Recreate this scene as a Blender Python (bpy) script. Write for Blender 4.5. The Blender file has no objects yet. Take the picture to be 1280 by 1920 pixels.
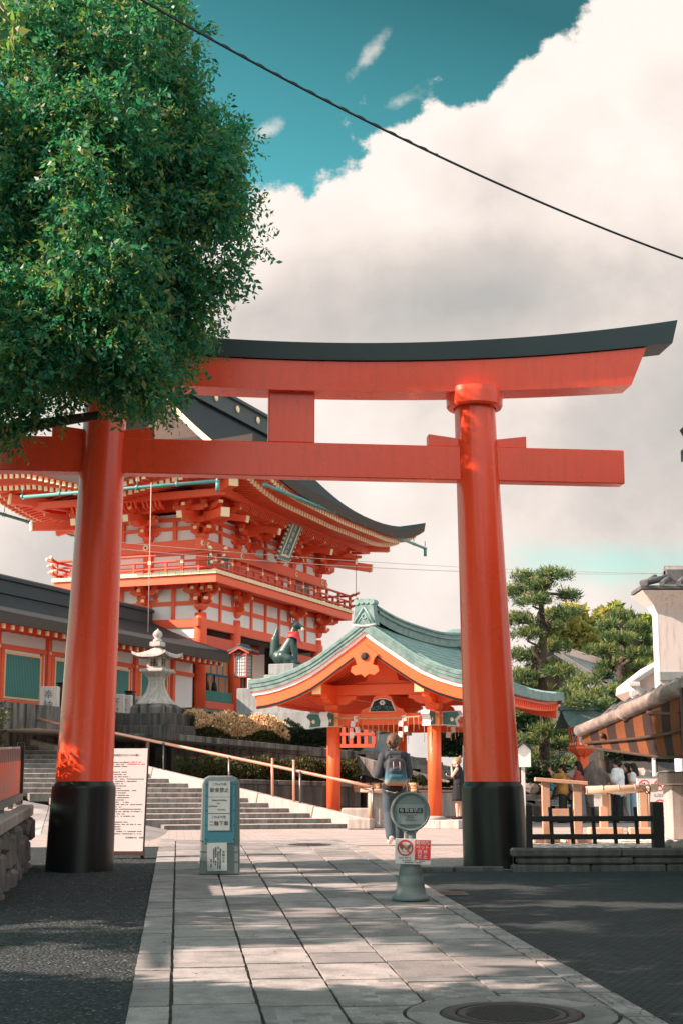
import bpy, math, random
import numpy as np
from math import sin, cos, pi, radians, sqrt, atan2
from mathutils import Matrix, Vector, Quaternion

random.seed(7)
RNG = np.random.default_rng(7)
SC = bpy.context.scene
COL = SC.collection

# ------------------------------------------------------------------ camera
F, PITCH, EYE = 2800.0, math.atan(522 / 2800.0), 1.63
cam_d = bpy.data.cameras.new("camera")
cam = bpy.data.objects.new("camera", cam_d)
COL.objects.link(cam)
cam.location = (0, 0, EYE)
cam.rotation_euler = (pi / 2 + PITCH, 0, 0)
cam_d.sensor_fit = 'VERTICAL'
cam_d.sensor_height = 36
cam_d.sensor_width = 24
cam_d.lens = F / 1920 * 36
cam_d.clip_end = 3000
SC.camera = cam
SC.render.resolution_x, SC.render.resolution_y = 682, 1024

# ------------------------------------------------------------------ light
SUN_EL, SUN_XY = radians(32), Vector((-.975, -.22)).normalized()
TOSUN = Vector((SUN_XY.x * cos(SUN_EL), SUN_XY.y * cos(SUN_EL), sin(SUN_EL)))
sd = bpy.data.lights.new("sun", 'SUN')
sd.energy = 5.0
sd.angle = radians(0.5)
sd.color = (1.0, .71, .60)
so = bpy.data.objects.new("sun", sd)
so.rotation_euler = TOSUN.to_track_quat('Z', 'Y').to_euler()
so.location = TOSUN * 60
COL.objects.link(so)

SC.view_settings.view_transform = 'Standard'
SC.view_settings.look = 'None'
SC.view_settings.exposure = 1.32
SC.view_settings.gamma = 1


class NT:
    """small helper round a node tree"""
    def __init__(s, tree):
        s.t = tree; s.n = tree.nodes; s.l = tree.links

    def new(s, typ, **kw):
        n = s.n.new(typ)
        for k, v in kw.items():
            if k in n.inputs: n.inputs[k].default_value = v
            else: setattr(n, k, v)
        return n

    def link(s, a, b): s.l.new(a, b)

    def math(s, op, a, b=None, c=None):
        n = s.n.new('ShaderNodeMath'); n.operation = op
        for i, v in enumerate((a, b, c)):
            if v is None: continue
            if isinstance(v, (int, float)): n.inputs[i].default_value = v
            else: s.l.new(v, n.inputs[i])
        return n.outputs[0]

    def mix(s, fac, a, b, blend='MIX'):
        n = s.n.new('ShaderNodeMix'); n.data_type = 'RGBA'; n.blend_type = blend
        for i, v in ((0, fac), (6, a), (7, b)):
            if isinstance(v, (int, float)): n.inputs[i].default_value = v
            elif isinstance(v, tuple): n.inputs[i].default_value = (*v[:3], 1)
            else: s.l.new(v, n.inputs[i])
        return n.outputs[2]

    def noise(s, vec, scale, detail=4, rough=.55, dim='3D'):
        n = s.n.new('ShaderNodeTexNoise'); n.noise_dimensions = dim
        n.inputs['Scale'].default_value = scale
        n.inputs['Detail'].default_value = detail
        n.inputs['Roughness'].default_value = rough
        if vec is not None: s.l.new(vec, n.inputs['Vector'])
        return n.outputs[0]

    def ramp(s, fac, stops):
        n = s.n.new('ShaderNodeValToRGB')
        el = n.color_ramp.elements
        while len(el) < len(stops): el.new(.5)
        for e, (p, c) in zip(el, stops):
            e.position = p
            e.color = (*c, 1) if isinstance(c, tuple) else (c, c, c, 1)
        s.l.new(fac, n.inputs[0])
        return n.outputs[0]

    def mapping(s, vec, scale=(1, 1, 1), rot=(0, 0, 0), loc=(0, 0, 0)):
        n = s.n.new('ShaderNodeMapping')
        n.inputs['Scale'].default_value = scale
        n.inputs['Rotation'].default_value = rot
        n.inputs['Location'].default_value = loc
        s.l.new(vec, n.inputs['Vector'])
        return n.outputs[0]


# ------------------------------------------------------------------ sky
W = bpy.data.worlds.new("World"); SC.world = W; W.use_nodes = True
w = NT(W.node_tree); w.n.clear()
sky = w.new('ShaderNodeTexSky'); sky.sky_type = 'NISHITA'; sky.sun_disc = False
sky.sun_elevation = SUN_EL
sky.sun_rotation = atan2(SUN_XY.x, SUN_XY.y) % (2 * pi)
sky.air_density, sky.dust_density, sky.ozone_density = 1.0, .6, 2.0
tint = w.mix(1.0, sky.outputs[0], (.36, .98, .66), 'MULTIPLY')
bg_sky = w.new('ShaderNodeBackground', Strength=.083)
geo = w.new('ShaderNodeTexCoord')
sep = w.new('ShaderNodeSeparateXYZ'); w.link(geo.outputs['Generated'], sep.inputs[0])
dx, dy, dz = sep.outputs
dyc = w.math('MAXIMUM', dy, .12)
u_ = w.math('DIVIDE', dx, dyc)            # direction coordinates fixed to the world
v_ = w.math('DIVIDE', dz, dyc)
comb = w.new('ShaderNodeCombineXYZ'); w.link(u_, comb.inputs[0]); w.link(v_, comb.inputs[1])
uv = comb.outputs[0]
# deeper blue higher up and to the right
gr = w.new('ShaderNodeMapRange'); w.link(w.math('ADD', v_, w.math('MULTIPLY', u_, .35)), gr.inputs[0])
gr.inputs[1].default_value = .40; gr.inputs[2].default_value = .60; gr.inputs[3].default_value = 1.15; gr.inputs[4].default_value = .52
w.link(w.mix(1.0, tint, gr.outputs[0], 'MULTIPLY'), bg_sky.inputs[0])
big = w.noise(uv, 7.0, 3, .5)
fine = w.noise(uv, 26.0, 12, .66)
puff = w.noise(uv, 13.0, 2, .5)
def cl(e): return w.math('ADD', *e) if len(e) == 2 else e
# the cumulus bank fills the sky below a rising edge
edge = w.math("ADD", w.math("MULTIPLY", u_, .55), .457)
sdist = w.math('SUBTRACT', edge, v_)
nz = w.math('ADD', w.math('MULTIPLY', w.math('SUBTRACT', puff, .5), .10),
            w.math('MULTIPLY', w.math('SUBTRACT', fine, .5), .10))
dens = w.math('ADD', sdist, nz)
mask = w.new('ShaderNodeMapRange', interpolation_type='SMOOTHSTEP')
w.link(dens, mask.inputs[0]); mask.inputs[1].default_value = .0; mask.inputs[2].default_value = .017
# a breach of blue low on the right
def blob(cx, cy, sx, sy, tilt=0.0):
    a = w.math('DIVIDE', w.math('SUBTRACT', u_, cx), sx)
    b_in = w.math('SUBTRACT', w.math('SUBTRACT', v_, cy), w.math('MULTIPLY', w.math('SUBTRACT', u_, cx), tilt))
    b = w.math('DIVIDE', b_in, sy)
    r = w.math('SQRT', w.math('ADD', w.math('MULTIPLY', a, a), w.math('MULTIPLY', b, b)))
    return w.math('SUBTRACT', 1.0, r)
breach = w.math('MAXIMUM', blob(.19, .150, .115, .021, -.02), blob(.235, .132, .06, .012, -.03))
bm = w.new('ShaderNodeMapRange', interpolation_type='SMOOTHSTEP')
w.link(w.math('ADD', breach, w.math('MULTIPLY', w.math('SUBTRACT', fine, .5), 1.6)), bm.inputs[0])
bm.inputs[1].default_value = -.1; bm.inputs[2].default_value = 1.0
m2 = w.math('MULTIPLY', mask.outputs[0], w.math('SUBTRACT', 1.0, w.math('MULTIPLY', bm.outputs[0], .42)))
wisp = w.math('MAXIMUM', w.math('MAXIMUM', blob(.0175, .519, .022, .012, 1.1), blob(-.053, .464, .014, .009, .4)), blob(.046, .488, .025, .012, .5))
wm = w.new('ShaderNodeMapRange', interpolation_type='SMOOTHSTEP')
w.link(w.math('ADD', wisp, w.math('MULTIPLY', w.math('SUBTRACT', fine, .5), 3.2)), wm.inputs[0])
wm.inputs[1].default_value = .2; wm.inputs[2].default_value = 1.3
m3 = w.math('MAXIMUM', m2, w.math('MULTIPLY', wm.outputs[0], .55))
front = w.new('ShaderNodeMapRange'); w.link(dy, front.inputs[0])
front.inputs[1].default_value = .12; front.inputs[2].default_value = .35
fm = w.math('MULTIPLY', m3, front.outputs[0])
# broken cloud over the rest of the sky
allround = w.noise(geo.outputs['Generated'], 2.6, 6, .6)
am = w.new('ShaderNodeMapRange', interpolation_type='SMOOTHSTEP'); w.link(allround, am.inputs[0])
am.inputs[1].default_value = .36; am.inputs[2].default_value = .56
back = w.math('MULTIPLY', w.math('SUBTRACT', 1.0, front.outputs[0]), am.outputs[0])
m4 = w.math('MAXIMUM', fm, back)
# sunlit flanks and grey bellies of the cloud
shade = w.math('ADD', w.math('MULTIPLY', big, .85), w.math('MULTIPLY', fine, .26))
belly = w.math('MAXIMUM', blob(.10, .335, .24, .062, .05), blob(-.12, .14, .16, .07, 0))
belly = w.math('MAXIMUM', belly, blob(.26, .26, .12, .14, .1))
lum = w.math('SUBTRACT', shade, w.math('MULTIPLY', w.math('MAXIMUM', belly, 0.0), .44))
rim = w.math('MULTIPLY', w.math('SUBTRACT', .09, w.math('MINIMUM', w.math('MAXIMUM', dens, 0.0), .09)), 2.6)
lum = w.math('ADD', lum, rim)
ccol = w.ramp(lum, [(.10, (.46, .45, .43)), (.34, (.62, .565, .525)), (.50, (.80, .71, .655)), (.70, (.94, .85, .785))])
bg_c = w.new('ShaderNodeBackground', Strength=.455); w.link(w.mix(front.outputs[0], (1.46, 1.50, 1.49), ccol), bg_c.inputs[0])
mx = w.new('ShaderNodeMixShader'); w.link(m4, mx.inputs[0]); w.link(bg_sky.outputs[0], mx.inputs[1]); w.link(bg_c.outputs[0], mx.inputs[2])
wo = w.new('ShaderNodeOutputWorld'); w.link(mx.outputs[0], wo.inputs[0])

# ------------------------------------------------------------------ measuring: photo pixel -> place at a depth
CP, SP = cos(PITCH), sin(PITCH)
def ray(px, py):
    a, b = (px - 640) / F, -(py - 960) / F
    return a, CP - b * SP, SP + b * CP
def at(px, py, Y):
    a, dy_, dz_ = ray(px, py); t = Y / dy_
    return Vector((a * t, Y, EYE + dz_ * t))
def zat(py, Y): return at(640, py, Y).z
def xat(px, Y, py=1400): return at(px, py, Y).x
SLOPE, YFLAT, ZFLAT = .0305, 24.6, .75
def gz(Y): return SLOPE * Y if Y < YFLAT else ZFLAT

# ------------------------------------------------------------------ materials
def bsdf(name):
    m = bpy.data.materials.new(name); m.use_nodes = True
    t = NT(m.node_tree); t.n.clear()
    b = t.new('ShaderNodeBsdfPrincipled'); o = t.new('ShaderNodeOutputMaterial')
    t.link(b.outputs[0], o.inputs[0])
    return m, t, b
def coord(t, kind='Object'):
    return t.new('ShaderNodeTexCoord').outputs[kind]
def bump(t, b, h, strength=.3, dist=.01):
    n = t.new('ShaderNodeBump', Strength=strength, Distance=dist)
    t.link(h, n.inputs['Height']); t.link(n.outputs[0], b.inputs['Normal'])
def paint(name, col, rough=.4, var=.18, scale=3.0, coat=0.0, metal=0.0, island=0.0, spec=.5, bmp=.0, dirt=None):
    """painted or plain surface: a base colour with soft wear"""
    m, t, b = bsdf(name)
    c = coord(t)
    n = t.noise(c, scale, 5, .6)
    lo = tuple(x * (1 - var) for x in col); hi = tuple(min(1, x * (1 + var)) for x in col)
    k = t.mix(n, lo, hi)
    if island:
        g = t.new('ShaderNodeNewGeometry')
        k = t.mix(island, k, t.ramp(g.outputs['Random Per Island'], [(0, tuple(x * .55 for x in col)), (1, tuple(min(1, x * 1.35) for x in col))]))
    if dirt:
        d = t.noise(t.mapping(c, (6, 6, .7)), 2.2, 6, .65)
        k = t.mix(t.ramp(d, [(.5, 0.0), (.72, dirt[1])]), k, dirt[0])
    t.link(k, b.inputs['Base Color'])
    r = t.new('ShaderNodeMapRange'); t.link(n, r.inputs[0]); r.inputs[3].default_value = rough * .8; r.inputs[4].default_value = min(1, rough * 1.25)
    t.link(r.outputs[0], b.inputs['Roughness'])
    b.inputs['Metallic'].default_value = metal
    b.inputs['Coat Weight'].default_value = coat; b.inputs['Coat Roughness'].default_value = .12
    b.inputs['Specular IOR Level'].default_value = spec
    if bmp: bump(t, b, t.noise(c, scale * 9, 5, .6), bmp, .01)
    return m
def stone(name, a, bcol, stain=None, amt=.6, scale=2.2, rough=.85, bmp=.45, streak=(5, 5, .6), speck=60, island=.0):
    """stone: two tones, grain, and weather streaks that run down"""
    m, t, b = bsdf(name)
    c = coord(t)
    n1 = t.noise(c, scale, 7, .6); n2 = t.noise(c, speck, 3, .7)
    k = t.mix(t.ramp(n1, [(.33, 0.0), (.68, 1.0)]), a, bcol)
    k = t.mix(.35, k, t.ramp(n2, [(.3, tuple(x * .55 for x in a)), (.7, tuple(min(1, x * 1.35) for x in bcol))]))
    if island:
        g = t.new('ShaderNodeNewGeometry')
        k = t.mix(1.0, k, t.ramp(g.outputs['Random Per Island'], [(0, 1 - island), (1, 1.0)]), 'MULTIPLY')
    if stain:
        s_ = t.noise(t.mapping(c, streak), 1.6, 7, .62)
        k = t.mix(t.ramp(s_, [(.42, 0.0), (.62, amt)]), k, stain)
    t.link(k, b.inputs['Base Color']); b.inputs['Roughness'].default_value = rough
    hh = t.math('ADD', t.math('MULTIPLY', n1, .6), t.math('MULTIPLY', n2, .25))
    bump(t, b, hh, bmp, .02)
    return m
def leafmat(name, cols, trans=.35, rough=.45, spec=.35):
    m, t, b = bsdf(name)
    g = t.new('ShaderNodeNewGeometry')
    n = len(cols)
    k = t.ramp(g.outputs['Random Per Island'], [((i + .5) / n, c) for i, c in enumerate(cols)])
    t.link(k, b.inputs['Base Color']); b.inputs['Roughness'].default_value = rough
    b.inputs['Specular IOR Level'].default_value = spec
    tr = t.new('ShaderNodeBsdfTranslucent')
    t.link(t.mix(1.0, k, (1.15, 1.5, .75), 'MULTIPLY'), tr.inputs[0])
    mxs = t.new('ShaderNodeMixShader', Fac=trans)
    t.link(b.outputs[0], mxs.inputs[1]); t.link(tr.outputs[0], mxs.inputs[2])
    out = [x for x in t.n if x.type == 'OUTPUT_MATERIAL'][0]
    t.link(mxs.outputs[0], out.inputs[0])
    return m

VERM = (.60, .062, .026)
M = dict(
    verm=paint('vermilion_lacquer', (.94, .078, .026), .27, .14, 1.1, coat=.18, bmp=.03, spec=.4, dirt=((.50, .050, .028), .30)),
    vermw=paint('vermilion_timber', (.86, .112, .040), .5, .16, 2.0),
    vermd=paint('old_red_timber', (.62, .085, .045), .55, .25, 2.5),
    vermo=paint('orange_vermilion', (.86, .120, .030), .42, .10, 1.7),
    black=paint('black_lacquer', (.008, .010, .010), .32, .3, 2.0, spec=.35),
    capblk=paint('dark_copper_cap', (.014, .034, .036), .45, .3, 2.0),
    gold=paint('gilt_metal', (.88, .56, .26), .45, .12, 8.0, metal=.1),
    gilt=paint('pale_gilt', (.95, .70, .44), .5, .10, 8.0),
    white=paint('lime_plaster', (.82, .80, .77), .8, .05, 1.0, dirt=((.55, .52, .49), .15)),
    white2=paint('old_plaster', (.66, .61, .57), .85, .08, .8, dirt=((.25, .22, .20), .5)),
    teal=paint('teal_lattice_paint', (.060, .235, .215), .55, .15, 3.0),
    patina=paint('copper_gutter', (.085, .285, .270), .5, .22, 3.0),
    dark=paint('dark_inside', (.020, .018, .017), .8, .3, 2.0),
    brown=paint('dark_wood', (.055, .030, .020), .6, .3, 4.0),
    timber=paint('fresh_timber', (.60, .36, .24), .65, .12, 3.0, dirt=((.32, .17, .10), .35)),
    bamboo=paint('bamboo_pole', (.55, .40, .28), .5, .15, 4.0),
    copperrail=paint('copper_rail', (.62, .33, .24), .35, .1, 4.0, metal=.5),
    steel=paint('dull_steel', (.16, .16, .16), .4, .2, 5.0, metal=.8),
    bluecloth=paint('blue_curtain', (.030, .150, .235), .8, .2, 6.0),
    orangecloth=paint('orange_curtain', (.47, .185, .075), .85, .2, 6.0),
    paper=paint('paper_white', (.62, .62, .61), .7, .05, 2.0),
    ink=paint('black_ink', (.012, .014, .016), .7, .1, 2.0),
    ink2=paint('grey_ink', (.10, .11, .12), .7, .1, 2.0),
    redink=paint('red_ink', (.58, .035, .03), .6, .08, 3.0),
    greysign=paint('grey_plastic', (.150, .190, .188), .5, .12, 4.0, dirt=((.10, .12, .12), .35)),
    bluesign=paint('blue_sign_panel', (.026, .150, .195), .4, .1, 3.0),
    whitesign=paint('white_sign_panel', (.38, .44, .43), .45, .06, 3.0, dirt=((.30, .33, .32), .35)),
    cable=paint('black_cable', (.010, .016, .018), .5, .1, 5.0),
    wire=paint('pale_wire', (.55, .45, .42), .5, .1, 5.0),
    rope=paint('straw_rope', (.52, .30, .16), .9, .25, 20.0, bmp=.4),
    bark=stone('tree_bark', (.035, .026, .021), (.075, .055, .042), None, scale=6, speck=30, rough=.95),
    fox=paint('bronze_patina', (.035, .075, .070), .42, .35, 4.0, metal=.3, bmp=.1),
    cream=paint('cream_render', (.66, .52, .45), .85, .06, 1.0),
)
M['granite'] = stone('granite', (.33, .30, .28), (.46, .41, .37), (.10, .10, .095), .45)
M['mossy'] = stone('weathered_granite', (.13, .12, .11), (.30, .27, .245), (.018, .021, .020), .95, streak=(3, 3, .30), island=.25)
M['darkstone'] = stone('soot_dark_stone', (.030, .031, .030), (.075, .070, .066), (.26, .24, .22), .28, streak=(5, 5, .3))
M['lantern'] = stone('lantern_granite', (.42, .39, .355), (.56, .51, .465), (.13, .135, .12), .5, scale=5)
M['pedestal'] = stone('grey_pedestal_stone', (.20, .235, .235), (.30, .335, .33), (.09, .11, .11), .4)
M['step'] = stone('step_granite', (.50, .45, .41), (.64, .575, .52), (.20, .185, .17), .4, streak=(4, 4, 1.5), island=.18)
M['slab'] = stone('paving_granite', (.265, .285, .288), (.49, .465, .44), (.085, .10, .10), .6, scale=1.6, streak=(2, 2, 2), island=.42, bmp=.8)
M['riser'] = stone('shaded_riser', (.15, .145, .135), (.27, .25, .235), (.06, .062, .06), .6, streak=(5, 5, 1.2), island=.2)  # risers' shade put into a darker base colour, under weather streaks
M['kerb'] = stone('dark_kerb_stone', (.10, .105, .10), (.17, .17, .16), (.04, .045, .04), .6, island=.25)

# ------------------------------------------------------------------ mesh building
I4 = Matrix.Identity(4)
def frame(p, ang=0.0): return Matrix.Translation(Vector(p)) @ Matrix.Rotation(ang, 4, 'Z')
def T(x, y, z): return Matrix.Translation((x, y, z))
def R(a, ax): return Matrix.Rotation(a, 4, ax)

class MB:
    """collects shapes; out() links them as one mesh object"""
    def __init__(s): s.v = []; s.f = []; s.k = []; s.mats = []; s.cur = 0; s.sm = []
    def mat(s, m):
        if m not in s.mats: s.mats.append(m)
        s.cur = s.mats.index(m); return s
    def add(s, vs, fs, X=None, smooth=False):
        o = len(s.v)
        if X is not None: vs = [X @ Vector(v) for v in vs]
        s.v += [tuple(v) for v in vs]
        for f in fs:
            s.f.append(tuple(i + o for i in f)); s.k.append(s.cur); s.sm.append(smooth)
        return s
    def box(s, x0, x1, y0, y1, z0, z1, X=None, b=0.0):
        if b <= 0:
            vs = [(x, y, z) for z in (z0, z1) for y in (y0, y1) for x in (x0, x1)]
            return s.add(vs, [(0, 2, 3, 1), (4, 5, 7, 6), (0, 1, 5, 4), (2, 6, 7, 3), (0, 4, 6, 2), (1, 3, 7, 5)], X)
        b = min(b, (x1 - x0) * .45, (y1 - y0) * .45, (z1 - z0) * .45)
        rings = []
        def ring(zz, d, e):   # octagon-ish ring with cut corners
            return [(x0 + d + e, y0 + d, zz), (x1 - d - e, y0 + d, zz), (x1 - d, y0 + d + e, zz), (x1 - d, y1 - d - e, zz),
                    (x1 - d - e, y1 - d, zz), (x0 + d + e, y1 - d, zz), (x0 + d, y1 - d - e, zz), (x0 + d, y0 + d + e, zz)]
        vs = ring(z0, b, b * .3) + ring(z0 + b, 0, b) + ring(z1 - b, 0, b) + ring(z1, b, b * .3)
        fs = [tuple(range(7, -1, -1)), tuple(range(24, 32))]
        for r in range(3):
            for i in range(8):
                j = (i + 1) % 8
                fs.append((r * 8 + i, r * 8 + j, r * 8 + 8 + j, r * 8 + 8 + i))
        return s.add(vs, fs, X)
    def cbox(s, c, d, X=None, b=0.0):
        return s.box(c[0] - d[0] / 2, c[0] + d[0] / 2, c[1] - d[1] / 2, c[1] + d[1] / 2, c[2] - d[2] / 2, c[2] + d[2] / 2, X, b)
    def bar(s, p, q, wd, ht, X=None, up=(0, 0, 1), b=0.0):
        """square beam from p to q"""
        p, q = Vector(p), Vector(q); d = q - p; L = d.length; d.normalize()
        upv = Vector(up)
        if abs(d.dot(upv)) > .98: upv = Vector((0, 1, 0))
        sx = d.cross(upv).normalized(); uz = sx.cross(d)
        A = Matrix(((d.x, -sx.x, uz.x, p.x), (d.y, -sx.y, uz.y, p.y), (d.z, -sx.z, uz.z, p.z), (0, 0, 0, 1)))
        return s.box(0, L, -wd / 2, wd / 2, -ht / 2, ht / 2, (X @ A) if X is not None else A, b)
    def lathe(s, prof, n=24, X=None, smooth=True, a0=0.0, cap=True, sq=None):
        """profile [(r, z)] turned round z; sq turns it square (4 sides)"""
        vs = []; fs = []
        for r, z in prof:
            for i in range(n):
                a = a0 + 2 * pi * i / n
                vs.append((r * cos(a), r * sin(a), z))
        for j in range(len(prof) - 1):
            for i in range(n):
                k = (i + 1) % n
                fs.append((j * n + i, j * n + k, j * n + n + k, j * n + n + i))
        s.add(vs, fs, X, smooth)
        if cap:
            o = len(s.v) - len(vs)
            s.f.append(tuple(o + i for i in range(n - 1, -1, -1))); s.k.append(s.cur); s.sm.append(False)
            t = o + (len(prof) - 1) * n
            s.f.append(tuple(t + i for i in range(n))); s.k.append(s.cur); s.sm.append(False)
        return s
    def tube(s, pts, rad, n=10, X=None, cap=True):
        pts = [Vector(p) for p in pts]
        if isinstance(rad, (int, float)): rad = [rad] * len(pts)
        vs = []; fs = []
        prev = None
        for i, p in enumerate(pts):
            d = (pts[min(i + 1, len(pts) - 1)] - pts[max(i - 1, 0)]).normalized()
            if prev is None:
                a = Vector((0, 0, 1)) if abs(d.z) < .9 else Vector((1, 0, 0))
                s1 = d.cross(a).normalized()
            else:
                s1 = (prev - d * prev.dot(d)).normalized()
            prev = s1; s2 = d.cross(s1)
            for k in range(n):
                t = 2 * pi * k / n
                vs.append(p + (s1 * cos(t) + s2 * sin(t)) * rad[i])
        for j in range(len(pts) - 1):
            for i in range(n):
                k = (i + 1) % n
                fs.append((j * n + i, j * n + k, j * n + n + k, j * n + n + i))
        s.add(vs, fs, X, True)
        if cap:
            o = len(s.v) - len(vs); t = o + (len(pts) - 1) * n
            s.f.append(tuple(o + i for i in range(n - 1, -1, -1))); s.k.append(s.cur); s.sm.append(False)
            s.f.append(tuple(t + i for i in range(n))); s.k.append(s.cur); s.sm.append(False)
        return s
    def prism(s, poly, y0, y1, X=None):
        """polygon in x,z pushed from y0 to y1"""
        n = len(poly)
        vs = [(x, y0, z) for x, z in poly] + [(x, y1, z) for x, z in poly]
        fs = [tuple(range(n)), tuple(range(2 * n - 1, n - 1, -1))]
        for i in range(n):
            j = (i + 1) % n
            fs.append((i, i + n, j + n, j))
        return s.add(vs, fs, X)
    def strip(s, rows, X=None, smooth=False):
        """grid of points, rows of equal length"""
        n = len(rows[0]); vs = [p for r in rows for p in r]; fs = []
        for j in range(len(rows) - 1):
            for i in range(n - 1):
                fs.append((j * n + i, j * n + i + 1, j * n + n + i + 1, j * n + n + i))
        return s.add(vs, fs, X, smooth)
    def shell(s, rows, dz, X=None, smooth=True):
        """a grid of points given thickness dz downwards, closed all round"""
        n = len(rows[0]); m = len(rows)
        top = [Vector(p) for r in rows for p in r]; bot = [p - Vector((0, 0, dz)) for p in top]
        N = n * m
        fs = []; 
        for j in range(m - 1):
            for i in range(n - 1):
                a = j * n + i
                fs.append((a, a + 1, a + n + 1, a + n))
        s.add(top + bot, fs, X, smooth)
        o = len(s.v) - 2 * N
        def q(*idx):
            s.f.append(tuple(o + i for i in idx)); s.k.append(s.cur); s.sm.append(False)
        for j in range(m - 1):
            for i in range(n - 1):
                a = N + j * n + i
                q(a, a + n, a + n + 1, a + 1)
        for i in range(n - 1):
            q(i, N + i, N + i + 1, i + 1)
            a = (m - 1) * n + i
            q(a, a + 1, N + a + 1, N + a)
        for j in range(m - 1):
            a = j * n
            q(a, a + n, N + a + n, N + a)
            a = j * n + n - 1
            q(a, N + a, N + a + n, a + n)
        return s
    def ball(s, c, r, X=None, n=12, m=8):
        r = (r, r, r) if isinstance(r, (int, float)) else r
        prof = [(max(1e-4, sin(pi * i / m)), -cos(pi * i / m)) for i in range(m + 1)]
        A = T(*c) @ Matrix.Diagonal((*r, 1))
        return s.lathe(prof, n, (X @ A) if X is not None else A, True, cap=False)
    def mesh(s, name):
        me = bpy.data.meshes.new(name)
        me.from_pydata(s.v, [], s.f)
        for m in s.mats: me.materials.append(m)
        me.polygons.foreach_set('material_index', s.k)
        me.polygons.foreach_set('use_smooth', s.sm)
        me.update()
        return me
    def out(s, name, parent=None, mat=None, bevel=0.0, X=None):
        if mat is not None and not s.mats: s.mats.append(mat)
        return link(name, s.mesh(name), parent, X, bevel)

def link(name, me, parent=None, X=None, bevel=0.0):
    o = bpy.data.objects.new(name, me); COL.objects.link(o)
    if parent is not None: o.parent = parent
    if X is not None: o.matrix_local = X
    if bevel:
        b = o.modifiers.new('edge', 'BEVEL'); b.width = bevel; b.segments = 2; b.limit_method = 'ANGLE'; b.angle_limit = radians(40)
    return o
def tag(o, label=None, cat=None, group=None, kind=None):
    for k, v in (('label', label), ('category', cat), ('group', group), ('kind', kind)):
        if v: o[k] = v
    return o
def thing(name, X, label, cat, group=None):
    o = bpy.data.objects.new(name, None); COL.objects.link(o)
    o.empty_display_size = .2
    o.matrix_world = X
    return tag(o, label, cat, group)
def copy_tree(o, X, label=None, parent=None):
    c = o.copy(); COL.objects.link(c)
    if parent is None: c.matrix_world = X
    else: c.parent = parent
    if label: c['label'] = label
    for ch in list(o.children): copy_tree(ch, None, None, c)
    return c
def repeats(parent, name, me, Xs, limit=95, bevel=0.0, rest=None):
    """each repeat of a part is an object; past the limit the farthest ones go into one mesh"""
    PW = parent.matrix_world
    Xs = sorted(Xs, key=lambda X: ((PW @ X).translation - cam.location).length)
    for X in Xs[:limit]: link(name, me, parent, X, bevel)
    if len(Xs) > limit:
        mb = MB(); mb.mats = list(me.materials)
        vs = [v.co.copy() for v in me.vertices]
        for X in Xs[limit:]:
            o = len(mb.v); mb.v += [tuple(X @ v) for v in vs]
            for p in me.polygons:
                mb.f.append(tuple(i + o for i in p.vertices)); mb.k.append(p.material_index); mb.sm.append(p.use_smooth)
        tag(mb.out(rest or name + 's', parent), kind='stuff')

_tc = bpy.data.curves.new('lettering', 'FONT'); _to = bpy.data.objects.new('lettering', _tc)
COL.objects.link(_to)
def text(mb, body, size, X, align='CENTER', ex=.001, sx=1.0):
    """lettering laid in the plane of X (x right, y up, z towards the reader)"""
    _tc.body = body; _tc.size = size; _tc.align_x = align; _tc.align_y = 'CENTER'; _tc.extrude = ex; _tc.resolution_u = 3
    dg = bpy.context.evaluated_depsgraph_get(); dg.update()
    me = bpy.data.meshes.new_from_object(_to.evaluated_get(dg))
    A = X @ Matrix.Diagonal((sx, 1, 1, 1))
    mb.add([tuple(v.co) for v in me.vertices], [tuple(p.vertices) for p in me.polygons], A)
    bpy.data.meshes.remove(me)
# writing plane of a board that stands in x,z and faces -y
FACE = Matrix(((1, 0, 0, 0), (0, 0, -1, 0), (0, 1, 0, 0), (0, 0, 0, 1)))
def illegible(mb, x0, x1, y, h, X, seed=0, ex=.0012):
    """a line of print too small to read in the photo: short strokes of uneven length"""
    r = random.Random(seed); x = x0
    while x < x1 - .001:
        l = min(r.uniform(.6, 1.5) * h, x1 - x)
        q = r.random()
        if q < .86: mb.box(x, x + l * .86, y - h * r.uniform(.30, .48), y + h * r.uniform(.22, .48), 0, ex, X)
        x += l * (1.02 if q > .2 else 1.12)

# blobs: overlapping solids fused into one smooth skin
def cap_(mb, p, q, r0, r1, n=14):
    p, q = Vector(p), Vector(q); d = q - p; L = max(d.length, 1e-5)
    A = T(*p) @ d.to_track_quat('Z', 'Y').to_matrix().to_4x4()
    prof = [(1e-4, -r0)] + [(r0 * cos(a), r0 * sin(a)) for a in (-1.2, -.8, -.4, 0)] + [(r1 * cos(a), L + r1 * sin(a)) for a in (0, .4, .8, 1.2)] + [(1e-4, L + r1)]
    mb.lathe(prof, n, A, True, cap=False)
def fuse(name, mb, parent, mat, voxel=.01, smooth=4, X=None, fac=.5):
    me = mb.mesh(name)
    o = bpy.data.objects.new(name, me); COL.objects.link(o)
    r = o.modifiers.new('r', 'REMESH'); r.mode = 'VOXEL'; r.voxel_size = voxel; r.use_smooth_shade = True
    if smooth:
        s_ = o.modifiers.new('s', 'SMOOTH'); s_.iterations = smooth; s_.factor = fac
    dg = bpy.context.evaluated_depsgraph_get(); dg.update()
    m2 = bpy.data.meshes.new_from_object(o.evaluated_get(dg))
    bpy.data.objects.remove(o); bpy.data.meshes.remove(me)
    m2.name = name; m2.materials.clear(); m2.materials.append(mat)
    m2.polygons.foreach_set('material_index', [0] * len(m2.polygons))
    m2.polygons.foreach_set('use_smooth', [True] * len(m2.polygons))
    return link(name, m2, parent, X)

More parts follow.
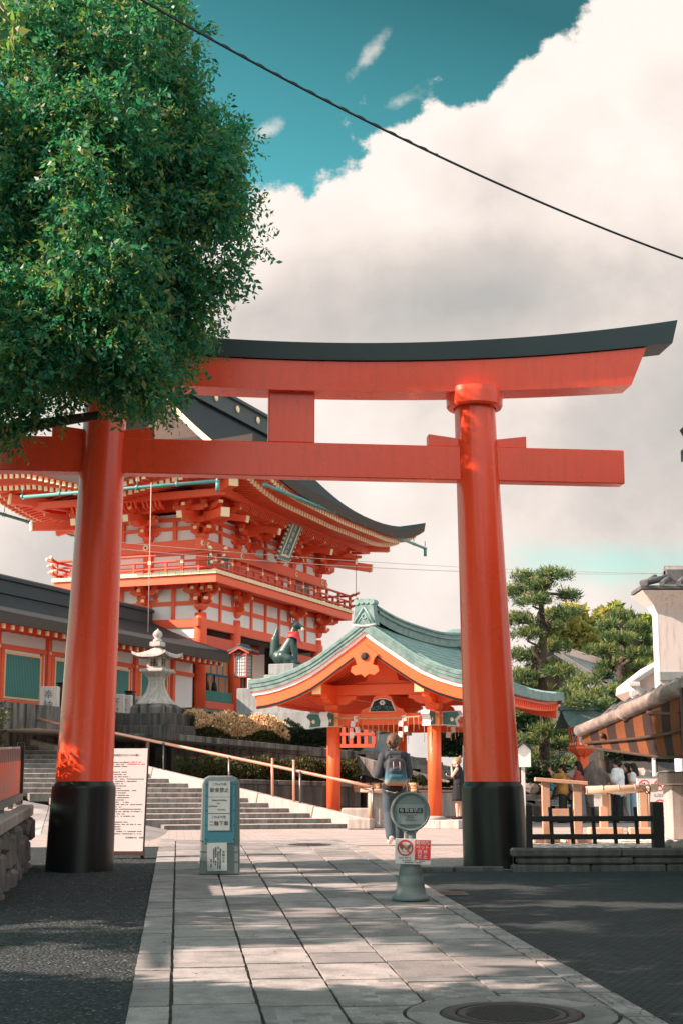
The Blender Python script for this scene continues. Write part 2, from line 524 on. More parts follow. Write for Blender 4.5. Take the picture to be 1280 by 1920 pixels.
# leaves
def quads_mesh(name, V, mats, mi=None):
    """V: (n,4,3) array of leaf quads"""
    n = len(V); me = bpy.data.meshes.new(name)
    me.vertices.add(n * 4); me.vertices.foreach_set('co', V.reshape(-1).astype(np.float32))
    me.loops.add(n * 4); me.loops.foreach_set('vertex_index', np.arange(n * 4, dtype=np.int32))
    me.polygons.add(n); me.polygons.foreach_set('loop_start', np.arange(0, n * 4, 4, dtype=np.int32))
    for m in mats: me.materials.append(m)
    if mi is not None: me.polygons.foreach_set('material_index', mi.astype(np.int32))
    me.update(calc_edges=True); me.validate()
    return me
def unit(a): return a / np.maximum(np.linalg.norm(a, axis=1, keepdims=True), 1e-9)
def leaf_quads(P, D, size, aspect=.5, var=.35, curl=.25):
    """rhombic leaves at P pointing along D"""
    n = len(P); D = unit(D)
    A = unit(np.cross(D, RNG.normal(size=(n, 3)))); B = np.cross(D, A)
    L = size * (1 + var * RNG.uniform(-1, 1, (n, 1))); Wd = L * aspect * .5
    base = P; tip = P + D * L - B * L * curl * .5
    mid = P + D * L * .45 + B * L * curl * .25
    return np.stack([base, mid + A * Wd, tip, mid - A * Wd], 1)
def ellipsoid_pts(n, c, r, shell=.55):
    d = unit(RNG.normal(size=(n, 3))); q = RNG.uniform(0, 1, (n, 1)) ** (1 / 3) * (1 - shell) + shell * RNG.uniform(.55, 1, (n, 1))
    q = np.minimum(q, 1.04)
    return np.array(c) + d * q * np.array(r), d

# ================================================================== SETTING: ground and paving
PATH = radians(6.15)
Pd = Vector((-sin(PATH), cos(PATH))); Pq = Vector((cos(PATH), sin(PATH)))
def pw(wq, t): v = Pq * wq + Pd * t; return v.x, v.y       # path coordinates: across, along

def groundmat(name, a, b_, scale, bmp, peb=None, vor=None):
    m, t, b = bsdf(name); c = coord(t)
    n = t.noise(c, scale, 8, .65); k = t.mix(n, a, b_)
    h = n
    if vor:
        v = t.new('ShaderNodeTexVoronoi', Scale=vor); t.link(c, v.inputs['Vector'])
        g = t.ramp(t.math('POWER', t.new('ShaderNodeSeparateColor').outputs[0], 1.0) if False else v.outputs['Color'], [(.08, .25), (.45, .9), (.8, 2.2), (.97, 4.5)])
        k = t.mix(1.0, k, g, 'MULTIPLY')
        h = t.math('SUBTRACT', 1.0, v.outputs['Distance'])
    t.link(k, b.inputs['Base Color']); b.inputs['Roughness'].default_value = .92
    bump(t, b, h, bmp, .03)
    return m
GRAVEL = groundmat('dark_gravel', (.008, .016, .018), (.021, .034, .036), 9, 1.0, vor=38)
EARTH = groundmat('earth', (.20, .18, .16), (.30, .27, .24), 4, .4)
PEBBLE = groundmat('pale_pebbles', (.40, .35, .31), (.60, .54, .48), 8, .8, vor=18)

g = MB().mat(EARTH)
ys = [-60, 0, 12, YFLAT, 40, 70, 120, 300, 900]; xs = [-700, -120, -30, 0, 30, 120, 700]
g.strip([[(x, y, gz(y) - .02) for x in xs] for y in ys])
tag(g.out('ground'), kind='structure')

# dark gravel on the left of the path, with loose pebbles standing proud
LE, RE = -.273, 2.86
g = MB().mat(GRAVEL)
rows = []
for i in range(30):
    t = -6 + i * 30.4 / 29
    x1, y1 = pw(LE - .004, t)
    rows.append([(x, y1 if k == 6 else y1 + (x - x1) * 0, gz(y1) + .006) for k, x in enumerate([-40, -15, -9, -6, -4, x1 - .6, x1])])
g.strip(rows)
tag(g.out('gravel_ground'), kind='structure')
n = 5200
V = []
for i in range(n):
    t = 6.2 + 16 * random.random() ** 1.5; q = LE - .03 - 3.2 * random.random() ** 1.3
    x, y = pw(q, t)
    s_ = random.uniform(.006, .015); a = random.uniform(0, 6.28)
    u = Vector((cos(a), sin(a), random.uniform(-.3, .3))) * s_; w_ = Vector((-sin(a), cos(a), random.uniform(-.3, .3))) * s_ * random.uniform(.6, 1)
    c = Vector((x, y, gz(y) + .010 + s_ * .3))
    V.append([c - u, c - w_, c + u, c + w_])
me = quads_mesh('loose_pebbles', np.array([[tuple(p) for p in q] for q in V]), [groundmat('loose_pebble', (.04, .058, .06), (.22, .23, .225), 30, .2)])
tag(link('loose_pebbles', me), kind='stuff', label='loose dark gravel pebbles scattered left of the paved path', cat='gravel')

# knobbly dark paving on the right
def knobmat():
    m, t, b = bsdf('knobbly_paving'); c = t.mapping(coord(t), rot=(0, 0, -PATH))
    br = t.new('ShaderNodeTexBrick', Scale=1.0); t.link(c, br.inputs['Vector'])
    br.inputs['Brick Width'].default_value = .085; br.inputs['Row Height'].default_value = .07
    br.inputs['Mortar Size'].default_value = .012; br.inputs['Mortar Smooth'].default_value = .6
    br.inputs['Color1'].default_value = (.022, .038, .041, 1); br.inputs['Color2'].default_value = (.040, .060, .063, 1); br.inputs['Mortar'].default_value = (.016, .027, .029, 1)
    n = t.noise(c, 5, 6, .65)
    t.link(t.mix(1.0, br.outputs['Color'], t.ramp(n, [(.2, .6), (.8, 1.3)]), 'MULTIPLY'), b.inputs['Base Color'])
    b.inputs['Roughness'].default_value = .8
    h = t.math('ADD', t.math('MULTIPLY', br.outputs['Fac'], -1.0), t.math('MULTIPLY', t.noise(c, 60, 3, .6), .35))
    bump(t, b, h, .9, .02)
    return m
KNOB = knobmat()
g = MB().mat(KNOB)
rows = []
for i in range(26):
    t = -6 + i * 25.6 / 25
    rows.append([(*pw(q, t), gz(pw(q, t)[1]) + .006) for q in (RE + .01, RE + 1.5, RE + 5, RE + 14, RE + 34)])
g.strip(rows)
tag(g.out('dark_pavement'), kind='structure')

# sunny plaza of small setts beyond the gate
def settmat():
    m, t, b = bsdf('plaza_setts'); c = t.mapping(coord(t), rot=(0, 0, -PATH))
    br = t.new('ShaderNodeTexBrick', Scale=1.0); t.link(c, br.inputs['Vector'])
    br.inputs['Brick Width'].default_value = .30; br.inputs['Row Height'].default_value = .15
    br.inputs['Mortar Size'].default_value = .008; br.inputs['Mortar Smooth'].default_value = .4
    br.inputs['Color1'].default_value = (.335, .305, .285, 1); br.inputs['Color2'].default_value = (.41, .37, .345, 1); br.inputs['Mortar'].default_value = (.22, .20, .18, 1)
    n = t.noise(c, 1.3, 7, .65)
    t.link(t.mix(1.0, br.outputs['Color'], t.ramp(n, [(.25, .78), (.75, 1.12)]), 'MULTIPLY'), b.inputs['Base Color'])
    b.inputs['Roughness'].default_value = .85
    bump(t, b, t.math('ADD', t.math('MULTIPLY', br.outputs['Fac'], -.6), t.math('MULTIPLY', t.noise(c, 40, 3, .6), .3)), .5, .01)
    return m
SETT = settmat()
g = MB().mat(SETT)
rows = []
for t in (19.55, 22.0, 24.0, 26.4):
    rows.append([(*pw(q, t), gz(pw(q, t)[1]) + .004) for q in (RE + .01, RE + 4, RE + 10, RE + 26)])
g.strip(rows)
rows = []
for t in (24.6, 30, 40, 56):
    rows.append([(*pw(q, t), gz(pw(q, t)[1]) + .002) for q in (-14, -6, LE - .1, 2, 6, 14, 40)])
g.strip(rows)
tag(g.out('plaza_pavement'), kind='structure')

# the granite slab path, one slab at a time
lanes = [LE, -.013, .525, 1.029, 1.567, 2.08, 2.67, RE]
sl = MB().mat(M['slab'])
bed = MB().mat(groundmat('dark_joint', (.030, .030, .028), (.07, .068, .06), 20, .5))
rows = [[(*pw(q, t), gz(pw(q, t)[1]) + .004) for q in (LE, RE)] for t in (2, 10, 18, 24.7, 27)]
bed.strip(rows)
tag(bed.out('path_bed'), kind='structure')
MHC = Vector((1.02, 9.37)); MHR = .655
for k in range(7):
    t = 3.0 + random.random() * .5
    while t < 26.6:
        L = random.choice((.55, .7, .85, .95, 1.1)) * random.uniform(.92, 1.08)
        if k in (0, 6): L *= 1.25
        if t > 19 and k in (1, 2, 3): L *= .8
        j0 = .0085 + random.uniform(0, .004); q0, q1 = lanes[k] + j0, lanes[k + 1] - j0 - random.uniform(0, .003)
        if k == 0: q0 -= .01
        t1 = t + L - .042
        cx, cy = pw((q0 + q1) / 2, (t + t1) / 2)
        hz = random.uniform(-.002, .002)
        # slab outline with slightly wavy edges, cut round the manhole ring
        nq, nt = 6, 8
        P = [[None] * (nq + 1) for _ in range(nt + 1)]
        for a in range(nt + 1):
            for c_ in range(nq + 1):
                q = q0 + (q1 - q0) * c_ / nq; tt = t + (t1 - t) * a / nt
                if c_ in (0, nq): q += random.uniform(-.0035, .0035)
                if a in (0, nt): tt += random.uniform(-.003, .003)
                x, y = pw(q, tt)
                P[a][c_] = (x, y, gz(y) + .024 + hz)
        near = (Vector((cx, cy)) - MHC).length < MHR + .75
        if not near:
            sl.shell(P, .018, smooth=False)
        else:
            for a in range(nt):
                for c_ in range(nq):
                    quad = [P[a][c_], P[a][c_ + 1], P[a + 1][c_ + 1], P[a + 1][c_]]
                    o = []
                    for (x, y, z) in quad:
                        d = Vector((x, y)) - MHC
                        if d.length < MHR: d = d.normalized() * MHR; x, y = MHC.x + d.x, MHC.y + d.y
                        o.append((x, y, z))
                    if all((Vector(p[:2]) - MHC).length <= MHR + 1e-4 for p in o): continue
                    sl.add(o + [(p[0], p[1], p[2] - .018) for p in o], [(0, 1, 2, 3), (0, 4, 5, 1), (1, 5, 6, 2), (2, 6, 7, 3), (3, 7, 4, 0)])
        t += L
tag(sl.out('paved_path'), kind='structure')

# manholes and drains
def manhole(name, c, R0, lidr, label, ring=True):
    z = gz(c.y) + .022
    X = T(c.x, c.y, z) @ R(math.atan(SLOPE) if c.y < YFLAT else 0, 'X')
    t = thing(name, X, label, 'manhole', 'manhole covers in the paving')
    if ring:
        r = MB().mat(M['slab'])
        for k in range(5):
            a0, a1 = k * 2 * pi / 5 + .5, (k + 1) * 2 * pi / 5 + .5 - .012
            pr = []
            for i in range(13):
                a = a0 + (a1 - a0) * i / 12
                pr.append([((lidr + .10) * cos(a), (lidr + .10) * sin(a), .004), ((R0 - .015) * cos(a), (R0 - .015) * sin(a), .004)])
            r.shell(pr, .02, smooth=False)
        r.out('surround', t)
    f = MB().mat(paint('iron_frame', (.065, .068, .066), .55, .3, 12, metal=.5))
    f.lathe([(lidr + .005, -.02), (lidr + .005, .006), (lidr + .03, .008), (lidr + .085, .003), (lidr + .095, -.02)], 48, cap=False)
    f.out('frame', t)
    lid = MB().mat(paint('cast_iron', (.050, .054, .053), .5, .35, 14, metal=.55))
    lid.lathe([(1e-3, .0), (lidr - .05, .0), (lidr - .045, .006), (lidr - .012, .006), (lidr - .004, -.004)], 48, cap=False)
    s_ = .028 if R0 > .4 else .05
    k = int(lidr / s_)
    for i in range(-k, k + 1):
        for j in range(-k, k + 1):
            x, y = i * s_ + (j % 2) * s_ * .5, j * s_
            if x * x + y * y < (lidr - .065) ** 2: lid.box(x - s_ * .32, x + s_ * .32, y - s_ * .3, y + s_ * .3, 0, .006, b=.003)
    lid.out('lid', t)
    return t
manhole('manhole', MHC, MHR - .01, .335, 'large round cast iron manhole in a stone ring at the near end of the path')
c = at(580, 1590, 24.6); manhole('manhole', Vector((c.x, 24.55)), .3, .27, 'small round manhole cover far up the path by the stairs', False)
for (px, py, a, b_, nm, lb, rnd) in ((815, 1667, .17, .10, 'valve_cover', 'small round iron valve cover beside the path kerb', True), (840, 1672, .2, .18, 'drain_cover', 'square rusty drain cover in the dark pavement', False)):
    Y = 1.63 * 2848 / (py - 1395); x = xat(px, Y, py)
    t = MB().mat(paint(nm + '_iron', (.16, .12, .10), .6, .3, 10, metal=.3))
    X = T(x, Y, gz(Y) + .008) @ R(PATH, 'Z') @ R(math.atan(SLOPE), 'X')
    if rnd: t.lathe([(.16, 0), (.16, .012), (.13, .016), (.001, .016)], 28, cap=False)
    else:
        t.box(-a, a, -b_, b_, 0, .012, b=.004)
        for i in range(5): t.box(-a * .8, a * .8, -b_ * .75 + i * b_ * .34, -b_ * .75 + i * b_ * .34 + .03, .012, .016)
    tag(t.out(nm, X=X), lb, 'drain')

# edging stone at the shade line by the right pillar
k = MB().mat(M['kerb'])
for i in range(2):
    p0 = pw(RE + .03 + i * .66, 19.50)
    k.box(0, .64, -.10, .10, -.05, .06, T(p0[0], p0[1], gz(p0[1])) @ R(PATH, 'Z'), b=.012)
tag(k.out('edging_kerb'), 'low edging kerb between plaza and dark pavement left of the black fence', 'kerb')

# ================================================================== TORII GATE
TO = frame((-3.403, 19.93, 0), PATH)
torii = thing('torii_gate', TO @ T(2.75, 0, .61), 'tall vermilion torii gate with black pillar feet spanning the paved path', 'torii')
TX = T(-2.75, 0, -.61)                  # part coordinates -> torii empty
def tor(mb, name, bevel=0.0): return mb.out(name, torii, X=TX, bevel=bevel)
def pillar_c(side, z): k = (z - .61) / 5.56; return (.145 * k if side == 0 else 5.50 - .165 * k)
for sd_ in (0, 1):
    mb = MB().mat(M['verm'])
    prof = []
    for z, r in ((1.70, .375), (2.6, .358), (3.6, .340), (4.8, .318), (6.0, .298), (6.98, .285)):
        prof.append((r, z))
    n = 96; vs = []; fs = []
    for r, z in prof:
        for i in range(n): vs.append((pillar_c(sd_, z) + r * cos(2 * pi * i / n), r * sin(2 * pi * i / n), z))
    for j in range(len(prof) - 1):
        for i in range(n): fs.append((j * n + i, j * n + (i + 1) % n, j * n + n + (i + 1) % n, j * n + n + i))
    mb.add(vs, fs, None, True)
    tor(mb, 'pillar')
    mb = MB().mat(M['black'])
    pr = [(.440, .50), (.432, 1.0), (.415, 1.66), (.41, 1.685), (.375, 1.745), (.30, 1.75)]
    vs = []; fs = []
    for r, z in pr:
        for i in range(n): vs.append((pillar_c(sd_, z) + r * cos(2 * pi * i / n), r * sin(2 * pi * i / n), z))
    for j in range(len(pr) - 1):
        for i in range(n): fs.append((j * n + i, j * n + (i + 1) % n, j * n + n + (i + 1) % n, j * n + n + i))
    mb.add(vs, fs, None, False)
    tor(mb, 'pillar_foot')
    mb = MB().mat(M['verm'])
    mb.lathe([(.30, 6.93), (.375, 6.93), (.395, 6.96), (.40, 7.13), (.395, 7.2), (.30, 7.2)], 96, T(pillar_c(sd_, 7), 0, 0), False, cap=False)
    tor(mb, 'pillar_ring')
# tie beam, its wedges and the centre strut
mb = MB().mat(M['verm']); mb.box(-1.93, 7.42, -.125, .125, 5.875, 6.36, b=.012); tor(mb, 'tie_beam')
for sd_ in (0, 1):
    c0 = pillar_c(sd_, 6.4); r0 = .294
    for s_ in (-1, 1):
        a, e = c0 + s_ * (r0 - .03), c0 + s_ * (r0 + .40)
        mb = MB().mat(M['verm'])
        poly = [(a, 6.363), (e, 6.363), (e, 6.53), (a, 6.475)]
        if s_ < 0: poly = poly[::-1]
        mb.prism(poly, -.10, .10); tor(mb, 'wedge', .006)
mb = MB().mat(M['verm']); mb.box(2.40, 3.04, -.11, .11, 6.36, 7.11, b=.012); tor(mb, 'centre_strut')
# lintel: curved up to the ends
CX = 2.73
def zl(z, x, c): return z + c * (x - CX) ** 2
def lintel(mat_, half0, half1, z0, z1, c0, c1, y0, y1, name, peak=0.0):
    mb = MB().mat(mat_); N = 48; rows = []
    for i in range(N + 1):
        k = -1 + 2 * i / N
        xb, xt = CX + k * half0, CX + k * half1
        ring = [(xb, y0, zl(z0, xb, c0)), (xt, y0 - .03, zl(z1, xt, c1)), (xt, 0, zl(z1, xt, c1) + peak), (xt, y1 + .03, zl(z1, xt, c1)), (xb, y1, zl(z0, xb, c0))]
        rows.append(ring + [ring[0]])
    mb.strip(rows)
    mb.add(rows[0][:5], [(4, 3, 2, 1, 0)]); mb.add(rows[-1][:5], [(0, 1, 2, 3, 4)])
    tor(mb, name, .008)
lintel(M['verm'], 4.80, 5.03, 7.07, 7.488, .0095, .014, -.24, .24, 'lower_lintel')
lintel(M['capblk'], 5.40, 5.48, 7.495, 7.735, .014, .0168, -.31, .31, 'upper_lintel', .05)

# ================================================================== TWO-STOREY SHRINE GATE
GA = radians(68.5)                                  # local x runs along the front, y to the left side, z absolute
GO = Vector((-.0944 * 52, 52, 0))
GF = frame(GO, GA)
GB = 4.05
gate = thing('shrine_gate', GF @ T(5, 2, GB), 'two storey vermilion shrine gate with white panels, gilt rafter ends and dark bark roof', 'gate')
GX = T(-5, -2, -GB)
def gp(mb, name, parent=None, bevel=0.0):
    return mb.out(name, parent or gate, X=GX if parent is None else None, bevel=bevel)
GW, GD = 10.6, 4.2
colx = [0, 2.75, 7.85, 10.6]; coly = [0, 2.1, 4.2]
# stone base
mb = MB().mat(M['pedestal']); mb.box(-1.0, GW + 1.0, -1.0, GD + 1.0, 3.4, 4.0, b=.02); gp(mb, 'base')
# columns of both storeys
cm = MB().mat(M['vermw']); cm.lathe([(.225, 0), (.225, 3.4), (.20, 3.72)], 20); cm.mat(M['granite']); cm.lathe([(.34, -.06), (.34, .03), (.29, .09)], 16); cm = cm.mesh('column')
um = MB().mat(M['vermw']); um.lathe([(.20, 0), (.20, 1.40)], 18); um = um.mesh('upper_column')
for x in colx:
    for y in coly:
        if x in (2.7, 7.65) and y == 2.1 and False: continue
        link('column', cm, gate, GX @ T(x, y, 4.02))
        if y in (0, 4.2) or x in (0, GW): link('upper_column', um, gate, GX @ T(x, y, 8.86))
# white plaster behind the timber: left side, front frieze, back
pl = MB().mat(M['white'])
pl.box(-.04, .04, .1, GD - .1, 4.1, 7.3); pl.box(GW - .04, GW + .04, .1, GD - .1, 4.1, 7.3)
pl.box(-.04, .04, .1, GD - .1, 7.5, 8.8); pl.box(GW - .04, GW + .04, .1, GD - .1, 7.5, 8.8)
pl.box(.1, GW - .1, -.04, .04, 7.5, 8.8); pl.box(.1, GW - .1, GD - .04, GD + .04, 7.5, 8.8)
gp(pl, 'plaster_panel')
pu = MB().mat(M['white'])
pu.box(0, .08, 0, GD, 8.9, 11.3); pu.box(GW - .08, GW, 0, GD, 8.9, 11.3)
pu.box(.08, GW - .08, 0, .08, 8.9, 11.3); pu.box(.08, GW - .08, GD - .08, GD, 8.9, 11.3)
gp(pu, 'upper_plaster_panel')
# horizontal beams
def ring_beam(z0, z1, out, wd, name, m=None, x_over=.0):
    mb = MB().mat(m or M['vermw'])
    o = out
    mb.box(-o - x_over, GW + o + x_over, -o, -o + wd, z0, z1); mb.box(-o - x_over, GW + o + x_over, GD + o - wd, GD + o, z0, z1)
    mb.box(-o, -o + wd, -o + wd + .002, GD + o - wd - .002, z0, z1 - .003); mb.box(GW + o - wd, GW + o, -o + wd + .002, GD + o - wd - .002, z0, z1 - .003)
    return gp(mb, name)
ring_beam(7.24, 7.54, .11, .18, 'lintel_beam', M['vermw'], .3)
ring_beam(8.02, 8.18, .07, .12, 'frieze_beam')
ring_beam(8.62, 8.80, .07, .12, 'frieze_beam')
ring_beam(9.92, 10.32, .24, .22, 'nageshi_beam', M['vermw'], .28)
ring_beam(10.72, 10.84, .10, .12, 'frieze_beam')
ring_beam(11.04, 11.16, .10, .12, 'frieze_beam')
ring_beam(9.36, 9.44, .09, .1, 'frieze_beam')
# short struts that split the frieze into panels
for nm, z0, z1, off, step in (('frieze_strut', 7.54, 8.62, .055, 1.05), ('upper_frieze_strut', 10.24, 11.1, .055, 1.05)):
    st = MB().mat(M['vermw']); st.box(-.07, .07, -.05, .05, z0, z1); me = st.mesh(nm)
    Xs = []
    for x0, x1 in zip(colx[:-1], colx[1:]):
        n_ = 2 if x1 - x0 < 4 else 4
        for i in range(1, n_): Xs += [GX @ T(x0 + (x1 - x0) * i / n_, -off, 0), GX @ T(x0 + (x1 - x0) * i / n_, GD + off, 0)]
    for y0, y1 in zip(coly[:-1], coly[1:]):
        Xs += [GX @ T(-off, (y0 + y1) / 2, 0) @ R(pi / 2, 'Z'), GX @ T(GW + off, (y0 + y1) / 2, 0) @ R(pi / 2, 'Z')]
    repeats(gate, nm, me, Xs)
# gilt flower bosses on the beam
fl = MB().mat(M['gilt']); fl.lathe([(.13, 0), (.13, .025), (.06, .045)], 6, R(pi / 2, 'X')); fl.mat(M['brown']); fl.lathe([(.045, .045), (.03, .055)], 8, R(pi / 2, 'X')); fl = fl.mesh('flower_boss')
Xs = [GX @ T(x, -.24, 10.12) for x in colx] + [GX @ T(x, -.24, 10.12) for x in (-.45, GW + .45)]
Xs += [GX @ T(-.24, y, 10.12) @ R(-pi / 2, 'Z') for y in coly]
repeats(gate, 'flower_boss', fl, Xs)
# lower side wall timbering
mb = MB().mat(M['vermw'])
for z0, z1 in ((4.35, 4.62), (6.62, 6.86)): mb.box(-.10, .10, .2, GD - .2, z0, z1)
gp(mb, 'side_rail')
# entrance: lintels, blue curtains, teal lattice, guardian niche
for (x0, x1) in ((.2, 2.55), (8.05, 10.4)):
    for za, zb in ((6.55, 6.98), (4.44, 4.70)): n_ = MB().mat(M['vermd']); n_.box(x0, x1, -.10, .10, za, zb); gp(n_, 'niche_rail')
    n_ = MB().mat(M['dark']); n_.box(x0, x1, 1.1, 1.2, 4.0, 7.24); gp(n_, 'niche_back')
    n_ = MB().mat(M['bluecloth'])
    nx = 24
    n_.shell([[(x0 + (x1 - x0) * i / nx, .17 + .025 * sin(i * 1.9), z) for z in (6.50, 6.22)] for i in range(nx + 1)], .004)
    for k in range(5):
        a = x0 + (x1 - x0) * k / 5
        n_.mat(M['bluecloth']); n_.box(a, a + .12, .15, .16, 5.72, 6.22)
        n_.mat(M['orangecloth']); n_.box(a + .12, a + (x1 - x0) / 5, .155, .165, 5.72, 6.22)
    gp(n_, 'curtain')
    n_ = MB().mat(M['teal'])
    for zz in ((4.06, 4.43), (4.72, 5.08)):
        n_.box(x0, x1, .045, .06, *zz)
        k = 26
        for i in range(k): a = x0 + (x1 - x0) * (i + .2) / k; n_.box(a, a + (x1 - x0) / k * .55, -.02, .045, zz[0], zz[1])
    gp(n_, 'lattice_panel')
    n_ = MB().mat(M['ink'])
    for k in range(3): n_.lathe([(.05, 5.45), (.10, 5.30), (.12, 5.1)] , 8, T(x0 + .45 + k * .6, .35, 0)); n_.lathe([(.03, 5.7), (.03, 5.45)], 6, T(x0 + .45 + k * .6, .35, 0))
    gp(n_, 'tassel')
# seated guardian in the near niche
gd = MB()
cap_(gd, (1.45, .75, 4.9), (1.45, .75, 5.35), .34, .26); cap_(gd, (1.45, .7, 5.45), (1.45, .7, 5.6), .15, .13); cap_(gd, (1.45, .7, 5.62), (1.45, .7, 5.8), .11, .05)
cap_(gd, (1.15, .55, 5.0), (1.2, .7, 5.3), .13, .11); cap_(gd, (1.75, .55, 5.0), (1.7, .7, 5.3), .13, .11)
gs = fuse('guardian_figure', gd, None, M['orangecloth'], .05, 3)
tag(gs, 'seated guardian figure in a brown robe inside the near niche of the gate', 'statue'); gs.matrix_world = GF
# passage: inner beams and the hanging cloth
mb = MB().mat(M['vermd'])
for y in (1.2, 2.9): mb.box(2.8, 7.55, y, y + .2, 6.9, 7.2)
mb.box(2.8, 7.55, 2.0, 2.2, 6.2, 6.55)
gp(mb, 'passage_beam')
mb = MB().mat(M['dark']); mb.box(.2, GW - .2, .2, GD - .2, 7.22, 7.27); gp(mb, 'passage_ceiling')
mb = MB().mat(M['bluecloth']); mb.box(2.95, 7.4, 2.05, 2.07, 5.95, 6.2)
for k in range(8):
    a = 2.95 + k * 4.45 / 8
    mb.mat(M['orangecloth']); mb.box(a, a + .46, 2.05, 2.06, 5.2, 5.95); mb.mat(M['bluecloth']); mb.box(a + .46, a + .556, 2.05, 2.065, 5.2, 5.95)
gp(mb, 'passage_curtain')

# bracket clusters: stacked boat-shaped arms and bearing blocks, gilt ends
def arm(mb, L, z, out_x, out_y, d, m):
    """one bracket arm with its curved underside, running along d ('x' or 'y')"""
    h = .20
    pts = [(-L, h), (L, h), (L, h * .45), (L * .72, 0), (-L * .72, 0), (-L, h * .45)]
    A = T(out_x, out_y, z)
    if d == 'y': A = A @ R(pi / 2, 'Z')
    mb.mat(m); mb.prism(pts, -.065, .065, A)
    mb.mat(M['gold'])
    for s_ in (-1, 1): mb.box(L * s_ - .012 if s_ > 0 else -L - .012, L * s_ + .012 if s_ > 0 else -L + .012, -.068, .068, h * .42, h * .98, A)
    for s_ in (-1, 0, 1):
        mb.mat(m); mb.lathe([(.085, 0), (.13, .07), (.13, .16)], 4, A @ T(s_ * (L - .12), 0, h + .003), False, pi / 4)
def cluster(levels, corner, step=.36):
    mb = MB(); m = M['vermw']
    mb.mat(m); mb.lathe([(.17, 0), (.26, .11), (.26, .22)], 4, I4, False, pi / 4)
    z = .22
    for k in range(levels):
        o = -step * k
        arm(mb, .44 + .10 * k, z, 0, o, 'x', m)
        # projecting arm
        L = step * (k + 1) + .10
        mb.mat(m); mb.prism([(-L, .20), (.3, .20), (.3, 0), (-L * .78, 0), (-L, .10)], -.065, .065, T(0, 0, z) @ R(pi / 2, 'Z'))
        mb.mat(M['gold']); mb.box(-.068, .068, -L - .015, -L + .004, z + .09, z + .195)
        mb.mat(m); mb.lathe([(.085, 0), (.125, .06), (.125, .14)], 4, T(0, -L + .12, z + .203), False, pi / 4)
        if corner:
            mb.mat(m); A = T(0, 0, z) @ R(pi / 2 - pi / 4, 'Z'); Lc = L * 1.35
            mb.prism([(-Lc, .20), (.3, .20), (.3, 0), (-Lc * .8, 0), (-Lc, .10)], -.075, .075, A)
            mb.mat(M['gold']); mb.box(-Lc - .015, -Lc + .004, -.078, .078, .09, .195, A)
            arm(mb, .44 + .10 * k, z, o, 0, 'y', m)
            mb.mat(m); mb.prism([(-L, .20), (.3, .20), (.3, 0), (-L * .78, 0), (-L, .10)], -.065, .065, T(0, 0, z))
            mb.mat(M['gold']); mb.box(-L - .015, -L + .004, -.068, .068, z + .09, z + .195)
        z += .34
    return mb.mesh('bracket_cluster')
lowc, lowk = cluster(3, False, .30), cluster(3, True, .30)
upc, upk = cluster(3, False, .46), cluster(3, True, .46)
def around(mid, cor, z, xs, ys):
    L = []
    for x in xs[1:-1]: L += [(mid, T(x, 0, z)), (mid, T(x, GD, z) @ R(pi, 'Z'))]
    for y in ys[1:-1]: L += [(mid, T(0, y, z) @ R(-pi / 2, 'Z')), (mid, T(GW, y, z) @ R(pi / 2, 'Z'))]
    L += [(cor, T(0, 0, z)), (cor, T(GW, 0, z) @ R(pi / 2, 'Z')), (cor, T(GW, GD, z) @ R(pi, 'Z')), (cor, T(0, GD, z) @ R(-pi / 2, 'Z'))]
    for me, X in L: link('bracket_cluster', me, gate, GX @ X)
around(lowc, lowk, 7.84, colx, coly)
around(upc, upk, 10.32, [0, 2.75, 3.95, 6.65, 7.85, GW], coly)

# balcony: floor, gilt edge, beam and railing
B = 1.16
mb = MB().mat(M['vermw']); mb.box(-B + .1, GW + B - .1, -B + .1, GD + B - .1, 8.820, 8.920); gp(mb, 'balcony_floor')
def loop(mb, o, wd, z0, z1):
    mb.box(-o, GW + o, -o, -o + wd, z0, z1); mb.box(-o, GW + o, GD + o - wd, GD + o, z0, z1)
    mb.box(-o, -o + wd, -o + wd + .001, GD + o - wd - .001, z0, z1); mb.box(GW + o - wd, GW + o, -o + wd + .001, GD + o - wd - .001, z0, z1)
mb = MB().mat(M['vermw']); loop(mb, B - .04, .16, 8.640, 8.910); gp(mb, 'balcony_beam')
mb = MB().mat(M['gilt'])
ft = .30
for (L0, L1, ax, off) in ((-B, GW + B, 'x', -B), (-B, GW + B, 'x', GD + B), (-B, GD + B, 'y', -B), (-B, GD + B, 'y', GW + B)):
    k = int((L1 - L0) / ft); st = (L1 - L0) / k
    for i in range(k):
        a, b_ = L0 + st * i + .008, L0 + st * (i + 1) - .008
        if ax == 'x': mb.box(a, b_, off - .03, off + .03, 8.930, 9.060)
        else: mb.box(off - .03, off + .03, a, b_, 8.930, 9.060)
tag(gp(mb, 'gilt_edge_tiles'), kind=None)
mb = MB().mat(M['vermd']); loop(mb, B - .035, .12, 8.920, 9.065); gp(mb, 'balcony_sill')
rb = B - .10
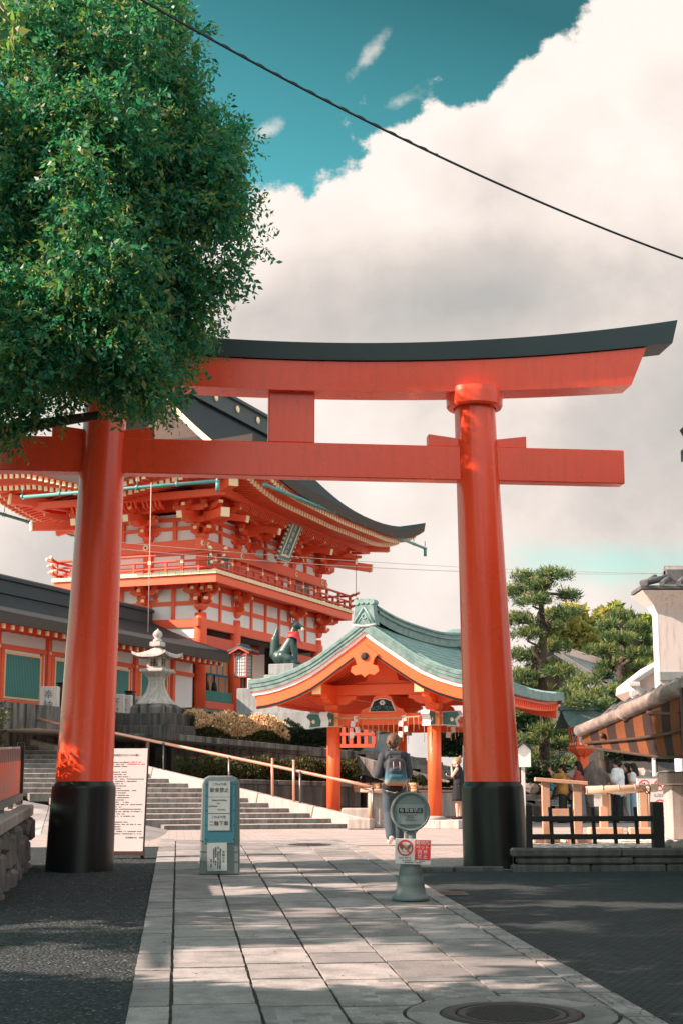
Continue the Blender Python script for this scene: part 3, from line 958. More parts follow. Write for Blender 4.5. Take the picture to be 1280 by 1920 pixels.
for z, r_, ext in ((9.660, .05, .42), (9.420, .04, .36), (9.180, .045, .30)):
    mb = MB().mat(M['vermd'])
    for y in (-rb, GD + rb):
        p = [(-rb - ext, y, z + .12), (-rb - ext * .5, y, z + .03), (-rb, y, z), (GW + rb, y, z), (GW + rb + ext * .5, y, z + .03), (GW + rb + ext, y, z + .12)]
        mb.tube(p, r_, 8)
    for x in (-rb, GW + rb):
        p = [(x, -rb - ext, z + .135), (x, -rb - ext * .5, z + .045), (x, -rb, z + .012), (x, GD + rb, z + .012), (x, GD + rb + ext * .5, z + .045), (x, GD + rb + ext, z + .135)]
        mb.tube(p, r_, 8)
    mb.mat(M['gilt'])
    for x in (-rb, GW + rb):
        for y in (-rb, GD + rb):
            sx, sy = (-1 if x < 0 else 1), (-1 if y < 0 else 1)
            mb.tube([(x + sx * ext * .8, y, z + .085), (x + sx * ext * 1.03, y, z + .125)], r_ * 1.15, 8)
            mb.tube([(x, y + sy * ext * .8, z + .10), (x, y + sy * ext * 1.03, z + .14)], r_ * 1.15, 8)
    gp(mb, 'railing_bar')
po = MB().mat(M['vermd']); po.box(-.05, .05, -.05, .05, 9.065, 9.640); po.mat(M['gilt']); po.box(-.055, .055, -.055, .055, 9.360, 9.480); po.box(-.07, .07, -.075, .075, 8.920, 9.080); po = po.mesh('railing_post')
ph = MB().mat(M['vermd']); ph.box(-.04, .04, -.04, .04, 9.065, 9.400); ph = ph.mesh('railing_strut')
Xp, Xh = [], []
for y in (-rb, GD + rb):
    k = 10
    for i in range(k + 1): Xp.append(GX @ T(-rb + (GW + 2 * rb) * i / k, y, 0))
    for i in range(k): Xh.append(GX @ T(-rb + (GW + 2 * rb) * (i + .5) / k, y, 0))
for x in (-rb, GW + rb):
    k = 5
    for i in range(1, k): Xp.append(GX @ T(x, -rb + (GD + 2 * rb) * i / k, 0))
    for i in range(k): Xh.append(GX @ T(x, -rb + (GD + 2 * rb) * (i + .5) / k, 0))
repeats(gate, 'railing_post', po, Xp); repeats(gate, 'railing_strut', ph, Xh)
# teal shutters and doors on the upper wall
mb = MB().mat(M['teal'])
for x in (1.3, 8.9): mb.box(x - .8, x + .8, -.03, -.002, 9.15, 9.9)
gp(mb, 'upper_shutter')
mb = MB().mat(M['vermw']); mb.box(3.2, 7.1, -.05, -.002, 9.1, 9.9); gp(mb, 'upper_door')

# eaves
OV = 3.6
def lift(x, y):
    """upward sweep of the eaves towards the corners"""
    kx = abs(x - GW / 2) / (GW / 2 + OV); ky = abs(y - GD / 2) / (GD / 2 + OV)
    return 1.45 * max(0, kx - .45) ** 2.2 * (1 if ky > .55 else ky / .55) / .268 * .62 + .45 * max(0, ky - .35) ** 2.2 * (1 if kx > .7 else kx / .7) * .8
# outer purlin beam and its curved ceiling ribs
mb = MB().mat(M['vermw']); loop(mb, 1.72, .22, 11.52, 11.76); gp(mb, 'eave_purlin')
mb = MB().mat(M['vermw']); loop(mb, .12, .24, 11.40, 12.0); gp(mb, 'wall_plate')
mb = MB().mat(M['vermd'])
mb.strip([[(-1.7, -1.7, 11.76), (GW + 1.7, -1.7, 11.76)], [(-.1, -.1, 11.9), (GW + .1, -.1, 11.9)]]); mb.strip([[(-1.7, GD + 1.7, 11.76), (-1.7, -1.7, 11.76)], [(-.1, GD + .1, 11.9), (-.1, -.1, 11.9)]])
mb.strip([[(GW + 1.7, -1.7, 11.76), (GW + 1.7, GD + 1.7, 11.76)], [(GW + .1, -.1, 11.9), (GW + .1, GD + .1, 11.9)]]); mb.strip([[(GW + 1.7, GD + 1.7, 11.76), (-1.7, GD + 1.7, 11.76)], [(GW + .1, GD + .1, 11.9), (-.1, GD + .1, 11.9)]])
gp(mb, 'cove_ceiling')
# curved cove ribs above the brackets
rm = MB().mat(M['vermw'])
for i in range(5): rm.prism([(-.62, .42), (-.62, .30), (-.48, .06), (-.2, 0), (-.2, .10), (-.42, .18), (-.52, .42)], -.03 + i * .16, .03 + i * .16, R(pi / 2, 'Z'))
rm = rm.mesh('cove_rib')
Xs = []
for i in range(12): Xs.append(GX @ T(.55 + i * .86, -1.0, 11.26))
for i in range(4): Xs.append(GX @ T(-1.0, .9 + i * .95, 11.26) @ R(-pi / 2, 'Z'))
repeats(gate, 'cove_rib', rm, Xs)
# tail rafters with gilt ends
tm = MB().mat(M['vermw']); tm.box(-.095, .095, -1.68, 0, -.11, .12); tm.mat(M['gilt']); tm.box(-.10, .10, -1.71, -1.675, -.115, .125); tm = tm.mesh('tail_rafter')
Xs = []
for x in colx: Xs += [GX @ T(x, -.1, 11.28) @ R(.20, 'X')]
for y in coly: Xs += [GX @ T(-.1, y, 11.28) @ R(-pi / 2, 'Z') @ R(.20, 'X')]
for x in (0, GW): Xs += [GX @ T(x, GD + .1, 11.28) @ R(pi, 'Z') @ R(.20, 'X')]
Xs += [GX @ T(GW + .1, y, 11.28) @ R(pi / 2, 'Z') @ R(.20, 'X') for y in coly]
repeats(gate, 'tail_rafter', tm, Xs)
hm = MB().mat(M['vermw']); hm.box(-.15, .15, -3.25, 0, -.16, .17); hm.mat(M['gilt']); hm.box(-.16, .16, -3.3, -3.24, -.17, .19); hm = hm.mesh('hip_rafter')
hm2 = MB().mat(M['vermw']); hm2.box(-.14, .14, -2.45, 0, -.15, .15); hm2.mat(M['gilt']); hm2.box(-.15, .15, -2.5, -2.44, -.16, .16); hm2 = hm2.mesh('corner_tail_rafter')
for (x, y, a) in ((0, 0, -pi / 4), (GW, 0, pi / 4), (GW, GD, 3 * pi / 4), (0, GD, -3 * pi / 4)):
    link('hip_rafter', hm, gate, GX @ T(x, y, 11.66) @ R(a, 'Z') @ R(-.05, 'X'))
    link('corner_tail_rafter', hm2, gate, GX @ T(x, y, 11.08) @ R(a, 'Z') @ R(.07, 'X'))
# two rows of rafters with gilt tips
def raf(L, sz, nm):
    r = MB().mat(M['vermw']); r.box(-sz / 2, sz / 2, -L, 0, -sz * .6, sz * .6)
    r.mat(M['gilt']); r.box(-sz * .56, sz * .56, -L - .012, -L + .05, -sz * .66, sz * .66)
    return r.mesh(nm)
r1, r2 = raf(2.75, .125, 'rafter'), raf(1.2, .115, 'flying_rafter')
def rafters(me, nm, o, z, slope_, pitch, y_in):
    Xs = []
    def row(L, place):
        k = int(L / pitch)
        for i in range(k + 1): Xs.append(place(-o + .25 + (L + 2 * o - .5) * i / int((L + 2 * o - .5) / pitch)) if False else None)
    def go(L, fn):
        k = int((L + 2 * o - .6) / pitch)
        for i in range(k + 1):
            s_ = -o + .3 + (L + 2 * o - .6) * i / k
            Xs.append(fn(s_))
    def X_(x, y, a):
        # the rafter's tip sits at the eave; its pivot lies inward
        tipx, tipy = x, y
        return GX @ T(tipx, tipy, z + lift(tipx, tipy)) @ R(a, 'Z') @ R(slope_, 'X') @ T(0, y_in, 0)
    go(GW, lambda s_: X_(s_, -o, 0)); go(GD, lambda s_: X_(-o, s_, -pi / 2))
    go(GW, lambda s_: X_(s_, GD + o, pi)); go(GD, lambda s_: X_(GW + o, s_, pi / 2))
    Xs = [x for x in Xs if x is not None]
    repeats(gate, nm, me, Xs, 98, rest=nm + 's')
rafters(r1, 'rafter', 2.75, 11.50, .13, .235, 2.75)
rafters(r2, 'flying_rafter', 3.32, 11.60, .06, .235, 1.2)
# boards over the rafters, eave fascia, gutter
def eave_loop(o, z, n_=28):
    P = []
    for (a, b_) in (((-o, -o), (GW + o, -o)), ((GW + o, -o), (GW + o, GD + o)), ((GW + o, GD + o), (-o, GD + o)), ((-o, GD + o), (-o, -o))):
        for i in range(n_):
            x, y = a[0] + (b_[0] - a[0]) * i / n_, a[1] + (b_[1] - a[1]) * i / n_
            P.append((x, y, z + lift(x, y)))
    return P + [P[0]]
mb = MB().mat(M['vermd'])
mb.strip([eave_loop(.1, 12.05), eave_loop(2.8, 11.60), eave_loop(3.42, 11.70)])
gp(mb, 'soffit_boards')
mb = MB().mat(M['vermw']); mb.strip([eave_loop(2.72, 11.57), eave_loop(2.82, 11.57), eave_loop(2.82, 11.66), eave_loop(2.72, 11.66)]); mb.strip([eave_loop(3.30, 11.67), eave_loop(3.44, 11.67), eave_loop(3.44, 11.80), eave_loop(3.30, 11.80)]); gp(mb, 'eave_board')
BARK = paint('cypress_bark_roof', (.020, .030, .033), .9, .35, 6.0, bmp=.6)
BARKE = paint('bark_roof_edge', (.060, .046, .040), .95, .3, 10.0, bmp=.5)
# roof: hip-and-gable height field
Z0, ZT = 12.02, 16.6; TM = GD / 2 + OV
GS = 3.2                                             # the gables stand this far in from the end eaves
def prof(t): q = min(1, max(0, t / TM)); return (ZT - Z0) * (.42 * q + .58 * q ** 1.9)
def rz(x, y, upper):
    dyy = min(y + OV, GD + OV - y); dxx = min(x + OV, GW + OV - x)
    return Z0 + lift(x, y) * max(0, 1 - min(dxx, dyy) / 2.5) + prof(dyy if upper else min(dxx, dyy))
mb = MB().mat(BARK)
ny = 40
yy = [-OV + (GD + 2 * OV) * (.5 - .5 * cos(pi * i / ny)) * 1.0 for i in range(ny + 1)]
def rows_for(xs_, upper): return [[(x, y, rz(x, y, upper)) for y in yy] for x in xs_]
L0 = [-OV + GS * i / 10 for i in range(11)]
mb.strip([r[::-1] for r in rows_for(L0, False)], None, True)
L1 = [-OV + GS - .35 + (GW + 2 * OV - 2 * GS + .7) * i / 40 for i in range(41)]
mb.strip([r[::-1] for r in [[(x, y, rz(min(max(x, -OV + GS), GW + OV - GS), y, True) if rz(x, y, True) else 0) for y in yy] for x in L1]], None, True)
L2 = [GW + OV - GS + GS * i / 10 for i in range(11)]
mb.strip([r[::-1] for r in rows_for(L2, False)], None, True)
gp(mb, 'bark_roof')
mb = MB().mat(BARKE)
def edge(z, o): return [(x, y, z + lift(x, y)) for (x, y, q) in [(max(-o, min(GW + o, p[0] * 1.0)), max(-o, min(GD + o, p[1])), 0) for p in eave_loop(OV, 0)]]
E0 = [(p[0], p[1], Z0 + lift(p[0], p[1]) + .002) for p in eave_loop(OV, 0)]
E1 = [(p[0], p[1], Z0 - .36 + lift(p[0], p[1])) for p in eave_loop(OV - .05, 0)]
E2 = [(p[0], p[1], Z0 - .30 + lift(p[0], p[1])) for p in eave_loop(3.30, 0)]
mb.strip([E0, E1, E2]); gp(mb, 'roof_edge')
# gable walls with bargeboards
for sgn, xg in ((-1, -OV + GS - .02), (1, GW + OV - GS + .02)):
    mb = MB().mat(M['brown'])
    pts = [(y, rz(min(max(xg, -OV + GS), GW + OV - GS), y, True) - .12) for y in yy if GS - .6 < min(y + OV, GD + OV - y)]
    poly = pts
    mb.prism([(a, b_) for a, b_ in poly], -.05, .05, T(xg + (.30 if sgn < 0 else -.30), 0, 0) @ R(pi / 2, 'Z'))
    gp(mb, 'gable_wall')
    mb = MB().mat(M['gilt'])
    xo = xg - .33 if sgn < 0 else xg + .33
    top = [(xo, a, b_ + .10) for a, b_ in pts]
    mb.strip([[(p[0], p[1], p[2] - .26) for p in top], [(p[0] , p[1], p[2]) for p in top], [(p[0] + .08, p[1], p[2]) for p in top], [(p[0] + .08, p[1], p[2] - .26) for p in top], [(p[0], p[1], p[2] - .26) for p in top]])
    gp(mb, 'bargeboard')
# ridge with gilt crests
mb = MB().mat(paint('ridge_box', (.040, .060, .064), .6, .25, 4.0))
x0, x1 = -OV + GS - .5, GW + OV - GS + .5
mb.prism([(-.42, ZT - .25), (.42, ZT - .25), (.36, ZT + .42), (.48, ZT + .46), (.48, ZT + .58), (.2, ZT + .72), (-.2, ZT + .72), (-.48, ZT + .58), (-.48, ZT + .46), (-.36, ZT + .42)][::-1], x0, x1, T(0, GD / 2, 0) @ R(pi / 2, 'Z') @ Matrix.Diagonal((1, -1, 1, 1)))
rdg = gp(mb, 'ridge')
cr = MB().mat(M['gilt']); cr.lathe([(.15, 0), (.15, .04), (.06, .07)], 16, R(pi / 2, 'X')); cr = cr.mesh('crest')
for i in range(6): link('crest', cr, rdg, T(.4 + i * 1.95, GD / 2 - .41, ZT + .13))
# copper gutters hung under the eaves
def gutter(p, q, name='gutter'):
    mb = MB().mat(M['patina'])
    p, q = Vector(p), Vector(q)
    mb.tube([p, q], .058, 10); d = (q - p); n_ = int(d.length / 1.5)
    for i in range(n_ + 1):
        c = p + d * i / n_; mb.tube([c + Vector((0, 0, .11)), c + Vector((0, 0, .32))], .018, 5); mb.lathe([(.09, -.03), (.09, .03)], 10, T(*c) @ (d.to_track_quat('Z', 'Y').to_matrix().to_4x4()), False, cap=False)
    mb.tube([q, q + Vector((0, 0, -.34))], .07, 8)
    return gp(mb, name)
gutter((-2.4, -OV + .12, 11.60), (GW + OV + .25, -OV + .12, 11.98))
gutter((-OV + .12, GD + OV - 2.6, 11.60), (-OV + .12, -2.3, 11.60))
gutter((-2.4, GD + OV - .1, 11.60), (GW + 2.4, GD + OV - .1, 11.60))

# carved name plaque leaning out under the eaves (hangs: a thing of its own)
PX = GF @ T(4.7, -1.0, 10.2) @ R(.40, 'X')
pq = thing('name_plaque', PX, 'gilt framed blue name plaque leaning out under the gate eaves', 'plaque')
PH, PWd = 2.0, 1.22
mb = MB().mat(M['bluesign']); mb.box(-.33, .33, -.05, .05, .24, PH - .26, b=.01); mb.out('panel', pq)
mb = MB().mat(M['gilt']); 
for x in (-.34, .34): mb.box(x - .04, x + .04, -.075, .06, .2, PH - .22)
for z in (.22, PH - .24): mb.box(-.38, .38, -.08, .06, z - .04, z + .04)
mb.out('inner_frame', pq)
mb = MB().mat(paint('carved_blue_green', (.10, .22, .22), .5, .5, 18.0))
for x in (-1, 1):
    pts = [(x * .38, .12)] + [(x * (.55 + .06 * sin(i * 1.7)), .12 + i * (PH - .24) / 12) for i in range(13)] + [(x * .38, PH - .12)]
    if x > 0: pts = pts
    mb.prism(pts if x > 0 else pts[::-1], -.06, .03)
mb.prism([(-.60, 0), (.60, 0), (.55, .2), (-.55, .2)], -.06, .03); mb.prism([(-.55, PH - .22), (.55, PH - .22), (.62, PH), (-.62, PH)], -.06, .03)
mb.mat(M['gilt'])
for x in (-.58, .58):
    for i in range(11): mb.ball((x, -.02, .12 + i * (PH - .24) / 10), (.045, .07, .05), n=6, m=5)
for i in range(7): mb.ball((-.5 + i / 6, -.02, .04), (.05, .07, .045), n=6, m=5); mb.ball((-.5 + i / 6, -.02, PH - .04), (.05, .07, .045), n=6, m=5)
mb.out('carved_frame', pq)
mb = MB().mat(M['gilt'])
for i, ch in enumerate('伏見稲荷大社'): text(mb, ch, .22, T(0, -.052, PH - .44 - i * .245) @ FACE, ex=.004)
mb.out('lettering', pq)

# ================================================================== TERRACES, WALLS, STAIRS
def G2W(x, y, z): v = GF @ Vector((x, y, 0)); return Vector((v.x, v.y, z))
# upper terrace ground the gate and corridor stand on
WC = Vector((xat(316, 42, 1374), 42, 0))                # corner of the upper wall
WR = Vector((xat(660, 45.2, 1409), 45.2, 0))            # right end
WL = Vector((WC.x - 16, WC.y + 2.2, 0))
zC, zR_, zL = zat(1376, 42), zat(1409, 45.2), zat(1376, 42) + .05
TZ = 3.86
tg = MB().mat(EARTH)
a = G2W(-15.5, -1.75, TZ - .02); b_ = G2W(2, -1.75, TZ - .02); c_ = G2W(14, -2.6, TZ - .02); d_ = G2W(40, 30, TZ - .02); e_ = G2W(-30, 30, TZ - .02)
tg.add([a, b_, c_, d_, e_], [(0, 1, 2, 3, 4)])
f = [a, b_, c_]
tg.mat(M['mossy']); tg.add(f + [p - Vector((0, 0, 3.2)) for p in f], [(0, 3, 4, 1), (1, 4, 5, 2)])
tag(tg.out('terrace_ground'), kind='structure')
tw = MB().mat(M['pedestal'])
P0, P1 = G2W(-4.5, -2.75, 0), G2W(13.5, -2.75, 0)
tw.bar((P0.x, P0.y, 3.3), (P1.x, P1.y, 3.3), .3, 1.16, b=.02)
tag(tw.out('terrace_wall'), 'grey stone terrace wall in front of the gate columns behind the flowering hedge', 'wall')

def wall(name, label, pts, zt, zb, th, m, capm, cap=.16, capo=.06, joints=1.0, seed=0):
    """retaining wall of big blocks with a coping; pts on the ground, zt per point"""
    r = random.Random(seed)
    t = thing(name, T(pts[0].x, pts[0].y, zb), label, 'wall')
    Xi = T(-pts[0].x, -pts[0].y, -zb)
    blk = MB().mat(m); cp = MB().mat(capm)
    for i in range(len(pts) - 1):
        p, q = pts[i], pts[i + 1]; d = q - p; L = d.length; ang = atan2(d.y, d.x)
        zo, ze = zt[i] - cap, zt[i + 1] - cap
        rows = max(1, int((max(zo, ze) - zb) / .55))
        for k in range(rows):
            x = 0
            while x < L - .01:
                w_ = min(joints * r.uniform(.7, 1.3), L - x)
                if L - x - w_ < .25: w_ = L - x
                za, zb_ = zo + (ze - zo) * x / L, zo + (ze - zo) * (x + w_) / L
                h0, h1 = (k / rows), ((k + 1) / rows)
                X = T(p.x, p.y, 0) @ R(ang, 'Z')
                dd = r.uniform(-.012, .012)
                vs = []
                for yy_ in (-th / 2 + dd, th / 2):
                    for (xx, zz) in ((x + .006, za), (x + w_ - .006, zb_)):
                        for hh in (h0, h1):
                            vs.append((xx, yy_, zb + (zz - zb) * hh + (.005 if hh == h0 else -.005)))
                blk.add(vs, [(0, 2, 3, 1), (4, 5, 7, 6), (0, 1, 5, 4), (2, 6, 7, 3), (1, 3, 7, 5), (0, 4, 6, 2)], X)
                x += w_
        x = 0
        while x < L - .01:
            w_ = min(1.5 * r.uniform(.8, 1.2), L - x)
            if L - x - w_ < .3: w_ = L - x
            za, zb_ = zo + (ze - zo) * x / L, zo + (ze - zo) * (x + w_) / L
            pa = Vector((p.x, p.y, za + cap / 2)) + d.normalized() * (x + .004 - (capo if x == 0 and i == 0 else 0)); pb = Vector((p.x, p.y, zb_ + cap / 2)) + d.normalized() * (x + w_ - .004)
            cp.bar(pa, pb, th + 2 * capo, cap, b=.015)
            x += w_
    blk.out('blocks', t, X=Xi, bevel=.012); cp.out('coping', t, X=Xi)
    return t
wall('retaining_wall', 'weathered retaining wall with dark coping under the stone lantern and flowering hedge', [WL, WC, WR], [zL, zC, zR_], 1.3, .45, M['mossy'], M['mossy'], cap=.26, capo=.05, joints=.75, seed=3)
LW0 = Vector((xat(262, 38.3, 1455), 38.3, 0)); LW1 = Vector((xat(672, 39.6, 1468), 39.6, 0))
wall('garden_wall', 'dark stained lower garden wall behind the copper handrail', [LW0, LW1], [zat(1456, 38.3), zat(1467, 39.6)], .7, .4, M['darkstone'], M['mossy'], cap=.12, capo=.03, joints=.8, seed=5)
# short return of lower wall at the left, under the lantern corner
LW2 = Vector((LW0.x - 9, LW0.y + 1.4, 0))
wall('garden_wall', 'mottled garden wall left of the lower hedge, climbing beside the stairs', [LW2, LW0 - Vector((.02, 0, 0))], [zat(1408, 39.6), zat(1446, 38.4)], .7, .36, M['mossy'], M['mossy'], cap=.14, capo=.04, joints=.7, seed=9)
# planted soil between the walls
so_ = MB().mat(EARTH)
zso = zat(1456, 38.3) - .12
so_.add([(LW2.x, LW2.y + .12, zat(1408, 39.6) - .05), (LW0.x, LW0.y, zso), (LW1.x, LW1.y, zso), (WR.x + .3, WR.y, zso + .2), (WC.x, WC.y + .3, zso + .3), (WL.x, WL.y, zso + 1.0)], [(0, 1, 2, 3, 4, 5)])
so_.add([(WL.x, WL.y + .3, zC - .1), (WC.x, WC.y + .3, zC - .12), (WR.x, WR.y + .3, zR_ - .1), (*G2W(14, -2.6, zR_ - .05),), (*G2W(-15, -3.2, zC - .05),)], [(0, 1, 2, 3, 4)])
tag(so_.out('planting_soil'), kind='structure')

# ---- broad stone stairs on the left, right edge along a sloping stringer
def S_(X): return Vector((X, 35.9 - .397 * (X - .48), .83 - .228 * (X - .48)))     # stringer line
ST_E = Vector((sin(radians(70)), cos(radians(70)), 0)); RISE, NST = .118, 19
stair = thing('stone_stairs', T(-4, 36, .75), 'broad flight of shallow granite steps rising to the left behind the blue sign', 'stairs')
SX = T(4, -36, -.75)
def step_right(k): return S_(.40 - (k - 1) * .505)
for k in range(1, NST):
    rp = step_right(k); z1 = .75 + RISE * k; z0 = z1 - RISE
    px = 312 - (312 - 42) * min(1, (k - 1) / 6.0)
    if k > 7: xl = -17
    else: xl = (px - 640) / 2848 * 34.6
    # front edge line through rp along -ST_E
    s_ = (rp.x - xl) / ST_E.x
    lp = rp - ST_E * s_
    mb = MB().mat(M['step'])
    n_ = max(2, int((rp - lp).length / 1.15)); back = Vector((-ST_E.y, ST_E.x, 0)) * 1.25
    cuts = [0] + sorted((i + random.uniform(-.25, .25)) / n_ for i in range(1, n_)) + [1]
    for a, b_ in zip(cuts[:-1], cuts[1:]):
        p = lp + (rp - lp) * a + ST_E * .004; q = lp + (rp - lp) * b_ - ST_E * .004
        dz = random.uniform(-.004, .004); nb = .012
        dirb = back.normalized()
        vs = [p + Vector((0, 0, z0 - .06 - p.z)), q + Vector((0, 0, z0 - .06 - q.z))]
        vs = [Vector((p.x, p.y, z0 - .08)), Vector((q.x, q.y, z0 - .08)), Vector((q.x, q.y, z1 - nb + dz)), Vector((p.x, p.y, z1 - nb + dz)),
              Vector((p.x, p.y, z1 + dz)) + dirb * nb, Vector((q.x, q.y, z1 + dz)) + dirb * nb,
              Vector((p.x, p.y, z1 + dz)) + back, Vector((q.x, q.y, z1 + dz)) + back]
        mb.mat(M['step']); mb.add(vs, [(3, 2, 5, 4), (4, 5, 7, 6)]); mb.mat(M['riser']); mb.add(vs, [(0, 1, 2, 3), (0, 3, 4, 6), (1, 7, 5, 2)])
    mb.out('step', stair, X=SX)
# landing at the top
mb = MB().mat(M['step'])
tp = step_right(NST - 1); zt_ = .75 + RISE * (NST - 1)
mb.add([(tp.x - .3, tp.y + 1.0, zt_), (-17, tp.y - 2.3, zt_), (-20, 50, zt_ + .02), (tp.x - 2, 46, zt_ + .02)], [(3, 2, 1, 0)])
mb.out('landing', stair, X=SX)
sg = MB().mat(M['step'])
x = .62
while x > -11.5:
    x1 = x - 1.35
    p, q = S_(x) + Vector((.10, .04, -.02)), S_(x1 + .008) + Vector((.10, .04, -.02))
    sg.bar(p, q, .34, .34, b=.02); x = x1
sg.out('stringer', stair, X=SX)
# sloping stone apron left of the stairs
ap = MB().mat(M['slab'])
A_ = at(312, 1553, 1); 
def pxz(px, py, z):
    a, dy_, dz_ = ray(px, py); t = (z - EYE) / dz_; return Vector((a * t, dy_ * t, z))
NLp, NRp, FRp, FLp = pxz(20, 1556, .80), pxz(306, 1588, .728), step_right(1) - ST_E * ((step_right(1).x + 3.9) / ST_E.x), None
FRp = Vector((FRp.x, FRp.y, .757)); k7 = step_right(7); FLp = Vector(((20 - 640) / 2848 * 34.4, 34.4, .75 + RISE * 6.1))
def bil(a, b_): return (NLp * (1 - a) + NRp * a) * (1 - b_) + (FLp * (1 - a) + FRp * a) * b_
for i in range(4):
    for j in range(5):
        r = [[bil((i + u * .985 + .006) / 4, (j + v * .98 + .008) / 5) for u in (0, .5, 1)] for v in (0, .5, 1)]
        ap.shell(r, .12, smooth=False)
tag(ap.out('stone_apron'), kind='structure')

# ---- copper handrail on thin posts
hr = thing('handrail', T(0, 35.5, .75), 'long copper coloured handrail sloping down beside the stone stairs', 'handrail')
HX = T(0, -35.5, -.75)
def hp(px, py, Y): return at(px, py, Y)
rail = [hp(20, 1333, 40.2), hp(105, 1357, 39.1), hp(213, 1374, 38.6), hp(320, 1396, 37.9), hp(450, 1423, 37.1), hp(560, 1446, 36.5), hp(655, 1466, 35.9), hp(703, 1477, 35.6)]
mb = MB().mat(M['copperrail']); mb.tube(rail, .040, 10); mb.out('rail', hr, X=HX)
for px, top, bot, Y, m, r_ in ((70, 1348, 1402, 39.5, 'steel', .018), (307, 1393, 1456, 37.95, 'steel', .02), (430, 1420, 1490, 37.2, 'steel', .028), (563, 1447, 1514, 36.45, 'steel', .028), (698, 1476, 1548, 35.6, 'steel', .028)):
    mb = MB().mat(M[m]); mb.tube([hp(px, bot, Y), hp(px, top, Y)], r_, 8); mb.mat(M['steel']); mb.ball(hp(px, top + 1, Y), (.05, .05, .03)); mb.out('post', hr, X=HX)
for px, top, bot, Y in ((511, 1424, 1502, 36.75), (551, 1427, 1510, 36.5)):
    mb = MB().mat(M['copperrail']); mb.tube([hp(px, bot, Y), hp(px, top, Y)], .034, 10); mb.ball(hp(px, top, Y), .036)
    tag(mb.out('rail_post', X=None), 'thin copper coloured pole standing through the handrail, %s one' % ('left' if px == 511 else 'right'), 'pole', 'copper poles by the handrail')

# ---- main stairs behind the pavilion, climbing to the gate front
Vd = Vector((.93, -.366, 0)); Ud = Vector((.366, .93, 0))
N0 = at(854, 1470, 44)
mst = thing('main_stairs', T(N0.x, N0.y, .75), 'wide main flight of stone steps seen behind the water pavilion, bordered by sloping stone edges', 'stairs')
MX = T(-N0.x, -N0.y, -.75)
SLP = .262
def ml(v, uu, dz=0): p = Vector((N0.x, N0.y, N0.z)) + Vd * v + Ud * uu; p.z = N0.z - SLP * v + dz; return p
for uu, nm in ((0, 'edge_stone'), (6.2, 'edge_stone')):
    mb = MB().mat(M['pedestal'] if uu else M['mossy'])
    v = -9.0
    while v < 4.2:
        mb.bar(ml(v, uu, -.22), ml(v + 1.19, uu, -.22), .36, .5, b=.02); v += 1.2
    mb.out(nm, mst, X=MX)
mb = MB().mat(M['mossy'])
p0, p1 = ml(-9, 0), ml(3.9, 0)
mb.add([(p0.x, p0.y, .5), (p1.x, p1.y, .5), (p1.x, p1.y, p1.z - .4), (p0.x, p0.y, p0.z - .4)], [(0, 1, 2, 3)]); mb.out('side_wall', mst, X=MX)
v = 4.0; z = .75
while v > -9.0:
    mb = MB().mat(M['step']); z += .15
    p, q = ml(v, .2), ml(v, 6.0); b_ = -Vd * .75
    for k in range(5):
        a, c_ = p + (q - p) * (k / 5 + .002), p + (q - p) * ((k + 1) / 5 - .002)
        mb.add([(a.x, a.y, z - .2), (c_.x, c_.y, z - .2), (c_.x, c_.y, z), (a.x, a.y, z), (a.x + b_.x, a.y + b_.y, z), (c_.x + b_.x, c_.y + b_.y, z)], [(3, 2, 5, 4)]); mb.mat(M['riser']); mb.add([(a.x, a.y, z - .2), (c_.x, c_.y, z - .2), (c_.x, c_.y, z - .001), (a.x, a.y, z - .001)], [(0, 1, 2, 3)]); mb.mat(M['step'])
    mb.out('step', mst, X=MX); v -= .15 / SLP
mb = MB().mat(M['pedestal']); p = ml(4.35, .1); mb.cbox((p.x, p.y, .75 + .24), (.75, .7, .5), b=.03); mb.out('end_block', mst, X=MX)

# ================================================================== LONG CORRIDOR BUILDING (left)
cb = thing('corridor_building', GF @ T(-8, 2, GB), 'long low building with dark bark roof, white walls and teal shutters beside the gate', 'building')
CBX = T(8, -2, -GB - .38)
def cp_(mb, name, parent=None, bevel=0): return mb.out(name, parent or cb, X=CBX if parent is None else None, bevel=bevel)
XL, XR, FY = -16.0, -.30, .12
mb = MB().mat(M['white']); mb.box(XL, XR, FY, FY + .1, 4.0, 6.35); mb.box(XL, XR, 3.9, 4.0, 4.0, 6.35); mb.box(XL, XL + .1, FY + .1, 3.9, 4.0, 6.35); cp_(mb, 'wall')
bay = [XR - .0, XR - 1.55, XR - 4.1, XR - 6.65, XR - 9.2, XR - 11.75, XR - 14.3]
for z0, z1 in ((5.85, 5.98), (4.30, 4.46)):
    mb = MB().mat(M['vermw']); mb.box(XL, XR, FY - .07, FY - .002, z0, z1); cp_(mb, 'wall_beam')
for i, x in enumerate(bay[1:]):
    mb = MB().mat(M['vermw']); mb.box(x - .09, x + .09, FY - .11, FY + .05, 3.95, 6.45); cp_(mb, 'wall_post')
    bs = MB().mat(M['gilt']); bs.lathe([(.06, 0), (.04, .03)], 8, T(x, FY - .11, 5.9) @ R(pi / 2, 'X')); cp_(bs, 'flower_boss')
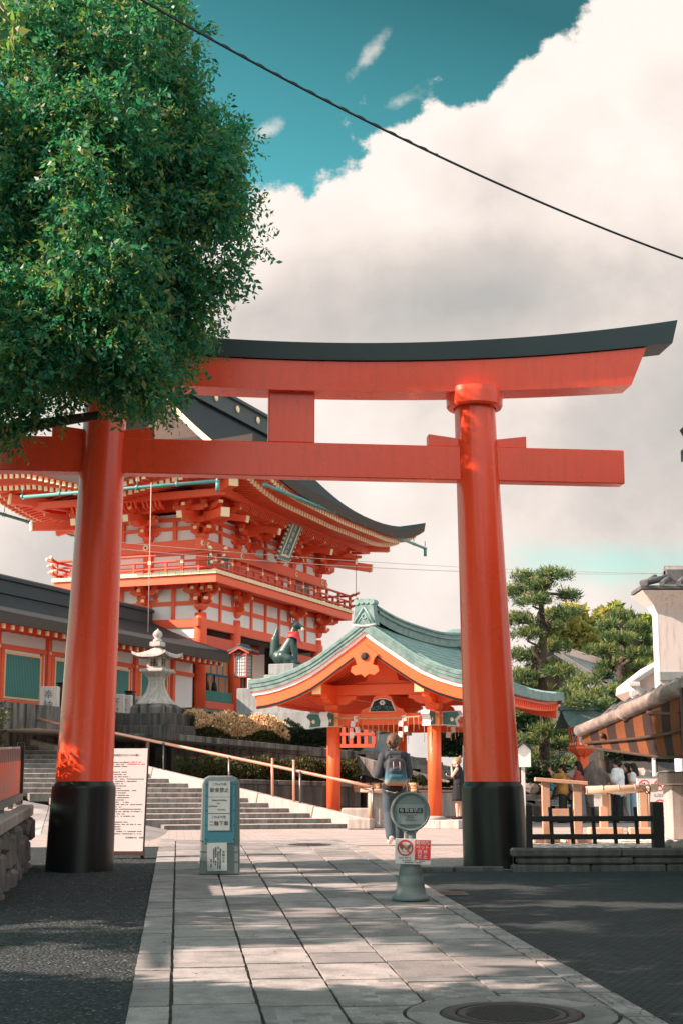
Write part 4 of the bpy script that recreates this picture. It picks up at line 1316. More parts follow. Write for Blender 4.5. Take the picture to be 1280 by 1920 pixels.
for x1, x0 in zip(bay[1:-1], bay[2:]):
    xa, xb = x0 + .42, x1 - .42
    mb = MB().mat(M['teal']); 
    k = 22
    for i in range(k): a = xa + (xb - xa) * i / k; mb.box(a + .006, a + (xb - xa) / k - .006, FY - .045, FY - .02, 4.55, 5.72)
    mb.box(xa, xb, FY - .02, FY - .003, 4.55, 5.72)
    sh = cp_(mb, 'teal_shutter')
    mb = MB().mat(M['vermo']); mb.mat(M['gold'])
    for a, b_, z0, z1 in ((xa - .06, xa, 4.5, 5.78), (xb, xb + .06, 4.5, 5.78), (xa, xb, 4.5, 4.55), (xa, xb, 5.72, 5.78)): mb.box(a, b_, FY - .06, FY - .003, z0, z1)
    mb.out('shutter_frame', sh)
    mb = MB().mat(M['vermw'])
    for a, b_ in ((xa - .20, xa - .06), (xb + .06, xb + .20)): mb.box(a, b_, FY - .05, FY - .003, 4.47, 5.84)
    cp_(mb, 'shutter_post')
    mb = MB().mat(M['vermd']); mb.box(xa - .2, xb + .2, FY - .08, FY - .003, 4.12, 4.30); cp_(mb, 'sill_board')
RYm, RZ0, RZ1, RO = 2.05, 6.28, 7.85, 1.28
def crz(y): q = 1 - abs(y - RYm) / (RYm + RO); return RZ0 + .30 + (RZ1 - RZ0 - .3) * (.72 * q + .28 * q * q)
yy_ = [-RO + (2 * (RYm + RO)) * i / 18 for i in range(19)]
mb = MB().mat(BARK)
mb.shell([[(x, y, crz(y) + .12 * max(0, (abs(x - (XL + XR) / 2) / 7.9) ** 6) * (1 if y < RYm else 1)) for y in yy_[::-1]] for x in [XL - .4 + (XR - XL + .38) * i / 24 for i in range(25)]], .26, smooth=True)
cp_(mb, 'bark_roof')
mb = MB().mat(BARKE)
mb.box(XL - .38, XR - .03, -RO - .012, -RO + .05, RZ0 + .02, RZ0 + .30); cp_(mb, 'roof_edge')
mb = MB().mat(paint('corridor_ridge', (.026, .044, .048), .6, .25, 4.0))
mb.prism([(-.30, RZ1 - .1), (-.30, RZ1 + .28), (-.38, RZ1 + .30), (-.38, RZ1 + .40), (-.12, RZ1 + .5), (.12, RZ1 + .5), (.38, RZ1 + .40), (.38, RZ1 + .30), (.30, RZ1 + .28), (.30, RZ1 - .1)], XL - .3, XR + .02, T(0, RYm, 0) @ R(pi / 2, 'Z') @ Matrix.Diagonal((1, -1, 1, 1)))
rg = cp_(mb, 'ridge')
for x in (-12.7, -5.6):
    l_ = MB().mat(M['gilt']); l_.lathe([(.13, 0), (.13, .03), (.05, .05)], 14, T(x, RYm - .30, RZ1 + .1) @ R(pi / 2, 'X')); l_.out('crest', rg)
rm = MB().mat(M['vermw']); rm.box(-.05, .05, 0, RO + .2, -.06, .06); rm.mat(M['gilt']); rm.box(-.053, .053, -.015, .04, -.063, .063); rm = rm.mesh('rafter')
repeats(cb, 'rafter', rm, [CBX @ T(x, -RO + .22, RZ0 - .02) @ R(.10, 'X') for x in [XR - .12 - i * .42 for i in range(37)]])
mb = MB().mat(M['vermw']); mb.strip([[(XL, -RO + .1, RZ0 + .05), (XR, -RO + .1, RZ0 + .05)], [(XL, FY, RZ0 + .24), (XR, FY, RZ0 + .24)]]); cp_(mb, 'soffit_boards')
mb = MB().mat(M['granite']); mb.box(XL, XR, FY - .35, FY + .3, 3.5, 4.0); cp_(mb, 'plinth')

# low stone fence with inscribed panels in front of the corridor
sf = [(-11.2, 1), (-10.55, 0), (-7.6, 1), (-7.15, 1), (-6.75, 0), (-6.3, 1)]
for i, (lx, kind) in enumerate(sf):
    X = GF @ T(lx, -1.1, TZ - .45)
    mb = MB()
    if kind:
        mb.mat(M['white2']); mb.box(-.26, .26, -.12, .12, 0, 1.02, b=.02); o = tag(mb.out('offering_stone', X=X @ R(-pi / 2 + .3, 'Z')), ['square white offering casks with brush writing beside the corridor post', '', 'pale inscribed stone slab right behind the left torii pillar', 'pale inscribed stone slab beside the dark fence post', '', 'pale inscribed stone slab nearest the stone lantern'][i], 'stone', 'inscribed stones by the corridor')
        l_ = MB().mat(M['ink2'])
        for k, ch in enumerate(['奉', '納'] if i < 1 else ['寄', '付', '者']): text(l_, ch, .26, T(0, -.122, .78 - k * .27) @ FACE)
        l_.out('lettering', o)
    else:
        mb.mat(M['brown']); mb.box(-.11, .11, -.11, .11, 0, 1.12, b=.02); mb.mat(M['black']); mb.box(-.13, .13, -.13, .13, 1.12, 1.17)
        tag(mb.out('fence_post', X=X), ['dark square timber post beside the left offering stone', '', '', '', 'dark square timber post among the pale slabs by the lantern'][i - 1 if i == 1 else i], 'post')

# ================================================================== STONE LANTERN
LC = at(292, 1378, 43.0); LX = frame((LC.x, 43.0, zC - .02), GA) @ Matrix.Scale(.87, 4)
ln = thing('stone_lantern', LX, 'large weathered granite lantern on a stepped dark plinth beside the gate', 'lantern')
def sq(mb, prof): mb.lathe([(r * sqrt(2), z) for r, z in prof], 4, I4, False, pi / 4); return mb
mb = MB().mat(M['darkstone'])
for hw, z0, z1 in ((1.25, -.40, .30), (.95, .305, .70)):
    n_ = 3
    for i in range(n_):
        for (a, b_, c_, d_) in ((-hw + 2 * hw * i / n_, -hw + 2 * hw * (i + 1) / n_ - .008, -hw, -hw + .3), (-hw + 2 * hw * i / n_, -hw + 2 * hw * (i + 1) / n_ - .008, hw - .3, hw)):
            mb.box(a, b_, c_, d_, z0, z1, b=.015)
        mb.box(-hw, -hw + .3, -hw + .3 + (2 * hw - .6) * i / n_ + .004, -hw + .3 + (2 * hw - .6) * (i + 1) / n_ - .004, z0, z1, b=.015); mb.box(hw - .3, hw, -hw + .3 + (2 * hw - .6) * i / n_ + .004, -hw + .3 + (2 * hw - .6) * (i + 1) / n_ - .004, z0, z1, b=.015)
    mb.box(-hw + .29, hw - .29, -hw + .29, hw - .29, z0, z1 - .01)
mb.out('plinth', ln)
mb = MB().mat(M['mossy']); sq(mb, [(.62, .703), (.62, .90), (.58, .96), (.50, 1.02)]); mb.out('base', ln, bevel=.015)
mb = MB().mat(M['lantern']); sq(mb, [(.50, 1.022), (.47, 1.08), (.36, 1.22), (.27, 1.42), (.215, 1.62), (.20, 1.78), (.235, 1.90), (.30, 1.96)]); mb.out('shaft', ln, bevel=.012)
mb = MB().mat(M['lantern']); sq(mb, [(.27, 1.963), (.40, 2.06), (.43, 2.10), (.43, 2.18), (.38, 2.19)]); mb.out('platform', ln, bevel=.012)
# fire box with window openings
mb = MB().mat(M['lantern']); q = .25
for sx in (-1, 1):
    for sy in (-1, 1): mb.cbox((sx * (q - .05), sy * (q - .05), 2.39), (.10, .10, .40))
mb.box(-q, q, -q, q, 2.19, 2.26); mb.box(-q, q, -q, q, 2.53, 2.60); 
fb = mb.out('fire_box', ln, bevel=.012)
mb = MB().mat(M['dark'])
for a in range(4):
    A = R(a * pi / 2, 'Z'); mb.box(-.012, .012, -q + .045, -q + .06, 2.26, 2.53, A); mb.box(-q + .1, q - .1, -q + .045, -q + .06, 2.385, 2.40, A)
mb.box(-.02, .02, -.02, .02, 2.26, 2.34)
mb.out('window_lattice', fb)
# roof with curled corners
mb = MB().mat(M['lantern'])
def rf(u, v):
    r = max(abs(u), abs(v)); c_ = min(abs(u), abs(v)) / max(r, 1e-6)
    return 3.02 - .42 * (r ** .62) + .13 * (r ** 5) * (c_ ** 3) + .03 * r ** 4
N_ = 16; top = [[((2 * i / N_ - 1) * .62, (2 * j / N_ - 1) * .62, rf(2 * i / N_ - 1, 2 * j / N_ - 1)) for i in range(N_ + 1)] for j in range(N_ + 1)]
mb.shell(top, .085, smooth=True); mb.lathe([(.30, 2.60), (.42, 2.68), (.42, 2.75)], 4, I4, False, pi / 4)
mb.out('roof', ln)
mb = MB().mat(M['lantern']); sq(mb, [(.18, 2.93), (.19, 2.96), (.19, 3.06), (.165, 3.08)]); mb.lathe([(.15, 3.08), (.16, 3.13), (.10, 3.19), (.09, 3.20), (.155, 3.27), (.165, 3.34), (.12, 3.42), (.04, 3.48), (.005, 3.53)], 20)
mb.out('finial', ln)

# ================================================================== FOX STATUE
FXY = 47.0; fz = zat(1246, FXY); fc = at(536, 1246, FXY)
FX = frame((fc.x + .10, FXY, fz), atan2(-.30, .95)) @ Matrix.Scale(1.16, 4)          # local +x is the way the fox looks
u_px = FXY / 2848
pd = thing('statue_pedestal', frame((fc.x, FXY, 0), GA), 'stepped grey stone pedestal under the fox statue', 'pedestal')
mb = MB().mat(M['pedestal'])
mb.cbox((0, 0, fz - .17), (.74, .86, .34), b=.02); mb.cbox((0, 0, fz - .46), (.95, 1.08, .24), b=.02); mb.cbox((0, 0, fz - .68), (1.15, 1.3, .20), b=.02)
mb.out('cap_stones', pd)
for hw, z0, z1 in ((1.15, fz - 1.55, fz - .79), (1.45, fz - 2.1, fz - 1.555)):
    mb = MB().mat(M['pedestal']); 
    for i in range(3): mb.box(-hw + 2 * hw * i / 3 + .004, -hw + 2 * hw * (i + 1) / 3 - .004, -hw, hw, z0, z1, b=.015)
    mb.out('stone_course', pd)
fx = MB()
def C3(p, q, a, b_): cap_(fx, p, q, a, b_)
# body sitting upright: haunches, belly, deep chest, neck, head (x forward, z up)
fx.ball((-.20, 0, .20), (.27, .22, .22)); C3((-.15, 0, .25), (.06, 0, .62), .21, .17); C3((.06, 0, .60), (.10, 0, .78), .165, .125)
C3((.10, 0, .78), (.17, 0, .99), .12, .095)
for s_ in (-1, 1):
    C3((-.12, s_ * .14, .22), (.05, s_ * .17, .14), .15, .12); C3((-.02, s_ * .18, .06), (.20, s_ * .18, .045), .07, .055)
    C3((.12, s_ * .085, .55), (.17, s_ * .085, .28), .082, .058); C3((.17, s_ * .085, .28), (.18, s_ * .085, .06), .054, .046); C3((.18, s_ * .085, .045), (.27, s_ * .085, .04), .052, .045)
# head
fx.ball((.20, 0, 1.06), (.125, .115, .105)); C3((.24, 0, 1.045), (.42, 0, .985), .075, .036); C3((.26, 0, 1.01), (.40, 0, .955), .05, .03)
for s_ in (-1, 1): C3((.14, s_ * .07, 1.12), (.10, s_ * .085, 1.28), .052, .012); C3((.12, s_ * .06, 1.12), (.13, s_ * .06, 1.2), .05, .02)
# tail: broad upright flame
C3((-.34, 0, .10), (-.42, 0, .28), .09, .13); C3((-.42, 0, .28), (-.40, 0, .68), .135, .13); C3((-.40, 0, .68), (-.33, 0, 1.02), .12, .03)
statue = fuse('fox_statue', fx, None, M['fox'], .017, 3)
statue.matrix_world = FX
tag(statue, 'seated dark bronze fox statue with raised tail and red bib', 'statue')
mb = MB().mat(M['redink'])
bp = []
for i in range(13):
    a = -2.6 + 5.2 * i / 12
    bp.append([(.125 + .150 * cos(a), .150 * sin(a), .86 + .03 * cos(a)), (.12 + .175 * cos(a), .18 * sin(a), .80), (.13 + (.225 if abs(a) < 1 else .19) * cos(a), .195 * sin(a), .74 - .22 * max(0, cos(a)) ** 3)])
mb.shell(bp, .012, smooth=True); mb.tube([(.115 + .140 * cos(2 * pi * i / 16), .140 * sin(2 * pi * i / 16), .86) for i in range(17)], .022, 6)
mb.out('bib', statue)
mb = MB().mat(M['gilt']); mb.ball((.39, 0, .955), .052); mb.out('jewel', statue)
for s_ in (-1, 1):
    mb = MB().mat(M['ink']); mb.ball((.275, s_ * .072, 1.085), .014, n=8, m=6); mb.out('eye', statue)

# second pedestal on the far side of the stairs, with its wreath
p2c = at(708, 1425, 50.5)
p2 = thing('wreath_pedestal', frame((p2c.x, 50.5, zat(1428, 50.5)), GA), 'tall pale tapering pedestal with a dark red wreath hung on it', 'pedestal')
mb = MB().mat(M['lantern']); sq(mb, [(.42, 0), (.30, 1.3), (.24, 1.45), (.30, 1.5), (.30, 1.62)]); mb.out('shaft', p2, bevel=.015)
mb = MB().mat(M['vermd']); mb.tube([(-.42, .20 * cos(2 * pi * i / 20), .95 + .20 * sin(2 * pi * i / 20)) for i in range(21)], .035, 8); mb.out('wreath', p2)
p3 = thing('stone_stele', frame((xat(688, 49), 49, zat(1400, 49)), GA), 'broad tapering grey stone block behind the walking man', 'stone')
mb = MB().mat(M['pedestal']); sq(mb, [(.85, -.5), (.58, 1.25), (.5, 1.3)]); mb.out('block', p3, bevel=.02)

# red railing glimpsed below the pavilion beam
rr = thing('red_railing', frame(at(640, 1402, 43.2), atan2(-.35, .93) + .10), 'low dark red wooden railing with square openings seen below the pavilion beam', 'railing')
for z, h_ in ((.0, .10), (.34, .08), (.62, .10)):
    mb = MB().mat(M['vermd']); mb.box(-.25, .98, -.06, .06, z, z + h_); mb.out('rail', rr)
for i in range(6):
    mb = MB().mat(M['vermd']); mb.box(-.2 + i * .22, -.10 + i * .22, -.05, .05, .09, .63); mb.out('post', rr)

# ================================================================== STANDING LANTERN by the gate
SLc = at(456, 1300, 49.3); SLX = frame((SLc.x, 49.3, zat(1340, 49.3)), GA)
sl_ = thing('standing_lantern', SLX, 'wooden framed lattice lantern with a small dark gabled roof beside the gate column', 'lantern')
zb_ = zat(1268, 49.3) - zat(1340, 49.3)
mb = MB().mat(M['brown']); 
for s_ in (-.12, .12): mb.box(s_ - .03, s_ + .03, -.03, .03, 0, zb_)
mb.out('post', sl_)
mb = MB().mat(paint('dull_red_frame', (.30, .075, .055), .6, .2, 4)); q = .205; h_ = .66
for sx in (-1, 1):
    for sy in (-1, 1): mb.cbox((sx * q, sy * q, zb_ + h_ / 2), (.045, .045, h_))
mb.box(-q - .03, q + .03, -q - .03, q + .03, zb_ - .05, zb_); mb.box(-q - .03, q + .03, -q - .03, q + .03, zb_ + h_, zb_ + h_ + .07); mb.out('frame', sl_)
mb = MB().mat(M['paper']); mb.box(-q + .01, q - .01, -q + .01, q - .01, zb_, zb_ + h_); pn = mb.out('paper_panel', sl_)
mb = MB().mat(M['ink'])
for a in range(4):
    A = R(a * pi / 2, 'Z')
    for i in range(1, 5): mb.box(-q + i * 2 * q / 5 - .006, -q + i * 2 * q / 5 + .006, -q, -q + .012, zb_, zb_ + h_, A)
    for i in range(1, 6): mb.box(-q, q, -q + .001, -q + .011, zb_ + h_ * i / 6 - .005, zb_ + h_ * i / 6 + .005, A)
mb.out('lattice', pn)
mb = MB().mat(paint('lantern_roof', (.045, .085, .095), .6, .25, 6.0))
zr = zb_ + h_ + .07
mb.shell([[(x, y, zr + .28 - .62 * abs(y) + .5 * y * y) for y in (.42, .28, .14, 0, -.14, -.28, -.42)] for x in (-.36, 0, .36)], .05, smooth=False); mb.box(-.38, .38, -.05, .05, zr + .26, zr + .33)
mb.out('roof', sl_)
mb = MB().mat(M['vermd'])
for x in (-.345, .345): mb.prism([(-.36, zr + .02), (0, zr + .22), (.36, zr + .02), (.36, zr - .02), (0, zr + .15), (-.36, zr - .02)], -.02, .02, T(x, 0, 0) @ R(pi / 2, 'Z'))
mb.out('bargeboard', sl_)

# ================================================================== WATER PAVILION
PVZ = .95
PV = frame((1.02, 36.98, PVZ), GA)                     # x along the ridge (away), y to the left
pv = thing('water_pavilion', PV, 'open vermilion water pavilion with green copper gabled roof in the middle of the plaza', 'pavilion')
HW, LN = 1.305, 5.04
def pp(mb, name, parent=None, bevel=0.0): return mb.out(name, parent or pv, bevel=bevel)
ZB = 2.54                                              # top of main beams above the platform
pm = MB().mat(M['vermo'])
pm.lathe([(.165, 0), (.165, ZB + .02)], 20); pm = pm.mesh('post')
sm_ = MB().mat(M['granite']); sm_.lathe([(.26, -.02), (.26, .04), (.21, .08)], 18); sm_ = sm_.mesh('post_stone')
for x in (0, LN):
    for y in (-HW, HW):
        link('post', pm, pv, T(x, y, .0)); link('post_stone', sm_, pv, T(x, y, 0))
for x in (0, LN):
    mb = MB().mat(M['vermo']); mb.box(x - .10, x + .10, -HW - .42, HW + .42, ZB - .28, ZB, b=.01); pp(mb, 'tie_beam')
for y in (-HW, HW):
    mb = MB().mat(M['vermo']); mb.box(-.42, LN + .42, y - .095, y + .095, ZB - .283, ZB - .003, b=.01); pp(mb, 'tie_beam')
# carved beam ends: gilt sheath with a green and white scroll
CARV = paint('carved_green', (.035, .16, .145), .5, .5, 9.0)
for x in (0, LN):
    for y in (-HW, HW):
        s_ = 1 if y > 0 else -1
        mb = MB().mat(M['gold']); mb.box(x - .175, x + .175, y - .175, y + .175, ZB - .32, ZB + .025, b=.01); pp(mb, 'beam_sheath')
        for (cx, cy, ax) in ((x, y + s_ * .46, 'y'), (x + (-.46 if x == 0 else .46), y, 'x')):
            mb = MB()
            A = T(cx, cy, ZB - .14) @ (I4 if ax == 'x' else R(pi / 2, 'Z'))
            d = (-1 if x == 0 else 1) if ax == 'x' else s_
            pts = [(-.22 * d, -.17), (.16 * d, -.20), (.10 * d, -.05), (.24 * d, .08), (.18 * d, .17), (-.22 * d, .15)]
            if d < 0: pts = pts[::-1]
            mb.mat(M['paper']); mb.prism(pts, -.105, .105, A)
            mb.mat(CARV); mb.prism([(p[0] * .90, p[1] * .90) for p in pts], -.114, .114, A)
            mb.mat(M['gilt']); mb.ball((.03 * d, -.115, -.04), (.05, .012, .05), A, 8, 5); mb.ball((.03 * d, .115, -.04), (.05, .012, .05), A, 8, 5)
            pp(mb, 'carved_beam_end')
# boat bracket and purlins
ZP = ZB + .62
for x in (0, LN):
    for y in (-HW, HW):
        mb = MB().mat(M['vermo']); mb.lathe([(.16, .02), (.24, .12), (.24, .22)], 4, T(x, y, ZB), False, pi / 4)
        mb.prism([(-.62, .44), (.62, .44), (.62, .36), (.50, .33), (.44, .27), (.30, .22), (-.30, .22), (-.44, .27), (-.50, .33), (-.62, .36)], -.09, .09, T(x, y, ZB) @ R(pi / 2, 'Z'))
        mb.prism([(-.62, .44), (.62, .44), (.62, .36), (.50, .33), (.44, .27), (.30, .22), (-.30, .22), (-.44, .27), (-.50, .33), (-.62, .36)], -.09, .09, T(x, y, ZB))
        pp(mb, 'bracket')
for y in (-HW, HW):
    mb = MB().mat(M['vermo']); mb.box(-1.12, LN + 1.12, y - .11, y + .11, ZP - .18, ZP + .07)
    mb.mat(M['gold'])
    for xx in (-1.125, LN + 1.075): mb.box(xx, xx + .05, y - .113, y + .113, ZP - .184, ZP + .074)
    pp(mb, 'purlin')
for x in (0, LN):
    mb = MB().mat(M['vermo']); mb.box(x - .12, x + .12, -HW - .55, HW + .55, ZP - .17, ZP + .09, b=.01); pp(mb, 'rainbow_beam')
    # painted frog-leg strut
    mb = MB().mat(M['vermo']); fp = [(-.60, 0), (-.52, .10), (-.34, .16), (-.22, .40), (-.10, .46), (.10, .46), (.22, .40), (.34, .16), (.52, .10), (.60, 0)]
    mb.prism(fp[::-1], -.05, .05, T(x, 0, ZB) @ R(pi / 2, 'Z')); fs_ = pp(mb, 'frog_leg_strut')
    mb = MB().mat(M['paper']); q = [(-.36, .04), (-.24, .31), (-.08, .365), (.08, .365), (.24, .31), (.36, .04)]
    sx = -1 if x == 0 else 1
    yy0, yy1 = (.05, .058)
    A = T(x, 0, ZB) @ R(pi / 2, 'Z')
    e0, e1 = (.051, .056) if sx < 0 else (-.056, -.051)
    mb.prism(q[::-1], e0, e1, A)
    mb.mat(M['ink']); e0, e1 = (.0562, .061) if sx < 0 else (-.061, -.0562); mb.prism([(a * .90, b_ * .9 + .015) for a, b_ in q][::-1], e0, e1, A)
    mb.mat(CARV)
    e = .063 if sx < 0 else -.063
    for k in (-1, 1):
        for rr_, cx_ in ((.065, .15), (.045, .25), (.05, .08)):
            mb.tube([(k * cx_ + rr_ * (1 - i / 22) * cos(i * .42), e, .11 + .03 * (cx_ < .1) + rr_ * (1 - i / 22) * sin(i * .42)) for i in range(18)], .012, 5, A)
    mb.mat(M['paper'])
    for i in range(6): mb.ball((.05 * cos(i * 1.05), e, .26 + .04 * sin(i * 1.05)), (.03, .012, .03), A, 6, 4)
    mb.out('painted_carving', fs_)
    # gable king post and board
    mb = MB().mat(M['vermo']); mb.prism([(-.95, 0), (-.42, .10), (-.36, .30), (-.14, .50), (-.12, .92), (.12, .92), (.14, .50), (.36, .30), (.42, .10), (.95, 0)][::-1], -.045, .045, T(x, 0, ZP + .09) @ R(pi / 2, 'Z')); pp(mb, 'king_post')
mb = MB().mat(M['vermo']); mb.box(-1.12, LN + 1.12, -.12, .12, ZP + .95, ZP + 1.16); pp(mb, 'ridge_purlin')
# roof profile, t across
prf = [(0, 4.66), (.25, 4.47), (.50, 4.29), (.80, 4.08), (1.1, 3.87), (1.404, 3.68), (1.8, 3.49), (2.238, 3.335), (2.6, 3.25), (2.85, 3.215), (3.03, 3.20)]
def rzp(t):
    t = abs(t)
    for (a, za), (b_, zb) in zip(prf[:-1], prf[1:]):
        if t <= b_: return za + (zb - za) * (t - a) / (b_ - a)
    return prf[-1][1]
XA, XB = -1.30, LN + 1.30
def sor(x, t): k = abs((x - LN / 2) / (LN / 2 + 1.3)); return .16 * k ** 3 * (.4 + .6 * abs(t) / 3) 
COPPER = stone('green_copper_roof', (.150, .285, .262), (.225, .380, .350), (.09, .185, .18), .5, streak=(1, 7, 1), speck=90, rough=.5, bmp=.12)
COPPERD = stone('green_copper_edge', (.055, .125, .120), (.13, .235, .22), (.25, .36, .33), .5, scale=5, streak=(3, 3, 3), rough=.55, bmp=.3)
ts = []
for (a, _), (b_, _) in zip(prf[:-1], prf[1:]):
    n_ = max(2, int((b_ - a) / .12)); ts += [a + (b_ - a) * i / n_ for i in range(n_)]
ts.append(prf[-1][0])
full = [-t for t in ts[::-1]] + ts[1:]
xs_ = [XA + (XB - XA) * i / 20 for i in range(21)]
mb = MB().mat(COPPER)
mb.shell([[(x, t, rzp(t) + sor(x, t)) for t in full[::-1]] for x in xs_], .05, smooth=True)
# standing seams: horizontal courses and the curved verge bands
for t in [.35 + i * .165 for i in range(16)]:
    for s_ in (-1, 1):
        mb.tube([(x, s_ * t, rzp(t) + sor(x, t) + .006) for x in [XA + .62 + (XB - XA - 1.24) * i / 12 for i in range(13)]], .012, 5)
for xo in (XA + .60, XB - .60):
    for s_ in (-1, 1): mb.tube([(xo, s_ * t, rzp(t) + sor(xo, t) + .012) for t in ts[2:]], .035, 6)
for s_ in (-1, 1):
    for i in range(1, 22):
        t0 = .15 + i * .13
        if t0 > 2.95: break
        for xa_, xb_ in ((XA, XA + .6), (XB - .6, XB)):
            d = .10
            mb.tube([(xa_, s_ * (t0 + (d if xa_ == XA else 0)), rzp(t0 + (d if xa_ == XA else 0)) + sor(xa_, t0) + .004), (xb_, s_ * (t0 + (0 if xa_ == XA else d)), rzp(t0 + (0 if xa_ == XA else d)) + sor(xb_, t0) + .004)], .009, 4)
pp(mb, 'copper_roof')
# thick layered verge (gable edge) and eave edge
def band(mb, x0, x1, d0, d1, full_=full):
    """strip hung below the roof surface between depths d0 and d1, from x0 to x1"""
    rows = []
    for t in full_: 
        zc = rzp(t) + sor(x0, t); rows.append([(x0, t, zc - d1), (x0, t, zc - d0), (x1, t, zc - d0), (x1, t, zc - d1), (x0, t, zc - d1)])
    mb.strip(rows, None, False); mb.add(rows[0][:4], [(0, 1, 2, 3)]); mb.add(rows[-1][:4], [(3, 2, 1, 0)])
for x0, s_ in ((XA, 1), (XB, -1)):
    mb = MB().mat(COPPERD)
    band(mb, x0 - .012 * s_, x0 + .25 * s_, .03, .11); band(mb, x0 + .005 * s_, x0 + .25 * s_, .112, .20); band(mb, x0 + .022 * s_, x0 + .25 * s_, .202, .30)
    pp(mb, 'verge_edge')
    mb = MB().mat(M['white']); band(mb, x0 + .05 * s_, x0 + .20 * s_, .30, .39, full[1:-1]); pp(mb, 'white_verge_board')
    mb = MB().mat(M['vermo']); band(mb, x0 + .08 * s_, x0 + .18 * s_, .39, .72, full[2:-2]); bg = pp(mb, 'bargeboard')
    mb = MB().mat(M['black']); band(mb, x0 + .070 * s_, x0 + .0795 * s_, .655, .715, full[2:-2]); mb.out('black_edging', bg)
    # hanging pendant (gegyo) with hexagonal boss
    A = T(x0 + .05 * s_, 0, 4.66 - .72 + .0) @ R(pi / 2, 'Z')
    mb = MB().mat(M['vermo']); pts = [(-.06, .10), (-.20, -.02), (-.28, -.02)]
    gy = [(0, .18), (-.34, -.06), (-.24, -.16), (-.20, -.30), (-.33, -.34), (-.36, -.46), (-.24, -.55), (-.10, -.52), (0, -.60), (.10, -.52), (.24, -.55), (.36, -.46), (.33, -.34), (.20, -.30), (.24, -.16), (.34, -.06)]
    mb.prism(gy if s_ > 0 else gy, -.03, .03, A); gy_o = pp(mb, 'gable_pendant')
    mb = MB().mat(M['ink']); sgn = 1 if s_ > 0 else -1
    mb.lathe([(.10, .03), (.10, .075), (.05, .095)], 6, A @ T(0, 0, -.10) @ R(-sgn * pi / 2, 'X'))
    mb.out('boss', gy_o)
for s_ in (-1, 1):
    mb = MB().mat(COPPERD); rows = []
    for x in xs_:
        z = 3.20 + sor(x, 3.03); rows.append([(x, s_ * 2.98, z - .22), (x, s_ * 3.05, z - .20), (x, s_ * 3.045, z + .005), (x, s_ * 2.9, z - .02)])
    mb.strip(rows if s_ > 0 else [r[::-1] for r in rows]); mb.add(rows[0], [(0, 1, 2, 3)]); mb.add(rows[-1], [(3, 2, 1, 0)]); pp(mb, 'eave_edge')
    mb = MB().mat(M['vermo']); rows = []
    for x in [XA + .14 + (XB - XA - .28) * i / 20 for i in range(21)]:
        z = 3.20 + sor(x, 3.03); rows.append([(x, s_ * 2.72, z - .46), (x, s_ * 2.90, z - .46), (x, s_ * 2.92, z - .20), (x, s_ * 2.72, z - .20), (x, s_ * 2.72, z - .46)])
    mb.strip(rows); pp(mb, 'eave_board')
    # soffit
    mb = MB().mat(M['vermo']); mb.strip([[(x, s_ * t, rzp(t) + sor(x, t) - .30) for t in ts] for x in xs_], None, True); pp(mb, 'soffit')
    rm = MB().mat(M['vermo'])
    pts = [(0, s_ * t, rzp(t) - .37) for t in ts[::2] if t < 2.95]
    for a, b_ in zip(pts[:-1], pts[1:]): rm.bar(a, b_, .065, .11)
    me = rm.mesh('rafter')
    repeats(pv, 'rafter', me, [T(XA + .35 + i * .2, 0, sor(XA + .35 + i * .2, 2)) for i in range(int((XB - XA - .6) / .2))])
# ridge and its end tiles
mb = MB().mat(COPPERD)
rw = []
for x in xs_:
    z = 4.66 + sor(x, 0) + .16 * abs((x - LN / 2) / 3.8) ** 2.5
    rw.append([(x, -.20, z - .12), (x, -.20, z + .06), (x, -.25, z + .08), (x, -.25, z + .13), (x, -.19, z + .15), (x, -.19, z + .19), (x, -.23, z + .21), (x, -.21, z + .26), (x, 0, z + .30), (x, .21, z + .26), (x, .23, z + .21), (x, .19, z + .19), (x, .19, z + .15), (x, .25, z + .13), (x, .25, z + .08), (x, .20, z + .06), (x, .20, z - .12)])
mb.strip(rw[1:-1]); pp(mb, 'ridge')
for x0, s_ in ((XA, 1), (XB, -1)):
    mb = MB().mat(COPPERD); z = 4.66 + .16 + .16
    A = T(x0 + .12 * s_, 0, z - .14) @ R(pi / 2, 'Z') @ Matrix.Scale(.82, 4)
    mb.prism([(-.36, -.30), (.36, -.30), (.30, .05), (.27, .36), (-.27, .36), (-.30, .05)], -.16, .16, A)
    mb.mat(COPPER)
    f_ = .165 if s_ > 0 else -.165
    for sg_ in (-1, 1): mb.tube([(sg_ * .30, f_, -.22), (0, f_, .22)], .035, 6, A); mb.tube([(sg_ * .20, f_, -.24), (0, f_, .04)], .02, 6, A)
    mb.tube([(.07 * cos(i * .45), f_, -.06 + .07 * sin(i * .45)) for i in range(15)], .02, 6, A)
    for k in (-1, -.33, .33, 1): mb.lathe([(.085, -.19), (.085, .19)], 12, A @ T(k * .24, 0, .40 - .03 * abs(k)) @ R(pi / 2, 'X'))
    mb.mat(M['paper']); mb.tube([(-.36, f_ * .95, -.30), (-.1, f_ * .95, -.335), (.1, f_ * .95, -.335), (.36, f_ * .95, -.30)], .030, 6, A)
    pp(mb, 'ridge_end_tile')
